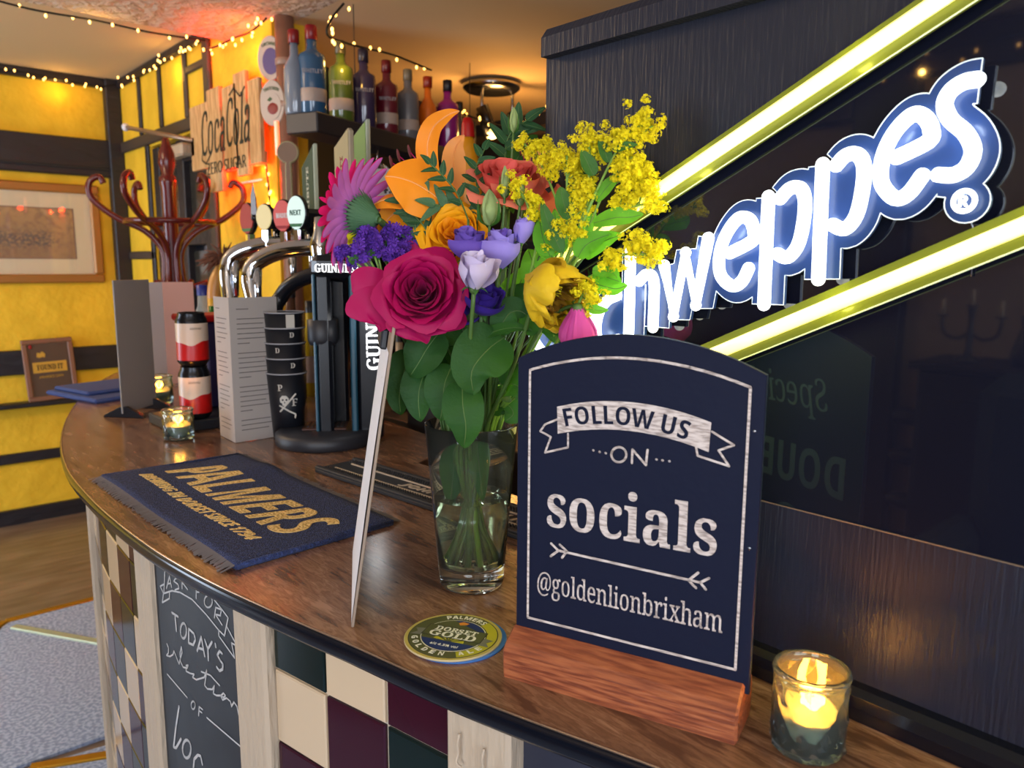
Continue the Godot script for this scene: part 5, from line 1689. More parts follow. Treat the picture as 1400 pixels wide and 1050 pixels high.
func goldenrod(label: String, centres: Array, root: Vector3, leaves: Array) -> void:
	var t := thing("goldenrod_sprig", label, "flower", root, 0.0, "goldenrod sprigs in the bouquet")
	var loc := []
	var rngs := []
	for c in centres:
		loc.append(c - root)
	var many := []
	for c in loc:
		for k in 6:
			many.append(c + Vector3(rngf.randfn(), rngf.randfn(), rngf.randfn()) * 0.0055)
	var fl := part(t, "floret_cluster", florets(many, 0.0016, 24, 0.0050), M.goldenrod)
	# the sprig's branches: one main stem, a twig to each cluster
	var far: Vector3 = loc[0]
	for c in loc:
		if c.length() > far.length():
			far = c
	var main := curve([Vector3.ZERO, far * 0.5 + Vector3(0, 0.012, 0), far], 8)
	part(t, "main_stem", MB.new().tube(main, 0.0013, 6).done(), M.stem_bright)
	for c in loc:
		var best: Vector3 = main[0]
		for p in main:
			if p.length() < c.length() * 0.85 and (p - c).length() < (best - c).length():
				best = p
		part(t, "twig", MB.new().tube([best, best.lerp(c, 0.5) + Vector3(0, -0.003, 0), c], 0.0007, 5).done(), M.stem_bright)
	for l in leaves:
		var path := []
		for p in l[0]:
			path.append(p - root)
		leaf(t, path, l[1], Vector3(-0.6, 0.35, 0.7), l[2], 0.3, 0.03)
	stem(t, root, Vector3(0, -0.3, 0), 0.0015, "stem_bright")


func bouquet() -> void:
	rngf.seed = 77
	var m := mat("leaf_dark", Color(0.03, 0.085, 0.045), 0.5)
	for a in [["leaf_dark", Color(0.15, 0.28, 0.17), Color(0.1, 0.24, 0.07)], ["leaf_mid", Color(0.22, 0.38, 0.17), Color(0.25, 0.45, 0.1)], ["leaf_neon_lit", Color(0.36, 0.6, 0.17), Color(0.42, 0.7, 0.14)], ["leaf_blue", Color(0.27, 0.4, 0.28), Color(0.18, 0.32, 0.16)], ["leaf_rose", Color(0.15, 0.29, 0.13), Color(0.26, 0.48, 0.1)]]:  # the brightest green holds the neon glow on leaves near the sign
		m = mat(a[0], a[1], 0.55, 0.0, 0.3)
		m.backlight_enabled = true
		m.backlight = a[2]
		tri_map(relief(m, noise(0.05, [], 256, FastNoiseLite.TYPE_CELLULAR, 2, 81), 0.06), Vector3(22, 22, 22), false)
	mat("midrib", Color(0.32, 0.44, 0.2), 0.6)
	mat("stem", Color(0.28, 0.4, 0.18), 0.5)
	mat("stem_bright", Color(0.45, 0.6, 0.22), 0.5)
	petal_mat("pink_deep", Color(0.52, 0.01, 0.26), Color(0.5, 0.0, 0.2))
	petal_mat("pink_hot", Color(0.63, 0.015, 0.31), Color(0.55, 0.02, 0.25))
	petal_mat("coral", Color(0.86, 0.36, 0.32), Color(0.6, 0.25, 0.2))
	petal_mat("coral_pale", Color(0.92, 0.5, 0.4), Color(0.6, 0.32, 0.22))
	petal_mat("yolk", Color(0.95, 0.67, 0.06), Color(0.65, 0.42, 0.0))
	petal_mat("yolk_deep", Color(0.92, 0.58, 0.04), Color(0.6, 0.35, 0.0))
	petal_mat("lilac", Color(0.6, 0.53, 0.84), Color(0.4, 0.34, 0.6))
	petal_mat("lilac_pale", Color(0.78, 0.73, 0.85), Color(0.5, 0.46, 0.58))
	petal_mat("violet", Color(0.2, 0.12, 0.48), Color(0.15, 0.08, 0.36))
	petal_mat("violet_mid", Color(0.4, 0.3, 0.66), Color(0.28, 0.2, 0.48))
	petal_mat("statice", Color(0.36, 0.19, 0.62), Color(0.25, 0.12, 0.42), 0.8)
	petal_mat("goldenrod", Color(0.9, 0.84, 0.1), Color(0.62, 0.6, 0.03), 0.75)
	petal_mat("lily", Color(0.96, 0.58, 0.12), Color(0.7, 0.38, 0.04), 0.45)
	petal_mat("lily_pale", Color(0.95, 0.66, 0.38), Color(0.6, 0.38, 0.18), 0.45)
	petal_mat("mustard", Color(0.82, 0.68, 0.1), Color(0.5, 0.4, 0.02), 0.6)
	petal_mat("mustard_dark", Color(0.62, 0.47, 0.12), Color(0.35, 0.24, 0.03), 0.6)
	petal_mat("gerbera_face", Color(0.88, 0.14, 0.47), Color(0.55, 0.08, 0.3))
	petal_mat("gerbera_back", Color(0.76, 0.42, 0.74), Color(0.5, 0.22, 0.45))
	petal_mat("magenta", Color(0.78, 0.28, 0.58), Color(0.5, 0.16, 0.35))
	mat("anther", Color(0.36, 0.1, 0.12), 0.7)
	petal_mat("bud_green", Color(0.55, 0.62, 0.4), Color(0.2, 0.25, 0.1))
	vase()
	var cam_at := Vector3(0, 1.48, 0)
	var eye := func(p: Vector3) -> Vector3: return (cam_at - p).normalized()
	# roses
	var p := Vector3(0.4378, 1.453, -0.6211)
	rose("pink_rose", "large hot pink rose facing the camera at the front of the bouquet", "flower", p, eye.call(p) + Vector3(-0.1, 0.28, 0.0), 0.0385, ["pink_deep", "pink_hot", "pink_hot"], 30, 0.95, 1.0, "")
	var pr := get_child(get_child_count() - 1)
	for e in [[Vector3(0.4363, 1.4505, -0.6558), Vector3(0.4184, 1.452, -0.6654), Vector3(0.4025, 1.4557, -0.6737), Vector3(0.3947, 1.4542, -0.6803)], [Vector3(0.4326, 1.4413, -0.6505), Vector3(0.4142, 1.4378, -0.6594), Vector3(0.4012, 1.4322, -0.6658), Vector3(0.3961, 1.4237, -0.6659)], [Vector3(0.4437, 1.4344, -0.6323), Vector3(0.4315, 1.4244, -0.6276), Vector3(0.4228, 1.4141, -0.6264), Vector3(0.4207, 1.4085, -0.6272)], [Vector3(0.4572, 1.4345, -0.6202), Vector3(0.4546, 1.4244, -0.6096), Vector3(0.4527, 1.4142, -0.6024)], [Vector3(0.48, 1.4554, -0.6381), Vector3(0.5004, 1.4567, -0.6337), Vector3(0.5124, 1.4483, -0.628)], [Vector3(0.4647, 1.4701, -0.6549), Vector3(0.4675, 1.4849, -0.669), Vector3(0.4728, 1.4925, -0.6659)]]:
		var path := []
		for q in e:
			path.append(q - p)
		part(pr, "petal", blade(path, 0.0235, eye.call(p), -0.25, 0.45, 0.04, 0.6, 8, 0.7), M.pink_hot)
	p = Vector3(0.5449, 1.5629, -0.6159)
	rose("coral_rose", "open coral rose at the top of the bouquet under the goldenrod", "flower", p, Vector3(-0.25, 0.85, 0.35), 0.045, ["coral", "coral", "coral_pale"], 20, 1.15, 0.95, "")
	p = Vector3(0.4964, 1.5113, -0.6418)
	rose("yellow_rose", "golden yellow rose with ruffled petals behind the lilac blooms", "flower", p, eye.call(p) + Vector3(-0.15, 0.5, -0.1), 0.034, ["yolk_deep", "yolk", "yolk"], 24, 1.0, 0.8, "", 0.07)
	p = Vector3(0.5084, 1.4536, -0.5104)
	wilted_rose(p, eye.call(p))
	# lisianthus
	p = Vector3(0.479, 1.4991, -0.6006)
	rose("lisianthus", "small violet lisianthus bloom just left of the lilac pair", "flower", p, Vector3(-0.25, 0.9, 0.3), 0.0205, ["violet_mid", "violet_mid", "violet_mid"], 10, 0.9, 1.6, "lisianthus blooms", 0.1, true, 1.0)
	p = Vector3(0.4987, 1.4943, -0.5751)
	rose("lisianthus", "lilac lisianthus bloom in the middle of the bouquet, tallest of the group", "flower", p, Vector3(-0.1, 0.95, 0.25), 0.0205, ["violet_mid", "lilac", "lilac"], 10, 0.9, 1.9, "lisianthus blooms", 0.1, true, 0.9)
	p = Vector3(0.4567, 1.4733, -0.5608)
	rose("lisianthus", "palest lilac lisianthus bloom in front of the violet ones", "flower", p, Vector3(-0.1, 0.95, 0.3), 0.0225, ["lilac_pale", "lilac_pale", "lilac_pale"], 9, 0.95, 1.6, "lisianthus blooms", 0.1, true, 0.85)
	p = Vector3(0.5135, 1.5125, -0.5588)
	rose("lisianthus", "small lilac lisianthus bud under the coral rose", "flower", p, Vector3(0.0, 0.95, 0.25), 0.0125, ["lilac", "lilac", "lilac"], 8, 0.85, 2.1, "lisianthus blooms", 0.1, true, 1.0)
	p = Vector3(0.4859, 1.4446, -0.5831)
	rose("lisianthus", "deep violet lisianthus bloom below the pale lilac one", "flower", p, Vector3(-0.2, 0.7, 0.5), 0.022, ["violet", "violet", "violet"], 11, 1.0, 1.4, "lisianthus blooms", 0.08, true, 0.7)
	p = Vector3(0.4822, 1.4389, -0.6191)
	rose("lisianthus", "dark violet lisianthus bloom tucked behind the pink rose", "flower", p, Vector3(-0.4, 0.6, 0.5), 0.026, ["violet", "violet", "violet"], 10, 1.0, 1.2, "lisianthus blooms", 0.08, true, 0.6)
	# buds on stalks
	for a in [["plump pale green lisianthus bud standing before the coral rose", Vector3(0.5013, 1.5351, -0.5948), 0.0115, 0.034], ["slim green lisianthus bud left of the goldenrod", Vector3(0.5117, 1.5596, -0.5838), 0.0055, 0.03], ["narrow green lisianthus bud beside the slim one", Vector3(0.5186, 1.5507, -0.569), 0.005, 0.028], ["slender green bud rising behind the coral rose", Vector3(0.5761, 1.6339, -0.6434), 0.006, 0.026]]:
		p = a[1]
		var t := thing("flower_bud", a[0], "bud", p, 0.0, "green buds")
		for k in 3:
			var rot := Basis(Vector3.UP, k * TAU / 3.0 + 0.4)
			part(t, "bud_petal", blade([rot * Vector3(0, -a[3] * 0.5, 0), rot * Vector3(a[2] * 0.75, -a[3] * 0.1, 0), rot * Vector3(a[2] * 0.4, a[3] * 0.3, 0), rot * Vector3(0.0005, a[3] * 0.55, 0)], a[2] * 0.95, rot * Vector3.RIGHT, -0.4), M.bud_green)
		for k in 4:
			var d := Vector3(cos(k * 1.57), 0, sin(k * 1.57))
			part(t, "sepal", blade([Vector3(0, -a[3] * 0.52, 0), Vector3(0, -a[3] * 0.3, 0) + d * a[2] * 1.1, Vector3(0, a[3] * 0.25, 0) + d * a[2] * 1.25], a[2] * 0.2, d, 0.2), M.leaf_mid)
		stem(t, p - Vector3(0, a[3] * 0.5, 0), Vector3(0, -0.2, 0), 0.0014)
	gerbera()
	lilies()
	statice()
	goldenrods()
	foliage()
	hanging_bud()


func vase() -> void:
	glass("vase_glass", Color(0.97, 1.0, 0.97), 0.01)
	glass("vase_water", Color(0.9, 0.93, 0.8), 0.02, true, 0.033)
	var t := thing("glass_vase", "tall clear glass vase of greenish water holding the bouquet", "vase", VASE)
	part(t, "glass", lathem([Vector2(0, 0.0004), Vector2(0.030, 0.0004), Vector2(0.0345, 0.002), Vector2(0.0365, 0.006), Vector2(0.0375, 0.02), Vector2(0.0425, 0.08), Vector2(0.0475, 0.14), Vector2(0.0515, 0.186), Vector2(0.051, 0.188), Vector2(0.0495, 0.1875), Vector2(0.0455, 0.14), Vector2(0.0405, 0.08), Vector2(0.0362, 0.03), Vector2(0.0335, 0.025), Vector2(0.0, 0.0235)], 64), M.vase_glass)
	part(t, "water", lathem([Vector2(0, 0.0238), Vector2(0.0332, 0.0255), Vector2(0.0358, 0.0305), Vector2(0.0401, 0.08), Vector2(0.0421, 0.105), Vector2(0.0416, 0.1045), Vector2(0, 0.104)], 64), M.vase_water)


# a rose dried at the edges, its petals fallen open round a hollow
func wilted_rose(p: Vector3, n: Vector3) -> void:
	var t := thing("wilted_yellow_rose", "crumpled mustard yellow rose beside the sign top", "flower", p)
	var right := Vector3(0.7455, 0.0058, 0.6665)
	var up := Vector3(0.0976, 0.9882, -0.1178)
	# a hollow cup turned to the lower right
	var axis := (n * 0.5 + right * 0.62 - up * 0.38).normalized()
	var x := axis.cross(up).normalized()
	var b := Basis(x, axis, x.cross(axis))
	for i in 15:
		var k := i / 14.0
		var az := i * 2.39996
		var rows := []
		var rr := lerpf(0.009, 0.032, k)
		for iv in 13:
			var v := iv / 12.0
			var row := []
			for iu in 15:
				var u := -1.0 + iu / 7.0
				var a := az + u * lerpf(1.5, 1.05, k)
				var crump := 0.0034 * sin(u * 5.0 + i * 2.1 + v * 4.0) + 0.0026 * sin(u * 11.0 + v * 8.0 + i * 1.3) + 0.0016 * sin(u * 23.0 - v * 13.0 + i * 3.0) * v
				var rad := rr * (0.3 + 0.78 * sin(v * 2.25)) * (1.0 + 0.12 * sin(a * 2.0 + 0.6)) + crump * v
				var h := lerpf(-0.030, lerpf(0.002, 0.019, k) - 0.007 * u * u + 0.006 * sin(a * 2.0 + i), v) + crump * (0.5 + v)
				row.append(b * Vector3(cos(a) * rad, h, sin(a) * rad))
			rows.append(row)
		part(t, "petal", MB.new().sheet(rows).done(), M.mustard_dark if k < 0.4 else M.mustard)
	for k in 14:
		var a := rngf.randf() * TAU
		var q := b * Vector3(cos(a) * 0.006, -0.008, sin(a) * 0.006)
		part(t, "stamen", MB.new().tube([q, q + axis * 0.012 + Vector3(rngf.randf_range(-1, 1), rngf.randf_range(-1, 1), rngf.randf_range(-1, 1)) * 0.004], 0.0004, 4).done(), M.goldenrod)
	stem(t, p - axis * 0.02, Vector3(0, -0.4, 0))


func gerbera() -> void:
	var p := Vector3(0.4192, 1.5313, -0.7083)
	var t := thing("pink_gerbera", "pink gerbera seen from behind at the left of the bouquet", "flower", p)
	var right := Vector3(0.7455, 0.0058, 0.6665)
	var up := Vector3(0.0976, 0.9882, -0.1178)
	var fwd := Vector3(0.6593, -0.1528, -0.7362)
	var axis := (right * -0.86 + up * 0.30 + fwd * 0.36).normalized()
	var x := axis.cross(up).normalized()
	var b := Basis(x, axis, x.cross(axis))
	for layer in 3:
		var n := 22 - layer * 4
		for i in n:
			var a := TAU * (i + layer * 0.4) / n + rngf.randf_range(-0.05, 0.05)
			var d := b * Vector3(cos(a), 0, sin(a))
			var r: float = [0.061, 0.052, 0.034][layer] * rngf.randf_range(0.93, 1.05)
			var up1: float = [0.0, 0.006, 0.011][layer]
			var bend: float = [-0.006, 0.004, 0.008][layer] + rngf.randf_range(-0.004, 0.004)
			var path := [d * 0.009 + axis * up1 * 0.4, d * r * 0.5 + axis * (up1 + 0.004), d * r + axis * (up1 + bend)]
			var pt := part(t, "petal", blade(path, 0.0058 if layer < 2 else 0.003, axis, 0.25, 0.6, 0.0, 0.6, 4, 0.5), M.gerbera_face)
			if layer == 0:
				var low := []
				for q in path:
					low.append(q - axis * 0.0012)
				part(pt, "underside", blade(low, 0.0058, axis, 0.25, 0.6, 0.0, 0.6, 4, 0.5), M.gerbera_back)
	part(t, "disc", MB.new().lathe([Vector2(0.012, 0.004), Vector2(0.011, 0.01), Vector2(0.005, 0.013), Vector2(0, 0.0125)], 20, Vector3.ZERO, b).done(), M.anther)
	# green cup of scales behind the petals
	part(t, "calyx", MB.new().lathe([Vector2(0.0035, -0.028), Vector2(0.006, -0.024), Vector2(0.013, -0.014), Vector2(0.019, -0.004), Vector2(0.017, 0.0), Vector2(0, 0.0)], 20, Vector3.ZERO, b).done(), M.leaf_blue)
	for k in 36:
		var a := TAU * k / 36
		var d := b * Vector3(cos(a), 0, sin(a))
		var h := rngf.randf_range(0.0, 0.006)
		part(t, "bract", blade([d * 0.006 - axis * 0.026, d * 0.0155 - axis * 0.012, d * (0.0225 + h * 0.8) + axis * (h * 0.5 - 0.003)], 0.0024, d, 0.1), M.leaf_blue)
	var st := []
	for q in [p - axis * 0.026, Vector3(0.4497, 1.5173, -0.6985), Vector3(0.4706, 1.4927, -0.695), Vector3(0.4987, 1.4258, -0.6899), VASE + Vector3(-0.02, 0.19, 0.005), VASE + Vector3(0.012, 0.03, -0.008)]:
		st.append(q - p)
	part(t, "stem", MB.new().tube(curve(st, 6), 0.0036, 9).done(), M.stem)


func lily(label: String, p: Vector3, petals: Array, anthers: Array) -> void:
	var t := thing("orange_lily", label, "flower", p, 0.0, "orange lilies")
	var n := Vector3(-0.66, 0.15, 0.74)
	for e in petals:
		var path := []
		for q in e[0]:
			path.append(q - p)
		var o := part(t, "petal", blade(path, e[1], (n + e[3]).normalized(), e[2], 0.95, 0.03, 0.5, 8, 0.3), M[e[4]])
		var c := curve(path, 4)
		part(o, "midrib", MB.new().tube(c, 0.0009, 5).done(), M.lily_pale)
	for a in anthers:
		var c: Vector3 = a - p
		part(t, "filament", MB.new().tube([Vector3.ZERO, c * 0.6 + Vector3(0, 0.008, 0), c], 0.0007, 5).done(), M.pink_hot)
		part(t, "anther", MB.new().ball(c, Vector3(0.0018, 0.0075, 0.0018), 8, 8, Basis(Vector3(0.3, 0.2, 0.9).normalized(), 0.4)).done(), M.anther)
	stem(t, p, Vector3(0, -0.4, 0), 0.0028)


func lilies() -> void:
	lily("large orange lily with curling petals at the upper left of the bouquet", Vector3(0.5162, 1.5316, -0.6827), [
		[[Vector3(0.5169, 1.5262, -0.6605), Vector3(0.4895, 1.5474, -0.6623), Vector3(0.4681, 1.5613, -0.6708), Vector3(0.4519, 1.5673, -0.6798), Vector3(0.4414, 1.5687, -0.6894)], 0.031, -0.12, Vector3(0, 0.3, 0), "lily"],
		[[Vector3(0.516, 1.5351, -0.6903), Vector3(0.517, 1.5692, -0.7101), Vector3(0.5158, 1.6051, -0.7187), Vector3(0.5199, 1.6282, -0.713), Vector3(0.5269, 1.6399, -0.6956), Vector3(0.5336, 1.6437, -0.6835)], 0.0125, 0.3, Vector3(-0.3, 0, 0.2), "lily"],
		[[Vector3(0.5087, 1.5344, -0.6832), Vector3(0.4809, 1.5444, -0.6829), Vector3(0.4556, 1.5479, -0.6928), Vector3(0.4427, 1.5441, -0.7035), Vector3(0.4396, 1.538, -0.7186)], 0.0125, -0.3, Vector3(0, 0.9, 0), "lily"],
		[[Vector3(0.506, 1.5313, -0.6849), Vector3(0.4831, 1.5367, -0.693), Vector3(0.4656, 1.5347, -0.7015), Vector3(0.4562, 1.527, -0.7083), Vector3(0.4503, 1.5102, -0.7169)], 0.016, 0.3, Vector3(0, -0.2, 0), "yolk_deep"],
		[[Vector3(0.5271, 1.5374, -0.6944), Vector3(0.5531, 1.5766, -0.72), Vector3(0.564, 1.6112, -0.7311), Vector3(0.5706, 1.6271, -0.7216)], 0.014, 0.3, Vector3.ZERO, "lily_pale"],
		[[Vector3(0.5241, 1.5328, -0.6826), Vector3(0.5245, 1.5283, -0.6677), Vector3(0.5245, 1.5125, -0.6576)], 0.014, 0.3, Vector3.ZERO, "lily_pale"],
	], [Vector3(0.4801, 1.5957, -0.7215), Vector3(0.4923, 1.6012, -0.7185), Vector3(0.4678, 1.5873, -0.7172)])
	lily("smaller orange lily with dark anthers behind the coral rose", Vector3(0.6023, 1.5709, -0.6476), [
		[[Vector3(0.6025, 1.5725, -0.6478), Vector3(0.6052, 1.5923, -0.6631), Vector3(0.607, 1.6135, -0.6727)], 0.014, 0.3, Vector3.ZERO, "lily_pale"],
		[[Vector3(0.6025, 1.5725, -0.6478), Vector3(0.6123, 1.5911, -0.6429), Vector3(0.6181, 1.6073, -0.641)], 0.014, 0.3, Vector3.ZERO, "lily_pale"],
		[[Vector3(0.5953, 1.5698, -0.6401), Vector3(0.5683, 1.5421, -0.5906), Vector3(0.555, 1.5183, -0.5637)], 0.012, 0.3, Vector3.ZERO, "coral_pale"],
	], [Vector3(0.5958, 1.6072, -0.6542), Vector3(0.6012, 1.5922, -0.6395), Vector3(0.6054, 1.6145, -0.6539)])
	# yellow freesia-like scraps under the gerbera
	var q := Vector3(0.4195, 1.5033, -0.7159)
	var t := thing("yellow_petal_flower", "small yellow flower peeping out under the gerbera", "flower", q)
	for k in 5:
		var d := Vector3(cos(k * 1.25), sin(k * 1.25), 0.2) * 0.012
		part(t, "petal", blade([Vector3.ZERO, d * 0.6 + Vector3(0, 0, 0.003), d], 0.006, Vector3(-0.5, 0.2, 0.8), 0.3), M.goldenrod)
	stem(t, q, Vector3.ZERO, 0.0013)


func statice() -> void:
	for a in [["violet statice spray left of the pink rose, lower tuft", [Vector3(0.4054, 1.4931, -0.6924), Vector3(0.4145, 1.4969, -0.6919), Vector3(0.4239, 1.4986, -0.6905), Vector3(0.4, 1.488, -0.6962), Vector3(0.4307, 1.4943, -0.6904)], Vector3(0.4353, 1.4569, -0.6921)], ["violet statice spray under the gerbera stem, largest tuft", [Vector3(0.4229, 1.512, -0.701), Vector3(0.4293, 1.5091, -0.6946), Vector3(0.4355, 1.5032, -0.6879), Vector3(0.4422, 1.4973, -0.6807), Vector3(0.4473, 1.4922, -0.6751), Vector3(0.4433, 1.5094, -0.689), Vector3(0.44, 1.4869, -0.6737), Vector3(0.4288, 1.503, -0.687), Vector3(0.4555, 1.5014, -0.6832)], Vector3(0.4608, 1.458, -0.6966)], ["small violet statice tuft between lily and yellow rose", [Vector3(0.466, 1.51, -0.6891), Vector3(0.4698, 1.507, -0.6852), Vector3(0.4663, 1.5133, -0.6963)], Vector3(0.476, 1.4656, -0.6981)]]:
		var root: Vector3 = a[2]
		var t := thing("statice_spray", a[0], "flower", root, 0.0, "violet statice sprays")
		var many := []
		for c in a[1]:
			var q: Vector3 = c - root
			for k in 3:
				many.append(q + Vector3(rngf.randfn(), rngf.randfn(), rngf.randfn()) * 0.004)
			part(t, "twig", MB.new().tube([Vector3.ZERO, q * 0.5 + Vector3(0.002, 0, 0.002), q], 0.0012, 5).done(), M.stem_bright)
			part(t, "bract", blade([q * 0.7, q * 0.85 + Vector3(-0.003, 0.001, 0.003), q * 0.95], 0.0035, Vector3(-0.6, 0.3, 0.7), 0.2), M.leaf_mid)
		part(t, "floret_cluster", florets(many, 0.0042, 16, 0.0062), M.statice)
		stem(t, root, Vector3.ZERO, 0.0018, "stem")


func goldenrods() -> void:
	goldenrod("tallest goldenrod sprig at the upper right of the bouquet", [Vector3(0.5785, 1.6138, -0.4606), Vector3(0.5726, 1.6098, -0.465), Vector3(0.5802, 1.6059, -0.4574), Vector3(0.5668, 1.6058, -0.4694), Vector3(0.5753, 1.6019, -0.4609), Vector3(0.5671, 1.5986, -0.4676), Vector3(0.5604, 1.5966, -0.4732), Vector3(0.5593, 1.5967, -0.4809), Vector3(0.5527, 1.5939, -0.4795)], Vector3(0.5471, 1.5478, -0.4953), [[[Vector3(0.5545, 1.5741, -0.4874), Vector3(0.5526, 1.5854, -0.4915), Vector3(0.5494, 1.5941, -0.4961)], 0.006, "leaf_mid"], [[Vector3(0.5507, 1.584, -0.4792), Vector3(0.5555, 1.5866, -0.4687), Vector3(0.5599, 1.5872, -0.458)], 0.0045, "leaf_mid"]])
	goldenrod("goldenrod sprig with two round tufts in front of dark board", [Vector3(0.5508, 1.5983, -0.5093), Vector3(0.5464, 1.5956, -0.5126), Vector3(0.5543, 1.593, -0.505), Vector3(0.5563, 1.5876, -0.5021), Vector3(0.5511, 1.5862, -0.5065), Vector3(0.5586, 1.5903, -0.5006)], Vector3(0.5487, 1.5399, -0.5058), [[[Vector3(0.547, 1.5626, -0.4985), Vector3(0.5437, 1.5747, -0.504), Vector3(0.5408, 1.586, -0.509)], 0.0075, "leaf_mid"]])
	goldenrod("goldenrod sprig beside the small lily, leftmost in the bouquet", [Vector3(0.5439, 1.6004, -0.5907), Vector3(0.5511, 1.6012, -0.5844), Vector3(0.5545, 1.599, -0.5741), Vector3(0.5489, 1.5918, -0.5776), Vector3(0.5542, 1.5933, -0.5664), Vector3(0.5536, 1.5854, -0.5584), Vector3(0.5558, 1.5804, -0.5554), Vector3(0.5499, 1.5747, -0.5596), Vector3(0.5504, 1.5727, -0.5519)], Vector3(0.5619, 1.5254, -0.5521), [])
	goldenrod("thick goldenrod sprig in the middle of the yellow mass", [Vector3(0.5449, 1.5834, -0.5318), Vector3(0.5498, 1.58, -0.5268), Vector3(0.5529, 1.5745, -0.5229), Vector3(0.5466, 1.5745, -0.5284), Vector3(0.5418, 1.5786, -0.5336), Vector3(0.55, 1.567, -0.5171), Vector3(0.5504, 1.5602, -0.5154), Vector3(0.5501, 1.5535, -0.5074), Vector3(0.5456, 1.5588, -0.5194), Vector3(0.5482, 1.5447, -0.5073), Vector3(0.5436, 1.5399, -0.5104), Vector3(0.5468, 1.5496, -0.5232), Vector3(0.5522, 1.5488, -0.5046), Vector3(0.5455, 1.5331, -0.5073)], Vector3(0.5442, 1.5029, -0.5293), [[[Vector3(0.5406, 1.5234, -0.5233), Vector3(0.5381, 1.5406, -0.5291), Vector3(0.5374, 1.5544, -0.5326)], 0.009, "leaf_mid"]])
	goldenrod("goldenrod sprig over the end of the upper yellow tube", [Vector3(0.5576, 1.5788, -0.4788), Vector3(0.5628, 1.5815, -0.4746), Vector3(0.5635, 1.5775, -0.4665), Vector3(0.5665, 1.5729, -0.4628), Vector3(0.5603, 1.5703, -0.4678), Vector3(0.5594, 1.5722, -0.4758), Vector3(0.5639, 1.5664, -0.4638), Vector3(0.5666, 1.569, -0.4619), Vector3(0.5562, 1.5637, -0.4701), Vector3(0.5576, 1.5584, -0.4677)], Vector3(0.5502, 1.5163, -0.5064), [[[Vector3(0.5501, 1.5395, -0.4977), Vector3(0.554, 1.5506, -0.4898), Vector3(0.5569, 1.5581, -0.4819), Vector3(0.5611, 1.5602, -0.4785)], 0.006, "leaf_neon_lit"]])
	goldenrod("drooping goldenrod sprig at the right end of the bouquet", [Vector3(0.5626, 1.5532, -0.4622), Vector3(0.5678, 1.5559, -0.4581), Vector3(0.5684, 1.5528, -0.4501), Vector3(0.5708, 1.5476, -0.4468), Vector3(0.5689, 1.5467, -0.4552), Vector3(0.5638, 1.5453, -0.4595), Vector3(0.5697, 1.541, -0.4465), Vector3(0.5699, 1.5393, -0.4392), Vector3(0.571, 1.5354, -0.4374), Vector3(0.5619, 1.5471, -0.4683), Vector3(0.5605, 1.5435, -0.4756), Vector3(0.5624, 1.5369, -0.4726), Vector3(0.5609, 1.5332, -0.48)], Vector3(0.5462, 1.5026, -0.5071), [[[Vector3(0.5465, 1.5192, -0.4967), Vector3(0.5496, 1.5232, -0.4744), Vector3(0.5567, 1.5236, -0.4614), Vector3(0.5618, 1.526, -0.4504)], 0.009, "leaf_neon_lit"]])
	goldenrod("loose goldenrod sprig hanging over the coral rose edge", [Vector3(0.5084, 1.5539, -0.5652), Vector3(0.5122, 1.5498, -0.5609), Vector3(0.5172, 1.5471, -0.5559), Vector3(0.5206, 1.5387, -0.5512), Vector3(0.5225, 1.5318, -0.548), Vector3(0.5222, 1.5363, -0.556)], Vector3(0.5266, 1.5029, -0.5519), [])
	goldenrod("low goldenrod sprig in front of the neon letters", [Vector3(0.5478, 1.499, -0.4506), Vector3(0.5519, 1.501, -0.4473), Vector3(0.556, 1.4978, -0.443), Vector3(0.5564, 1.4932, -0.4349), Vector3(0.5598, 1.4887, -0.4309), Vector3(0.5544, 1.4913, -0.4431), Vector3(0.5498, 1.4938, -0.4478), Vector3(0.5411, 1.486, -0.4675), Vector3(0.5442, 1.4821, -0.464), Vector3(0.5384, 1.4886, -0.4705), Vector3(0.5573, 1.4874, -0.4329)], Vector3(0.5351, 1.4651, -0.4957), [[[Vector3(0.5383, 1.4739, -0.4879), Vector3(0.5441, 1.4687, -0.4748), Vector3(0.5488, 1.4649, -0.463)], 0.0095, "leaf_neon_lit"], [[Vector3(0.5337, 1.4753, -0.4855), Vector3(0.5423, 1.4741, -0.4708), Vector3(0.5427, 1.4676, -0.4622)], 0.007, "leaf_neon_lit"]])
	goldenrod("small unopened goldenrod tuft right of the wilted rose", [Vector3(0.5236, 1.4521, -0.4829), Vector3(0.5234, 1.4478, -0.4754), Vector3(0.5265, 1.4544, -0.474), Vector3(0.5262, 1.4581, -0.4818)], Vector3(0.5244, 1.4346, -0.4989), [[[Vector3(0.5218, 1.4435, -0.4828), Vector3(0.5251, 1.4399, -0.4722), Vector3(0.5335, 1.44, -0.4647)], 0.005, "leaf_neon_lit"]])
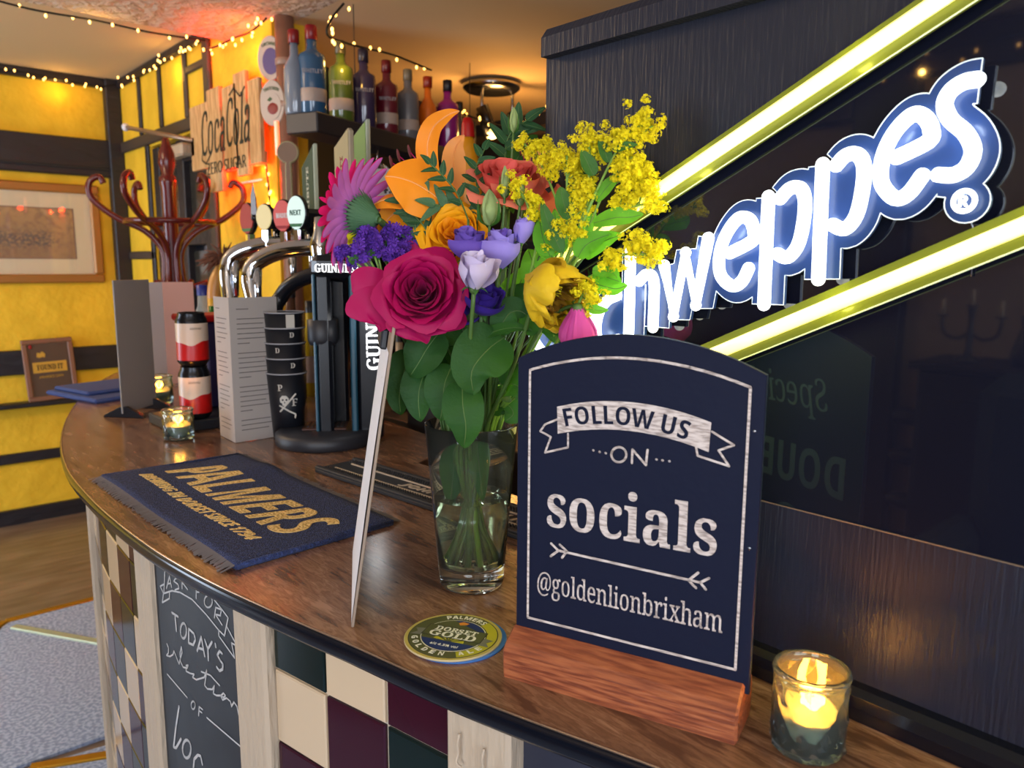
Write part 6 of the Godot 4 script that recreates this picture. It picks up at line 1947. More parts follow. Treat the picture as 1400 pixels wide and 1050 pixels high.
	goldenrod("sparse goldenrod stalks with few florets above the wilted rose", [Vector3(0.539, 1.5236, -0.5315), Vector3(0.54, 1.5178, -0.5226), Vector3(0.5443, 1.5248, -0.5202), Vector3(0.5357, 1.5111, -0.5319), Vector3(0.5375, 1.5082, -0.5229), Vector3(0.5421, 1.5128, -0.513), Vector3(0.5317, 1.5027, -0.5337), Vector3(0.5342, 1.5238, -0.5427)], Vector3(0.5356, 1.4784, -0.5252), [[[Vector3(0.5396, 1.4874, -0.5099), Vector3(0.5421, 1.4983, -0.5031), Vector3(0.5482, 1.505, -0.4923), Vector3(0.5539, 1.509, -0.4812)], 0.010, "leaf_neon_lit"], [[Vector3(0.5307, 1.4888, -0.5385), Vector3(0.5272, 1.5063, -0.5453), Vector3(0.5268, 1.5238, -0.5493)], 0.011, "leaf_neon_lit"], [[Vector3(0.5323, 1.4922, -0.5242), Vector3(0.5263, 1.5163, -0.5346), Vector3(0.5225, 1.5405, -0.543)], 0.008, "leaf_mid"]])


func foliage() -> void:
	# twigs of small dark leaves
	for a in [["dark ruscus twig crossing in front of the orange lily", [Vector3(0.4974, 1.5254, -0.6235), Vector3(0.4948, 1.5514, -0.6381), Vector3(0.4824, 1.5692, -0.6461), Vector3(0.4711, 1.5802, -0.6516)], 9, 0.0036, "leaf_dark"], ["dark ruscus twig between the lily and coral rose", [Vector3(0.5101, 1.5223, -0.6251), Vector3(0.5143, 1.5483, -0.6267), Vector3(0.5206, 1.5755, -0.6403), Vector3(0.5363, 1.5995, -0.6448)], 10, 0.004, "leaf_dark"], ["dark ruscus twig standing up behind the coral rose", [Vector3(0.5705, 1.5804, -0.651), Vector3(0.5812, 1.6096, -0.661), Vector3(0.5876, 1.6256, -0.6586), Vector3(0.6008, 1.6377, -0.6492)], 9, 0.006, "leaf_dark"], ["dark leaf twig under the orange lily petals", [Vector3(0.4841, 1.4926, -0.6557), Vector3(0.4754, 1.5188, -0.669), Vector3(0.4627, 1.5349, -0.6769), Vector3(0.4528, 1.5478, -0.6817)], 8, 0.0038, "leaf_dark"], ["round leaved twig left of the yellow rose", [Vector3(0.4769, 1.4775, -0.659), Vector3(0.4719, 1.5001, -0.675), Vector3(0.4719, 1.5228, -0.6798), Vector3(0.4748, 1.5413, -0.6742)], 8, 0.0065, "leaf_blue"], ["small leaved twig behind the yellow rose", [Vector3(0.5164, 1.5041, -0.6292), Vector3(0.5105, 1.5303, -0.64), Vector3(0.4971, 1.5377, -0.6535), Vector3(0.4831, 1.541, -0.66)], 8, 0.005, "leaf_blue"]]:
		var pts: Array = a[1]
		var root: Vector3 = pts[0]
		var t := thing("leafy_twig", a[0], "foliage", root, 0.0, "leafy twigs in the bouquet")
		var loc := []
		for q in pts:
			loc.append(q - root)
		var c := curve(loc, 8)
		part(t, "twig", MB.new().tube(c, 0.0008, 6).done(), M.stem)
		for k in a[2]:
			var i := int(lerpf(5, c.size() - 1, float(k) / (a[2] - 1)))
			var dir: Vector3 = (c[i] - c[i - 1]).normalized()
			var sd := dir.cross(Vector3(-0.66, 0.1, 0.74)).normalized() * (1.0 if k % 2 else -1.0)
			if k == a[2] - 1:
				sd = dir * 0.3
			var l: float = a[3] * rngf.randf_range(4.2, 5.6)
			var b0: Vector3 = c[i]
			leaf(t, [b0, b0 + (sd * 0.6 + dir * 0.5) * l * 0.5 + Vector3(0, 0.001, 0), b0 + (sd * 0.75 + dir * 0.65) * l], a[3], Vector3(-0.6, 0.5 + rngf.randf_range(-0.5, 0.3), 0.6), a[4], 0.2, 0.0)
		stem(t, root, Vector3.ZERO, 0.0013)
	# big rose leaves that hang over the rim of the vase, each on its own stalk
	var n := Vector3(-0.62, 0.25, 0.74)
	for a in [
		["broad grey green rose leaf above the vase, upper middle", [Vector3(0.499, 1.4088, -0.5706), Vector3(0.479, 1.397, -0.5725), Vector3(0.4633, 1.3778, -0.5758), Vector3(0.4658, 1.3546, -0.5756)], 0.029, "leaf_rose", Vector3(0.1, 0.3, 0.1)],
		["pointed green leaf hanging lowest in front of the vase", [Vector3(0.4738, 1.3635, -0.6042), Vector3(0.4659, 1.3413, -0.5931), Vector3(0.466, 1.3197, -0.5886), Vector3(0.4684, 1.2972, -0.5953)], 0.021, "leaf_rose", Vector3.ZERO],
		["leaf hanging left of the pointed one over the rim", [Vector3(0.4768, 1.3775, -0.6248), Vector3(0.4634, 1.3604, -0.6197), Vector3(0.4596, 1.3384, -0.6185), Vector3(0.4594, 1.3227, -0.6222)], 0.02, "leaf_rose", Vector3(-0.2, 0, 0)],
		["green leaf at the left shoulder of the vase", [Vector3(0.4641, 1.376, -0.6495), Vector3(0.4509, 1.3587, -0.6441), Vector3(0.4474, 1.3402, -0.6434), Vector3(0.4499, 1.3191, -0.6436)], 0.02, "leaf_rose", Vector3(-0.2, 0, 0)],
		["leaf at the far left under the pink rose", [Vector3(0.4656, 1.3887, -0.6779), Vector3(0.4502, 1.367, -0.6736), Vector3(0.4445, 1.3441, -0.674), Vector3(0.4463, 1.3219, -0.6745)], 0.021, "leaf_rose", Vector3(-0.3, 0, 0)],
		["dark leaf just below the pink rose", [Vector3(0.47, 1.4108, -0.6378), Vector3(0.4572, 1.3964, -0.6395), Vector3(0.4471, 1.3779, -0.6448), Vector3(0.4432, 1.3661, -0.6525)], 0.022, "leaf_rose", Vector3(-0.1, 0.3, 0)],
		["glossy leaf beside the sign's left edge", [Vector3(0.5214, 1.354, -0.5936), Vector3(0.5208, 1.3593, -0.5816), Vector3(0.5224, 1.3536, -0.5654), Vector3(0.5205, 1.3362, -0.5567)], 0.021, "leaf_rose", Vector3(0.2, 0.1, 0)],
		["lit green leaf behind the sign's left edge", [Vector3(0.5228, 1.3392, -0.6164), Vector3(0.5297, 1.3363, -0.6029), Vector3(0.5322, 1.3258, -0.5917), Vector3(0.5244, 1.3166, -0.5967)], 0.018, "leaf_rose", Vector3.ZERO],
		["large bright leaf behind the wilted rose stem", [Vector3(0.5261, 1.4384, -0.5662), Vector3(0.5293, 1.4319, -0.5483), Vector3(0.5344, 1.4216, -0.5348), Vector3(0.5337, 1.4039, -0.5318)], 0.026, "leaf_rose", Vector3.ZERO],
		["bright leaf below the wilted rose by the sign", [Vector3(0.5262, 1.4357, -0.5451), Vector3(0.5319, 1.4315, -0.5255), Vector3(0.5376, 1.4194, -0.5111), Vector3(0.5389, 1.4055, -0.5071)], 0.024, "leaf_rose", Vector3(0, 0.3, 0)],
		["long upright bright leaf behind the lilac blooms", [Vector3(0.5273, 1.4141, -0.6007), Vector3(0.5345, 1.4404, -0.5998), Vector3(0.5446, 1.463, -0.5954), Vector3(0.552, 1.4803, -0.5924)], 0.018, "leaf_neon_lit", Vector3.ZERO],
		["upright green leaf right of the long one", [Vector3(0.5433, 1.4209, -0.6015), Vector3(0.5545, 1.4476, -0.5969), Vector3(0.561, 1.4667, -0.5951)], 0.02, "leaf_neon_lit", Vector3.ZERO],
		["folded lime edged leaf under the violet bloom", [Vector3(0.4844, 1.4082, -0.5904), Vector3(0.4922, 1.4163, -0.5716), Vector3(0.5025, 1.4197, -0.5562), Vector3(0.5144, 1.4169, -0.545)], 0.008, "leaf_rose", Vector3(0, 0.8, 0)],
		["dark broad leaf behind the violet bloom", [Vector3(0.4975, 1.3988, -0.6243), Vector3(0.4948, 1.4176, -0.6306), Vector3(0.5033, 1.4289, -0.6253)], 0.022, "leaf_rose", Vector3.ZERO],
		["round dark leaf in the middle below the lilac blooms", [Vector3(0.5017, 1.4129, -0.5827), Vector3(0.5084, 1.4314, -0.5737), Vector3(0.5169, 1.435, -0.5669), Vector3(0.5229, 1.43, -0.5605)], 0.016, "leaf_rose", Vector3.ZERO],
		["broad olive leaf half hidden behind the statice", [Vector3(0.4964, 1.493, -0.6856), Vector3(0.4865, 1.5124, -0.6984), Vector3(0.4753, 1.5188, -0.7166)], 0.022, "leaf_rose", Vector3.ZERO],
		["dark leaf in the shade left of the stems", [Vector3(0.5073, 1.3957, -0.6556), Vector3(0.4919, 1.3878, -0.6678), Vector3(0.4815, 1.3721, -0.6738)], 0.025, "leaf_rose", Vector3.ZERO],
		["green leaf lying against the inside of the glass", [Vector3(0.5184, 1.3228, -0.6509), Vector3(0.5151, 1.2933, -0.6342), Vector3(0.5119, 1.2633, -0.624), Vector3(0.5114, 1.2282, -0.6172)], 0.015, "leaf_rose", Vector3.ZERO],
		["dark leaf sunk in the vase at the left side", [Vector3(0.5041, 1.2978, -0.6653), Vector3(0.5032, 1.2579, -0.6579), Vector3(0.4991, 1.2164, -0.6597)], 0.017, "leaf_rose", Vector3.ZERO],
		["bright blade leaf reaching right towards the neon", [Vector3(0.5486, 1.4889, -0.5089), Vector3(0.5498, 1.4984, -0.4963), Vector3(0.5569, 1.5051, -0.4845), Vector3(0.5619, 1.5077, -0.4738)], 0.0105, "leaf_neon_lit", Vector3(0, 0.4, 0)],
		["dark lily leaf right of the coral rose", [Vector3(0.5478, 1.5036, -0.5603), Vector3(0.5502, 1.5256, -0.5694), Vector3(0.5503, 1.5488, -0.5742)], 0.010, "leaf_rose", Vector3.ZERO],
		["dark leaf behind the dark buds at the top", [Vector3(0.5905, 1.5869, -0.6615), Vector3(0.6052, 1.6079, -0.6596), Vector3(0.6226, 1.6251, -0.6543)], 0.015, "leaf_rose", Vector3.ZERO],
		["narrow bright leaf rising between goldenrod stems, left", [Vector3(0.5369, 1.4923, -0.5269), Vector3(0.5348, 1.5132, -0.5331), Vector3(0.5348, 1.534, -0.5375)], 0.008, "leaf_neon_lit", Vector3.ZERO],
		["narrow bright leaf rising between goldenrod stems, right", [Vector3(0.5437, 1.4923, -0.514), Vector3(0.5472, 1.5129, -0.5083), Vector3(0.5529, 1.5297, -0.5)], 0.008, "leaf_neon_lit", Vector3.ZERO],
		["bright leaf curling behind the coral rose's right edge", [Vector3(0.5357, 1.4875, -0.5405), Vector3(0.532, 1.503, -0.5471), Vector3(0.5238, 1.5113, -0.5562)], 0.013, "leaf_neon_lit", Vector3.ZERO],
		["bright leaf under the lilac bud", [Vector3(0.5432, 1.4584, -0.5685), Vector3(0.5424, 1.4782, -0.5734), Vector3(0.5398, 1.4965, -0.5795)], 0.016, "leaf_neon_lit", Vector3.ZERO],
		["sunlit broad leaf low between wilted rose and violet bloom", [Vector3(0.5299, 1.4224, -0.5866), Vector3(0.5377, 1.4447, -0.5842), Vector3(0.5465, 1.4561, -0.5719)], 0.02, "leaf_rose", Vector3.ZERO],
		["long narrow dark leaf behind the goldenrod tufts", [Vector3(0.5543, 1.5424, -0.5081), Vector3(0.5539, 1.5643, -0.5131), Vector3(0.5532, 1.5835, -0.5177)], 0.007, "leaf_rose", Vector3.ZERO],
		["pointed bright leaf aimed at the letter h", [Vector3(0.5351, 1.4651, -0.4957), Vector3(0.5412, 1.4619, -0.4828), Vector3(0.5481, 1.4588, -0.4692), Vector3(0.5526, 1.4623, -0.4591)], 0.012, "leaf_neon_lit", Vector3(0, 0.5, 0)],
		["lime lit leaf deep behind the stems", [Vector3(0.5508, 1.3346, -0.6583), Vector3(0.5633, 1.3674, -0.6539), Vector3(0.5719, 1.392, -0.6513)], 0.024, "leaf_rose", Vector3.ZERO],
	]:
		var pts: Array = a[1]
		var root: Vector3 = pts[0]
		var t := thing("rose_leaf", a[0], "leaf", root, 0.0, "large leaves of the bouquet")
		var loc := []
		for q in pts:
			loc.append(q - root)
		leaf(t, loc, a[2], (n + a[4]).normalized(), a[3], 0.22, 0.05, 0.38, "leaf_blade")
		var to := VASE + Vector3(0, 0.2, 0) - root
		var st := [Vector3.ZERO, to * 0.5 + Vector3(0.004, 0.006, -0.004), Vector3(to.x * 0.95, to.y, to.z * 0.95)]
		part(t, "leaf_stalk", MB.new().tube(curve(st, 5), 0.001, 6).done(), M.stem)
	# bare stems seen through the glass
	for k in 9:
		var a := TAU * k / 9.0
		var topp := VASE + Vector3(cos(a) * 0.03, 0.23, sin(a) * 0.03)
		var t := thing("cut_stem", "cut green stem standing in the vase water", "stem", VASE + Vector3(-cos(a) * 0.018, 0.0285, -sin(a) * 0.018), 0.0, "cut stems standing in the vase")
		part(t, "stalk", MB.new().tube([Vector3.ZERO, (topp - t.position) * 0.5, topp - t.position], 0.0021 + 0.0006 * (k % 3), 8).done(), M.stem_bright if k % 2 else M.stem)


# pink bud bent down over the sign's top
func hanging_bud() -> void:
	var p := Vector3(0.5201, 1.4251, -0.4899)
	var t := thing("magenta_bud", "wilting magenta bud hanging over the top of the sign", "flower", p)
	var dn := Vector3(0.25, -0.9, -0.2).normalized()
	var x := dn.cross(Vector3(0.5, 0.1, 0.8)).normalized()
	var b := Basis(x, dn, x.cross(dn))
	for i in 7:
		var az := i * 2.39996
		var rows := []
		for iv in 9:
			var v := iv / 8.0
			var row := []
			for iu in 9:
				var u := -1.0 + iu / 4.0
				var a := az + u * 1.0
				var rad := 0.0195 * (0.25 + 0.8 * sin(minf(v * 1.5, 1.6))) * (1.0 - 0.35 * maxf(0.0, v - 0.7) / 0.3) + 0.0006 * sin(u * 14.0 + i)
				row.append(b * Vector3(cos(a) * rad, -0.018 + 0.040 * v - 0.006 * u * u * v, sin(a) * rad))
			rows.append(row)
		part(t, "petal", MB.new().sheet(rows).done(), M.magenta)
	part(t, "calyx", MB.new().lathe([Vector2(0.0, -0.022), Vector2(0.004, -0.021), Vector2(0.006, -0.016), Vector2(0, -0.014)], 10, Vector3.ZERO, b).done(), M.stem)
	var st := []
	for q in [p - dn * 0.02, Vector3(0.5197, 1.4383, -0.5107), Vector3(0.5175, 1.4188, -0.5358), VASE + Vector3(0.03, 0.2, 0.01)]:
		st.append(q - p)
	part(t, "stem", MB.new().tube(curve(st, 6), 0.0018, 7).done(), M.stem)


# ---------- behind the bar ----------
func spirit_bottle(label: String, at: Vector3, turn: float, h: float, c: Color, cap: Color, kind: int, words := "", band := true) -> void:
	var key := "glass_%s" % names.get("spirit_bottle", 0)
	var m := mat(key, c, 0.08, 0.0, 0.6)
	m.clearcoat_enabled = true
	m.clearcoat = 0.5
	var ck := key + "_cap"
	mat(ck, cap, 0.35)
	var t := thing("spirit_bottle", label, "bottle", at, turn, "gin bottles on the shelf")
	var r := 0.042 * h / 0.27
	var prof: Array
	if kind == 0:
		prof = [Vector2(0, 0), Vector2(r * 0.92, 0), Vector2(r, 0.008), Vector2(r, h * 0.62), Vector2(r * 0.94, h * 0.67), Vector2(r * 0.5, h * 0.715), Vector2(r * 0.37, h * 0.75), Vector2(r * 0.37, h * 0.86)]
	else:
		prof = [Vector2(0, 0), Vector2(r * 0.8, 0), Vector2(r * 0.85, 0.008), Vector2(r * 0.85, h * 0.5), Vector2(r * 0.8, h * 0.57), Vector2(r * 0.34, h * 0.7), Vector2(r * 0.3, h * 0.88)]
	part(t, "glass", lathem(prof + [Vector2(0, prof[-1].y)], 28), M[key])
	part(t, "stopper", lathem([Vector2(r * 0.4, h * 0.84), Vector2(r * 0.44, h * 0.845), Vector2(r * 0.44, h * 0.99), Vector2(r * 0.4, h), Vector2(0, h)], 18), M[ck])
	if band:
		part(t, "label_band", lathem([Vector2(r * 1.005, h * 0.14), Vector2(r * 1.012, h * 0.142), Vector2(r * 1.012, h * 0.285), Vector2(r * 1.005, h * 0.287)], 28), M.bottle_label)
	if words:
		var o := text(t, "lettering", words, font("Droid Sans", 700), r * 1.5, h * 0.045, Transform3D.IDENTITY, M.bottle_ink, 0.001, 0.0)
		var d := Vector3(0, 0, 1).rotated(Vector3.UP, -0.0)
		o.position = d * r * 1.0 + Vector3(0, h * 0.47, 0)


func back_bar() -> void:
	mat("bottle_label", Color(0.68, 0.6, 0.55), 0.6)
	mat("bottle_ink", Color(0.6, 0.58, 0.6), 0.6)
	mat("shelf_dark", Color(0.17, 0.15, 0.16), 0.5)
	mat("cabinet_dark", Color(0.1, 0.1, 0.13), 0.5)
	# hanging shelf running away to the right
	var a := Vector3(1.2528, 1.9702, -2.3756)
	var e := Vector3(2.23, 1.9855, -2.7942)
	e.y = a.y
	var d := (e - a).normalized()
	var back := Vector3(-d.z, 0, d.x)
	if back.z > 0.0:
		back = -back
	var b := Basis(d, Vector3.UP, d.cross(Vector3.UP))
	var ln := (e - a).length() + 0.3
	var t := thing("bottle_shelf", "dark wooden shelf under the gin bottles", "shelf", a)
	part(t, "board", boxm(d * (ln * 0.5 + 0.0) + back * 0.05 + Vector3(0, -0.033, 0), Vector3(ln, 0.066, 0.13), 0.004, b), M.shelf_dark)
	part(t, "back_board", boxm(d * (ln * 0.5 + 0.1) + back * 0.125 + Vector3(0, 0.1, 0), Vector3(ln - 0.2, 0.2, 0.016), 0.002, b), M.shelf_dark)
	for s in [0.38, ln - 0.08]:
		part(t, "hanging_rod", MB.new().tube([d * s + back * 0.108, d * s + back * 0.108 + Vector3(0, SOFFIT - a.y, 0)], 0.0018, 6).done(), M.shelf_dark)
	var turn := atan2(-a.x, -a.z)
	var list := [
		["blue gin bottle with red neck and cream label, second on the shelf", Vector3(1.2922, 1.9702, -2.4469), Color(0.15, 0.32, 0.46), Color(0.5, 0.03, 0.08), 0, "WHITLEY", true, 0.285],
		["olive green gin bottle beside the blue one", Vector3(1.4337, 1.9702, -2.5075), Color(0.32, 0.39, 0.1), Color(0.3, 0.28, 0.2), 0, "WHITLEY", true, 0.275],
		["dark violet gin bottle beside the green one", Vector3(1.5571, 1.9702, -2.5603), Color(0.2, 0.15, 0.28), Color(0.14, 0.11, 0.18), 0, "WHITLEY", false, 0.28],
		["dark red gin bottle with cream label", Vector3(1.6928, 1.9702, -2.6185), Color(0.4, 0.06, 0.13), Color(0.4, 0.05, 0.06), 0, "WHITLEY", true, 0.275],
		["smoky clear gin bottle right of the red one", Vector3(1.8309, 1.9702, -2.6777), Color(0.42, 0.41, 0.42), Color(0.46, 0.4, 0.3), 0, "", true, 0.275],
		["glowing orange bottle between clear gin bottles", Vector3(1.971, 1.9702, -2.7377), Color(0.95, 0.45, 0.06), Color(0.6, 0.15, 0.02), 1, "", true, 0.28],
		["bright magenta gin bottle with black stopper, last on the shelf", Vector3(2.1237, 1.9702, -2.803), Color(0.58, 0.06, 0.46), Color(0.1, 0.09, 0.12), 0, "", false, 0.3],
		["grey bottle with black stopper behind the magenta one", Vector3(2.2845, 1.9702, -2.9263), Color(0.3, 0.28, 0.32), Color(0.08, 0.08, 0.1), 1, "", false, 0.25],
	]
	for q in list:
		var at: Vector3 = q[1]
		spirit_bottle(q[0], at, turn, q[7], q[2], q[3], q[4], q[5], q[6])
	spirit_bottle("slim bottle with red capsule at the left end of shelf", Vector3(1.2467, 1.9702, -2.4818), turn, 0.27, Color(0.46, 0.5, 0.56), Color(0.5, 0.06, 0.08), 1, "", false)
	# post at the end of the side wall with two round pump badges strapped on
	mat("post_brown", Color(0.5, 0.36, 0.3), 0.4)
	t = thing("wooden_post", "reddish brown post beside the plank sign", "post", Vector3(1.44, 0, -2.94))
	part(t, "shaft", MB.new().tube([Vector3.ZERO, Vector3(0, SOFFIT, 0)], 0.037, 20).done(), M.post_brown)
	mat("strap", Color(0.6, 0.5, 0.45), 0.4)
	for y in [2.253, 2.0936]:
		part(t, "strap", lathem([Vector2(0.038, y - 0.013), Vector2(0.04, y - 0.011), Vector2(0.04, y + 0.011), Vector2(0.038, y + 0.013)], 20), M.strap)
	mat("disc_white", Color(0.72, 0.68, 0.64), 0.5)
	mat("disc_purple", Color(0.32, 0.27, 0.5), 0.5)
	mat("disc_apple", Color(0.5, 0.12, 0.1), 0.5)
	mat("disc_green", Color(0.1, 0.3, 0.12), 0.5)
	for k in 2:
		var at: Vector3 = [Vector3(1.4001, 2.2702, -2.9852), Vector3(1.3895, 2.0983, -2.959)][k]
		var o := thing("round_badge", ["round purple and white badge, upper of two on the post", "round white badge with red fruit, lower of two on the post"][k], "badge", at, deg_to_rad(-58.0), "round badges on the post")
		part(o, "disc", MB.new().prism(ell(0.056, 0.086 if k else 0.084, 36), 0.012, Transform3D.IDENTITY, 0.003).done(), M.disc_white)
		part(o, "picture", MB.new().prism(ell(0.036, 0.05, 24, Vector2(0.004, -0.012)), 0.003, Transform3D(Basis.IDENTITY, Vector3(0, 0, 0.006))).done(), M.disc_purple if k == 0 else M.disc_white)
		if k:
			part(o, "fruit", MB.new().ball(Vector3(0.004, -0.022, 0.006), Vector3(0.026, 0.024, 0.004), 16, 8).done(), M.disc_apple)
			part(o, "fruit_leaf", MB.new().prism(v2s([-0.02, 0.01, -0.006, 0.022, 0.004, 0.014, -0.008, 0.004]), 0.003, Transform3D(Basis.IDENTITY, Vector3(0, 0, 0.007))).done(), M.disc_green)
		text(o, "lettering", "THATCHERS" if k else "ORCHARD", font("Droid Sans", 700), 0.07, 0.012, Transform3D(Basis.IDENTITY, Vector3(0, 0.055, 0.007)), M.disc_green, 0.001, 0.0, 0.06)
		part(o, "bracket", boxm(Vector3(0.02, 0, -0.03), Vector3(0.02, 0.02, 0.06), 0.002), M.strap)
	# dark back counter with bottles and glasses under the shelf
	t = thing("back_counter", "dark back counter behind the bar under the shelf", "cabinet", Vector3(2.35, 0, -2.6), 0.0)
	part(t, "carcass", boxm(Vector3(0, 0.46, 0), Vector3(0.5, 0.92, 3.6), 0.004), M.cabinet_dark)
	part(t, "counter_top", boxm(Vector3(0, 0.94, 0), Vector3(0.54, 0.04, 3.64), 0.006), M.veneer)
	for k in 6:
		part(t, "door", boxm(Vector3(-0.258, 0.46, -1.5 + k * 0.6), Vector3(0.018, 0.8, 0.57), 0.004), M.shelf_dark)
	t = thing("back_bar_unit", "dark panelled bottle unit at the back of the bar", "cabinet", Vector3(2.64, 0, -2.6))
	part(t, "panel", boxm(Vector3(0, 0.9, 0), Vector3(0.04, 1.8, 3.9), 0.004), M.cabinet_dark)
	part(t, "cross_shelf", boxm(Vector3(-0.1, 1.35, 0), Vector3(0.16, 0.03, 3.6), 0.004), M.shelf_dark)
	var rng := RandomNumberGenerator.new()
	rng.seed = 4
	glass("liquor_clear", Color(0.7, 0.75, 0.72), 0.35, false)
	for c in [["liquor_amber", Color(0.6, 0.34, 0.1)], ["liquor_yellow", Color(0.7, 0.6, 0.15)], ["liquor_pale", Color(0.7, 0.64, 0.55)], ["liquor_red", Color(0.6, 0.1, 0.12)], ["liquor_brown", Color(0.32, 0.2, 0.14)], ["liquor_green", Color(0.16, 0.34, 0.18)]]:
		var m := mat(c[0], c[1], 0.12)
	var tones := ["liquor_amber", "liquor_yellow", "liquor_pale", "liquor_brown", "liquor_green", "liquor_red", "liquor_clear"]
	var words := {"liquor_amber": "amber", "liquor_yellow": "yellow", "liquor_pale": "pale", "liquor_brown": "brown", "liquor_green": "green", "liquor_red": "red", "liquor_clear": "clear"}
	# bottles seen through the gaps between the taps, the tower and the bouquet
	var spots := [[Vector3(0.9944, 1.12, -1.9385), "liquor_yellow", 0.26, "between the cups and stout tower, pale green gold"], [Vector3(0.9119, 1.12, -1.886), "liquor_brown", 0.31, "standing under the chrome font ends"], [Vector3(1.1551, 1.12, -2.1613), "liquor_pale", 0.30, "standing behind the stout tower's left pillar"], [Vector3(1.52, 0.962, -2.5), "liquor_red", 0.3, "low inside the stout tower's loop"], [Vector3(1.52, 0.962, -2.3), "liquor_pale", 0.28, "low beside the red one in the tower's loop"], [Vector3(1.5, 0.962, -2.1), "liquor_amber", 0.25, "left of the vase, far side of the runner"], [Vector3(1.52, 0.962, -1.95), "liquor_brown", 0.22, "behind the vase leaves, far side of the runner"]]
	for s in spots:
		var o := thing("back_bottle", "%s bottle %s" % [words[s[1]], s[3]], "bottle", s[0], 0.0, "bottles behind the bar")
		var h: float = s[2]
		var r := 0.034
		part(o, "glass", lathem([Vector2(0, 0), Vector2(r * 0.9, 0), Vector2(r, 0.008), Vector2(r, h * 0.6), Vector2(r * 0.4, h * 0.74), Vector2(r * 0.36, h * 0.9), Vector2(0, h * 0.9)], 24), M[s[1]])
		part(o, "cap", lathem([Vector2(r * 0.42, h * 0.88), Vector2(r * 0.42, h), Vector2(0, h)], 16), M.black_plastic)
		part(o, "label_band", lathem([Vector2(r * 1.006, h * 0.15), Vector2(r * 1.012, h * 0.16), Vector2(r * 1.012, h * 0.42), Vector2(r * 1.006, h * 0.43)], 24), M.bottle_label)
	# low shelf in the well behind the counter
	t = thing("speed_shelf", "low dark bottle shelf in the well behind the bar", "shelf", Vector3(1.58, 0, -1.7))
	part(t, "board", boxm(Vector3(0, 0.945, 0), Vector3(0.32, 0.03, 1.9), 0.003), M.shelf_dark)
	for x in [-0.12, 0.12]:
		for z in [-0.9, 0.9]:
			part(t, "leg", boxm(Vector3(x, 0.465, z), Vector3(0.05, 0.93, 0.05), 0.004), M.shelf_dark)
	# lamp fitting with spots on the bar ceiling
	var cl: Vector3 = Vector3(2.711, 2.42, -3.2006)
	t = thing("spot_fitting", "round chrome ceiling fitting with hanging spotlights behind the bar", "ceiling light", cl)
	part(t, "plate", lathem([Vector2(0, -0.05), Vector2(0.13, -0.05), Vector2(0.15, -0.035), Vector2(0.15, -0.012), Vector2(0.12, 0), Vector2(0, 0)], 36), M.steel)
	glow("spot_face", Color(1.0, 0.75, 0.4), 3.0)
	for k in 3:
		var q := Vector3([-0.09, 0.0, 0.11][k], 0, [0.03, -0.08, 0.04][k])
		part(t, "arm", MB.new().tube([q + Vector3(0, -0.05, 0), q + Vector3(0, -0.16, 0)], 0.008, 8).done(), M.steel)
		part(t, "spot_can", MB.new().tube([q + Vector3(0, -0.14, 0), q + Vector3(0.04, -0.26, 0.03)], 0.032, 16).done(), M.tower_black)
		part(t, "lamp_face", MB.new().ball(q + Vector3(0.042, -0.265, 0.031), Vector3(0.03, 0.012, 0.03), 14, 6).done(), M.spot_face)
	lamp(t, "spot_light", Vector3(0.05, -0.34, 0.03), 0.35, Color(1.0, 0.72, 0.38), 0.08)
	lamp(t, "spot_light", Vector3(-0.06, -0.34, 0.03), 0.1, Color(1.0, 0.75, 0.45), 0.08)
	# yellow bottle with red cap seen through the flowers, and a lemon bowl beside it
	mat("squeeze_yellow", Color(0.85, 0.55, 0.02), 0.4)
	mat("squeeze_red", Color(0.7, 0.03, 0.02), 0.4)
	var sb: Vector3 = Vector3(1.2115, 1.5906, -1.5188)
	t = thing("yellow_bottle", "yellow bottle with a red cap behind the orange lily", "bottle", sb)
	part(t, "body", lathem([Vector2(0, -0.05), Vector2(0.034, -0.05), Vector2(0.036, 0.0), Vector2(0.036, 0.1), Vector2(0.02, 0.17), Vector2(0.013, 0.2), Vector2(0, 0.2)], 24), M.squeeze_yellow)
	part(t, "cap", lathem([Vector2(0.017, 0.195), Vector2(0.015, 0.225), Vector2(0.011, 0.24), Vector2(0, 0.24)], 16), M.squeeze_red)
	var bowl := sb + Vector3(-0.12, -0.05, 0.06)
	t = thing("fruit_stand", "small dark stand holding lemons beside the yellow bottle", "bowl", bowl)
	part(t, "dish", lathem([Vector2(0, 0), Vector2(0.06, 0), Vector2(0.1, 0.03), Vector2(0.097, 0.032), Vector2(0.058, 0.005), Vector2(0, 0.004)], 28), M.steel)
	mat("lemon", Color(0.85, 0.6, 0.03), 0.4)
	for k in 6:
		var an := k * 1.1
		var o := thing("lemon", ["lemon at the front of the dish, left", "lemon lying at the right of the dish", "lemon at the back of the dish", "lemon on top of the dish, left hand", "lemon topmost in the dish", "lemon low at the dish edge near the lily"][k], "fruit", bowl + Vector3(cos(an) * (0.05 if k < 4 else 0.02), 0.034 if k < 4 else 0.075, sin(an) * (0.05 if k < 4 else 0.02)), an, "lemons in the dish")
		part(o, "rind", MB.new().lathe([Vector2(0, -0.038), Vector2(0.006, -0.034), Vector2(0.02, -0.022), Vector2(0.027, 0), Vector2(0.02, 0.022), Vector2(0.006, 0.034), Vector2(0, 0.038)], 18, Vector3.ZERO, Basis(Vector3.BACK, PI / 2)).done(), M.lemon)
	t = thing("tall_stand", "dark pillar shelf carrying the yellow bottle and lemons", "shelf", Vector3(sb.x - 0.05, 0, sb.z + 0.02))
	part(t, "top", boxm(Vector3(0, sb.y - 0.065, 0), Vector3(0.4, 0.025, 0.3), 0.004), M.shelf_dark)
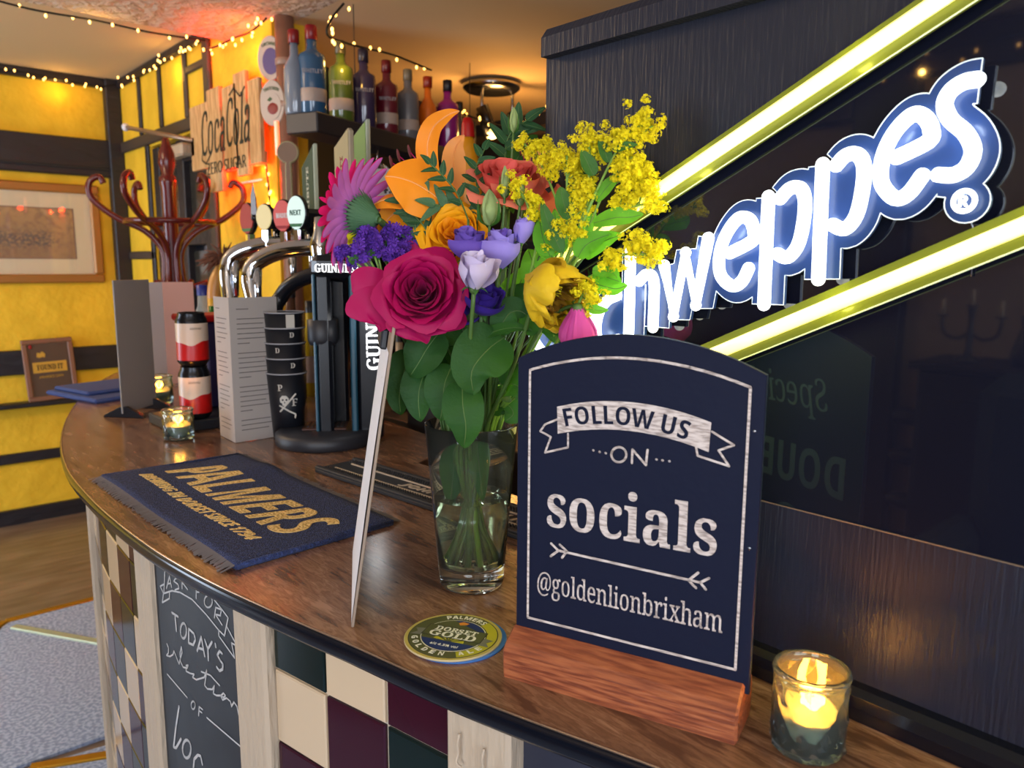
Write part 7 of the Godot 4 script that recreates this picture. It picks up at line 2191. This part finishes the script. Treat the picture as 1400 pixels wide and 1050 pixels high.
	part(t, "column", boxm(Vector3(0.0, (sb.y - 0.077) * 0.5, 0), Vector3(0.2, sb.y - 0.077, 0.16), 0.004), M.shelf_dark)
	# wire whisk-like glass rack and a price card under the shelf
	t = thing("price_card", "small white price card with black figures left of the lily", "card", Vector3(1.0664, 1.6466, -1.6604), deg_to_rad(-40.0))
	part(t, "card", boxm(Vector3.ZERO, Vector3(0.12, 0.13, 0.003)), M.card_white)
	text(t, "lettering", "4.2", font("Droid Sans", 700), 0.05, 0.03, Transform3D(Basis.IDENTITY, Vector3(0.01, 0.02, 0.002)), M.ink, 0.001)
	text(t, "lettering", "ABV", font("Droid Sans", 700), 0.05, 0.024, Transform3D(Basis.IDENTITY, Vector3(0.0, -0.025, 0.002)), M.ink, 0.001)
	part(t, "holder", MB.new().tube([Vector3(0, -0.06, -0.003), Vector3(0, -0.32, -0.003)], 0.004, 6).done(), M.steel)
	t = thing("wire_strainer", "bright wire basket hanging under the shelf", "basket", Vector3(1.5777, 1.7742, -2.5148))
	for k in 9:
		var ring := []
		var an := PI * k / 9.0
		for j in 20:
			var ph := TAU * j / 20
			ring.append(Vector3(cos(ph) * 0.06 * cos(an), sin(ph) * 0.075, cos(ph) * 0.06 * sin(an)))
		part(t, "wire", MB.new().tube(ring, 0.0022, 5, false, true).done(), M.chrome)
	part(t, "hook", MB.new().tube([Vector3(0, 0.07, 0), Vector3(0.005, 0.131, 0.0)], 0.0025, 6).done(), M.chrome)
	# feathery brown ornament and its yellow vase beside the fonts
	mat("tuft", Color(0.42, 0.26, 0.19), 0.9)
	mat("horn", Color(0.75, 0.53, 0.25), 0.4)
	var of := Vector3(0.831, 1.379, -2.1553)
	t = thing("feather_ornament", "brown tufted ornament on a curved amber stand beside the fonts", "ornament", Vector3(of.x, 1.12, of.z))
	var hh := of.y - 1.12
	part(t, "stand", MB.new().tube(curve([Vector3(0.02, 0, 0), Vector3(-0.005, hh * 0.5, 0), Vector3(-0.012, hh + 0.02, 0), Vector3(0.015, hh + 0.1, 0)], 6), [0.03, 0.03, 0.03, 0.028, 0.026, 0.024, 0.022, 0.02, 0.02, 0.02, 0.02, 0.02, 0.02, 0.02, 0.02, 0.018, 0.016, 0.014, 0.012], 14).done(), M.horn)
	var tf := MB.new()
	for k in 130:
		var dd := Vector3(rng.randfn(), rng.randf_range(-0.2, 1.0), rng.randfn()).normalized()
		var c0 := Vector3(0.02, hh + 0.1, 0)
		tf.tube([c0, c0 + dd * 0.045, c0 + dd * rng.randf_range(0.06, 0.085) + Vector3(0, -0.02, 0)], [0.004, 0.003, 0.0008], 4)
	var fo := part(t, "tuft", tf.done(), M.tuft)


# ---------- the plank sign, coat stand and pictures ----------
func hall_things() -> void:
	var m := mat("plank", Color(1, 1, 1), 0.6)
	m.albedo_texture = noise(0.02, [0.25, Color(0.72, 0.56, 0.36), 0.75, Color(0.85, 0.7, 0.5)], 256, FastNoiseLite.TYPE_SIMPLEX_SMOOTH, 4, 91)
	tri_map(m, Vector3(8, 1.2, 8))
	mat("sign_ink", Color(0.08, 0.13, 0.11), 0.6)
	glow("red_led", Color(1.0, 0.12, 0.05), 2.2)
	glow("red_strip", Color(1.0, 0.35, 0.05), 2.0)
	# planks of the soft drink sign, each (left z, right z, bottom y, top y)
	var t := thing("plank_sign", "pale pallet plank sign with dark script, lit red from behind", "sign", Vector3(1.36, 0, 0))
	for a in [[-3.7476, -3.5377, 1.9018, 2.1835],[-3.5345, -3.3934, 1.7928, 2.2275],[-3.3648, -3.2123, 1.8779, 2.211],[-3.2375, -3.1216, 1.8392, 2.2457],[-3.1016, -2.9999, 1.8745, 2.1983]]:
		part(t, "plank", boxm(Vector3(0.0, (a[2] + a[3]) * 0.5, (a[0] + a[1]) * 0.5), Vector3(0.02, a[3] - a[2], a[1] - a[0]), 0.003), M.plank)
	var f := face(Vector3(-0.0112, 2.03, -3.33), Vector3.BACK, Vector3.UP)
	text(t, "lettering", "Coca", font("Droid Serif", 400, true), 0.27, 0.19, f.translated_local(Vector3(-0.14, 0.02, 0)), M.sign_ink, 0.002, 0.15)
	text(t, "lettering", "Cola", font("Droid Serif", 400, true), 0.24, 0.2, f.translated_local(Vector3(0.13, 0.035, 0)), M.sign_ink, 0.002, 0.15)
	strokes(t, "flourish", [[Vector2(-0.27, -0.03), Vector2(-0.285, -0.09), Vector2(-0.24, -0.11), Vector2(-0.17, -0.07)], [Vector2(0.05, 0.14), Vector2(0.1, 0.16), Vector2(0.16, 0.12), Vector2(0.21, 0.15)]], 0.008, f, M.sign_ink)
	text(t, "lettering", "ZERO SUGAR", font("Droid Sans", 400), 0.42, 0.05, f.translated_local(Vector3(-0.02, -0.135, 0)), M.sign_ink, 0.002)
	for y in [1.9, 2.12]:
		part(t, "batten", boxm(Vector3(0.022, y, -3.33), Vector3(0.022, 0.05, 0.6), 0.002), M.plank)
	for y in [1.82, 2.2]:
		part(t, "led_strip", MB.new().tube([Vector3(0.035, y, -3.6), Vector3(0.035, y, -3.1)], 0.005, 6).done(), M.red_led)
		for z in [-3.5, -3.3, -3.12]:
			lamp(t, "led_light", Vector3(0.03, y + (-0.06 if y > 2.0 else 0.05), z), 0.11, Color(1.0, 0.11, 0.03), 0.02)
	part(t, "led_strip", MB.new().tube([Vector3(-0.06, 1.9913, -2.7443), Vector3(-0.06, 1.8728, -2.7432)], 0.009, 8).done(), M.red_strip)
	lamp(t, "led_light", Vector3(-0.09, 1.91, -2.7113), 0.012, Color(1.0, 0.15, 0.05), 0.02)
	# the strip along the top of the planks shines up the wall and on to the ceiling
	for z in [-3.5, -3.2]:
		var up := SpotLight3D.new()
		up.name = "led_light"
		up.light_color = Color(1.0, 0.1, 0.04)
		up.light_energy = 0.16
		up.light_size = 0.02
		up.spot_angle = 70.0
		up.spot_range = 6.0
		up.spot_attenuation = 2.0
		up.shadow_enabled = true
		t.add_child(up, true)
		up.position = Vector3(-0.01, 2.27, z)
		up.rotation = Vector3(PI / 2, 0, 0)
	# bentwood coat stand
	mat("mahogany", Color(0.34, 0.1, 0.09), 0.22)
	var cs := thing("coat_stand", "dark red bentwood coat stand with curled arms", "coat stand", Vector3(1.1, 0, -3.33))
	part(cs, "pole", lathem([Vector2(0, 0.1), Vector2(0.03, 0.1), Vector2(0.028, 0.8), Vector2(0.03, 1.0), Vector2(0.029, 1.78), Vector2(0.034, 1.8), Vector2(0.034, 1.82), Vector2(0.022, 1.835), Vector2(0.033, 1.88), Vector2(0.03, 1.92), Vector2(0.018, 1.95), Vector2(0.014, 1.975), Vector2(0, 1.98)], 20), M.mahogany)
	for k in 6:
		var an := TAU * k / 6.0 + 0.35
		var dd := Vector3(cos(an), 0, sin(an))
		var arm := []
		for q in [[0.13, 1.40], [0.05, 1.385], [0.032, 1.46], [0.04, 1.54], [0.1, 1.61], [0.2, 1.66], [0.28, 1.73], [0.285, 1.79], [0.25, 1.815], [0.235, 1.79]]:
			arm.append(dd * q[0] + Vector3(0, q[1], 0))
		part(cs, "arm", MB.new().tube(curve(arm, 5), 0.0125, 9).done(), M.mahogany)
	for k in 4:
		var an := TAU * k / 4.0 + 0.4
		var dd := Vector3(cos(an), 0, sin(an))
		part(cs, "leg", MB.new().tube(curve([dd * 0.02 + Vector3(0, 0.55, 0), dd * 0.06 + Vector3(0, 0.35, 0), dd * 0.2 + Vector3(0, 0.14, 0), dd * 0.3 + Vector3(0, 0.02, 0)], 5), 0.014, 9).done(), M.mahogany)
	var ring := []
	for j in 28:
		ring.append(Vector3(cos(TAU * j / 28) * 0.17, 1.645, sin(TAU * j / 28) * 0.17))
	part(cs, "ring", MB.new().tube(ring, 0.011, 8, false, true).done(), M.mahogany)
	# curtain rod on the side wall
	mat("rod", Color(0.6, 0.5, 0.42), 0.35, 0.6)
	var rd := thing("swing_rail", "pale metal rail sticking out from the side wall", "rail", Vector3(1.36, 2.0402, -3.7265))
	var re := Vector3(1.245, 2.1619, -4.35) - rd.position
	part(rd, "rail", MB.new().tube([Vector3.ZERO, re], 0.011, 10).done(), M.rod)
	part(rd, "finial", MB.new().ball(re, Vector3.ONE * 0.02, 12, 8).done(), M.white_paper)
	part(rd, "bracket", boxm(Vector3(0.02, -0.03, 0), Vector3(0.06, 0.09, 0.05), 0.006), M.rod)
	# large picture
	var gold := mat("frame_gold", Color(0.64, 0.44, 0.2), 0.4, 0.2)
	mat("mount", Color(0.88, 0.83, 0.7), 0.8)
	mat("inner_line", Color(0.5, 0.34, 0.15), 0.6)
	var art := mat("artwork", Color(1, 1, 1), 0.7)
	art.albedo_texture = painting()
	art.uv1_scale = Vector3(1, 1, 1)
	var w := 0.74
	var h := 0.556
	var fr := thing("framed_picture", "gilt framed sepia country picture with cream mount on yellow wall", "picture", Vector3(0.895, 1.641, -5.05))
	for e in [[Vector3(0, h * 0.5 - 0.025, 0.018), Vector3(w, 0.05, 0.036)], [Vector3(0, -h * 0.5 + 0.025, 0.018), Vector3(w, 0.05, 0.036)], [Vector3(w * 0.5 - 0.025, 0, 0.018), Vector3(0.05, h - 0.1, 0.036)], [Vector3(-w * 0.5 + 0.025, 0, 0.018), Vector3(0.05, h - 0.1, 0.036)]]:
		part(fr, "frame_side", boxm(e[0], e[1], 0.008), M.frame_gold)
	part(fr, "mount", boxm(Vector3(0, 0, 0.008), Vector3(w - 0.08, h - 0.08, 0.008)), M.mount)
	part(fr, "inner_line", boxm(Vector3(0, 0, 0.0125), Vector3(w - 0.27, h - 0.27, 0.003)), M.inner_line)
	var q := MB.new().flat()
	var pw := (w - 0.285) * 0.5
	var ph := (h - 0.285) * 0.5
	q.quad(Vector3(-pw, -ph, 0.0145), Vector3(pw, -ph, 0.0145), Vector3(pw, ph, 0.0145), Vector3(-pw, ph, 0.0145))
	part(fr, "print", q.done(), M.artwork)
	part(fr, "glazing", boxm(Vector3(0, 0, 0.02), Vector3(w - 0.09, h - 0.09, 0.002)), M.pane)
	# small framed award standing on the ledge
	mat("frame_brown", Color(0.52, 0.36, 0.27), 0.5)
	mat("award_dark", Color(0.34, 0.26, 0.2), 0.6)
	mat("award_gold", Color(0.8, 0.62, 0.22), 0.45)
	mat("award_ink", Color(0.07, 0.05, 0.03), 0.6)
	mat("award_red", Color(0.6, 0.05, 0.05), 0.5)
	var af := thing("framed_award", "small brown framed dark award with gold panel leaning on the ledge", "picture", Vector3(0.945, 0.702, -4.985))
	af.rotation = Vector3(-0.09, 0, 0.03)
	for e in [[Vector3(0, 0.338, 0), Vector3(0.255, 0.026, 0.02)], [Vector3(0, 0.013, 0), Vector3(0.255, 0.026, 0.02)], [Vector3(0.1145, 0.175, 0), Vector3(0.026, 0.3, 0.02)], [Vector3(-0.1145, 0.175, 0), Vector3(0.026, 0.3, 0.02)]]:
		part(af, "frame_side", boxm(e[0], e[1], 0.004), M.frame_brown)
	part(af, "print", boxm(Vector3(0, 0.175, -0.002), Vector3(0.205, 0.3, 0.008)), M.award_dark)
	part(af, "gold_panel", boxm(Vector3(0.0, 0.19, 0.003), Vector3(0.17, 0.06, 0.004)), M.award_gold)
	text(af, "lettering", "FOUND IT", font("Droid Serif", 700), 0.13, 0.03, Transform3D(Basis.IDENTITY, Vector3(0, 0.19, 0.0055)), M.award_ink, 0.001)
	part(af, "emblem", MB.new().prism(v2s([-0.06, 0.25, -0.055, 0.275, -0.04, 0.27, -0.03, 0.28, -0.015, 0.265, -0.02, 0.245, -0.03, 0.25, -0.045, 0.245]), 0.002, Transform3D(Basis.IDENTITY, Vector3(0, 0, 0.003))).done(), M.award_gold)
	text(af, "lettering", "AWARDED 2019", font("Droid Sans", 400), 0.12, 0.014, Transform3D(Basis.IDENTITY, Vector3(0, 0.135, 0.003)), M.award_gold, 0.001)
	part(af, "red_mark", MB.new().ball(Vector3(-0.085, 0.31, 0.006), Vector3(0.008, 0.012, 0.002), 10, 6).done(), M.award_red)


# the sepia print: field, sky and a huddle of dark shapes, computed as pixels
func painting() -> ImageTexture:
	var im := Image.create(192, 128, false, Image.FORMAT_RGB8)
	var n := FastNoiseLite.new()
	n.seed = 5
	n.frequency = 0.05
	n.fractal_octaves = 4
	for y in 128:
		for x in 192:
			var v := y / 128.0
			var c := Color(0.72, 0.55, 0.25).lerp(Color(0.6, 0.42, 0.16), v)
			var k := n.get_noise_2d(x, y)
			var k2 := n.get_noise_2d(x * 2.2 + 300, y * 2.2)
			c = c.lerp(Color(0.5, 0.33, 0.12), clampf(k * 1.2 + 0.1, 0.0, 0.6))
			var hump := exp(-pow((v - 0.62) / 0.16, 2.0)) * (1.0 - smoothstep(0.65, 0.95, x / 192.0))
			c = c.lerp(Color(0.2, 0.13, 0.07), clampf(hump * (0.45 + k2 * 1.4), 0.0, 0.85))
			im.set_pixel(x, y, c)
	return ImageTexture.create_from_image(im)


# ---------- what the glossy sheet mirrors: the wall across the room ----------
func room_behind() -> void:
	mat("old_oak", Color(0.14, 0.11, 0.1), 0.5)
	mat("pewter", Color(0.3, 0.3, 0.3), 0.35, 0.9)
	mat("candle_ivory", Color(0.75, 0.7, 0.58), 0.6)
	mat("seat_teal", Color(0.12, 0.19, 0.21), 0.8)
	var dr := thing("oak_dresser", "dark oak dresser against the cream wall across the room", "cabinet", Vector3(-2.05, 0, -0.82))
	part(dr, "carcass", boxm(Vector3(0, 0.55, 0), Vector3(0.34, 1.1, 0.62), 0.01), M.old_oak)
	part(dr, "top", boxm(Vector3(0.01, 1.115, 0), Vector3(0.38, 0.03, 0.68), 0.01), M.old_oak)
	for z in [-0.15, 0.15]:
		part(dr, "door", boxm(Vector3(0.176, 0.55, z), Vector3(0.016, 0.9, 0.28), 0.006), M.old_oak)
		part(dr, "knob", MB.new().ball(Vector3(0.195, 0.62, z * 0.2), Vector3.ONE * 0.014, 10, 8).done(), M.pewter)
	for y in [0.9, 0.74, 0.56, 0.4]:
		part(dr, "carved_bracket", MB.new().ball(Vector3(0.1, y, -0.34), Vector3(0.04, 0.035, 0.08), 12, 8).done(), M.old_oak)
	var ca := thing("candelabra", "tarnished three armed candelabra with ivory candles on the dresser", "candelabra", Vector3(-2.0, 1.13, -1.0))
	ca.scale = Vector3.ONE * 0.66
	part(ca, "stem", lathem([Vector2(0, 0), Vector2(0.07, 0), Vector2(0.075, 0.012), Vector2(0.025, 0.035), Vector2(0.014, 0.08), Vector2(0.02, 0.15), Vector2(0.012, 0.2), Vector2(0.016, 0.28), Vector2(0.024, 0.31), Vector2(0, 0.31)], 24), M.pewter)
	for s in [-1.0, 1.0]:
		part(ca, "arm", MB.new().tube(curve([Vector3(0, 0.17, 0), Vector3(0, 0.13, s * 0.06), Vector3(0, 0.15, s * 0.13), Vector3(0, 0.21, s * 0.15), Vector3(0, 0.25, s * 0.15)], 6), 0.009, 8).done(), M.pewter)
	for s in [-0.15, 0.0, 0.15]:
		var y := 0.25 if absf(s) > 0.01 else 0.31
		part(ca, "drip_pan", MB.new().lathe([Vector2(0, 0), Vector2(0.03, 0.006), Vector2(0.032, 0.012), Vector2(0, 0.01)], 16, Vector3(0, y, s)).done(), M.pewter)
		part(ca, "candle", MB.new().tube([Vector3(0, y + 0.01, s), Vector3(0, y + 0.1, s)], 0.011, 12).done(), M.candle_ivory)
	var jg := thing("pewter_jug", "small bright pewter jug beside the candelabra on the dresser", "jug", Vector3(-2.0, 1.13, -0.82))
	jg.scale = Vector3.ONE * 0.7
	part(jg, "body", lathem([Vector2(0, 0), Vector2(0.045, 0), Vector2(0.06, 0.05), Vector2(0.04, 0.13), Vector2(0.02, 0.2), Vector2(0.026, 0.26), Vector2(0, 0.26)], 24), M.pewter)
	part(jg, "handle", MB.new().tube(curve([Vector3(0, 0.22, 0.02), Vector3(0, 0.2, 0.07), Vector3(0, 0.1, 0.08), Vector3(0, 0.06, 0.055)], 5), 0.006, 8).done(), M.pewter)
	var ch := thing("armchair", "dark teal armchair in front of the oak dresser", "armchair", Vector3(-1.35, 0, -0.5), PI * 0.5)
	part(ch, "seat", boxm(Vector3(0, 0.36, 0), Vector3(0.62, 0.2, 0.6), 0.05), M.seat_teal)
	part(ch, "backrest", boxm(Vector3(0, 0.75, -0.27), Vector3(0.66, 0.8, 0.16), 0.07), M.seat_teal)
	for s in [-0.34, 0.34]:
		part(ch, "armrest", boxm(Vector3(s, 0.48, 0), Vector3(0.14, 0.36, 0.6), 0.05), M.seat_teal)
	for x in [-0.26, 0.26]:
		for z in [-0.22, 0.22]:
			part(ch, "leg", boxm(Vector3(x, 0.13, z), Vector3(0.05, 0.26, 0.05), 0.006), M.old_oak)
	# exposed timber in the cream wall
	var tb := get_node("wall_left")
	beam(tb, Vector3(-2.25, 0, -1.59), Vector3(-2.18, SOFFIT, -1.33), "old_oak", "timber_post")
	beam(tb, Vector3(-2.25, 2.24, -1.33), Vector3(-2.17, 2.4, 0.0), "old_oak", "timber_beam")
	beam(tb, Vector3(-2.25, 2.1, -3.28), Vector3(-2.17, 2.3, -1.59), "old_oak", "timber_beam")
	beam(tb, Vector3(-2.25, 0, -3.28), Vector3(-2.2, 1.3, -1.59), "old_oak", "panelling")


# ---------- strings of warm lights ----------
func light_string(label: String, path: Array, n: int, seed_: int, jitter: float, group := "strings of fairy lights") -> void:
	var t := thing("fairy_lights", label, "fairy lights", Vector3.ZERO, 0.0, group)
	var c := curve(path, 6)
	part(t, "wire", MB.new().tube(c, 0.004, 5).done(), M.wire)
	var rng := RandomNumberGenerator.new()
	rng.seed = seed_
	for i in n:
		var f := (i + rng.randf() * 0.7) / n * (c.size() - 1)
		var p: Vector3 = c[int(f)].lerp(c[mini(int(f) + 1, c.size() - 1)], f - int(f))
		p += Vector3(rng.randf_range(-1, 1), rng.randf_range(-1.0, 0.3), rng.randf_range(-1, 1)) * jitter
		put(t, "light_bulb", bulb_mesh, M.fairy_bulb, p)
	var mid: Vector3 = c[c.size() / 2]
	lamp(t, "string_light", mid + Vector3(0, -0.06, 0), 0.012, Color(1.0, 0.75, 0.35), 0.01)


var bulb_mesh: ArrayMesh


func fairy_lights() -> void:
	mat("wire", Color(0.015, 0.02, 0.015), 0.6)
	glow("fairy_bulb", Color(1.0, 0.72, 0.3), 6.0)
	bulb_mesh = MB.new().ball(Vector3.ZERO, Vector3(0.0048, 0.0075, 0.0048), 8, 6).done()
	light_string("fairy lights along the top beam of far yellow wall", [Vector3(0.7273, 2.4779, -4.98), Vector3(0.8899, 2.4863, -4.98), Vector3(1.0255, 2.4818, -4.98), Vector3(1.1669, 2.4731, -4.98), Vector3(1.2962, 2.4693, -4.98), Vector3(1.3857, 2.4908, -4.98)], 17, 1, 0.03)
	light_string("fairy lights along the top of the studded side wall", [Vector3(1.35, 2.4709, -4.7936), Vector3(1.35, 2.4653, -4.49), Vector3(1.35, 2.463, -4.1933), Vector3(1.35, 2.4518, -3.8786), Vector3(1.35, 2.4497, -3.67), Vector3(1.35, 2.4427, -3.5128)], 26, 2, 0.035)
	light_string("fairy lights along the edge of the textured ceiling", [Vector3(0.55, 2.41, -3.43), Vector3(0.7, 2.4, -3.43), Vector3(0.9, 2.405, -3.43), Vector3(1.1, 2.4, -3.43), Vector3(1.32, 2.41, -3.43)], 9, 3, 0.012)
	light_string("fairy lights above the plank sign", [Vector3(1.34, 2.3861, -3.4773), Vector3(1.34, 2.3757, -3.3324), Vector3(1.34, 2.3739, -3.1807), Vector3(1.34, 2.3643, -3.0402), Vector3(1.34, 2.3734, -2.9325), Vector3(1.34, 2.3829, -2.8803)], 16, 4, 0.03)
	light_string("fairy lights hanging over the gin bottles", [Vector3(1.3886, 2.3327, -2.3973), Vector3(1.3241, 2.2617, -2.3723), Vector3(1.3124, 2.2147, -2.3731), Vector3(1.403, 2.22, -2.4288), Vector3(1.5684, 2.2563, -2.56), Vector3(1.7627, 2.2843, -2.6634), Vector3(1.9876, 2.2787, -2.7325)], 16, 5, 0.02)
	light_string("fairy lights along the back bar wall behind the flowers", [Vector3(2.2946, 2.1965, -2.9838), Vector3(2.355, 2.1632, -2.9228), Vector3(2.3826, 2.1275, -2.8228), Vector3(2.398, 2.1122, -2.7379), Vector3(2.4558, 2.1455, -2.693), Vector3(2.4795, 2.1623, -2.6074), Vector3(2.4816, 2.1719, -2.5396)], 16, 6, 0.03)
	light_string("fairy lights on the dark beam across the room", [Vector3(-2.14, 2.22, -2.4), Vector3(-2.13, 2.2, -1.9), Vector3(-2.13, 2.3, -1.3), Vector3(-2.13, 2.32, -0.8), Vector3(-2.13, 2.3, 0.0)], 22, 7, 0.05)
	light_string("fairy lights hanging beside the plank sign's right edge", [Vector3(1.395, 1.875, -3.0529), Vector3(1.395, 1.817, -3.0449), Vector3(1.395, 1.7589, -3.037), Vector3(1.395, 1.7007, -3.029)], 6, 8, 0.008)
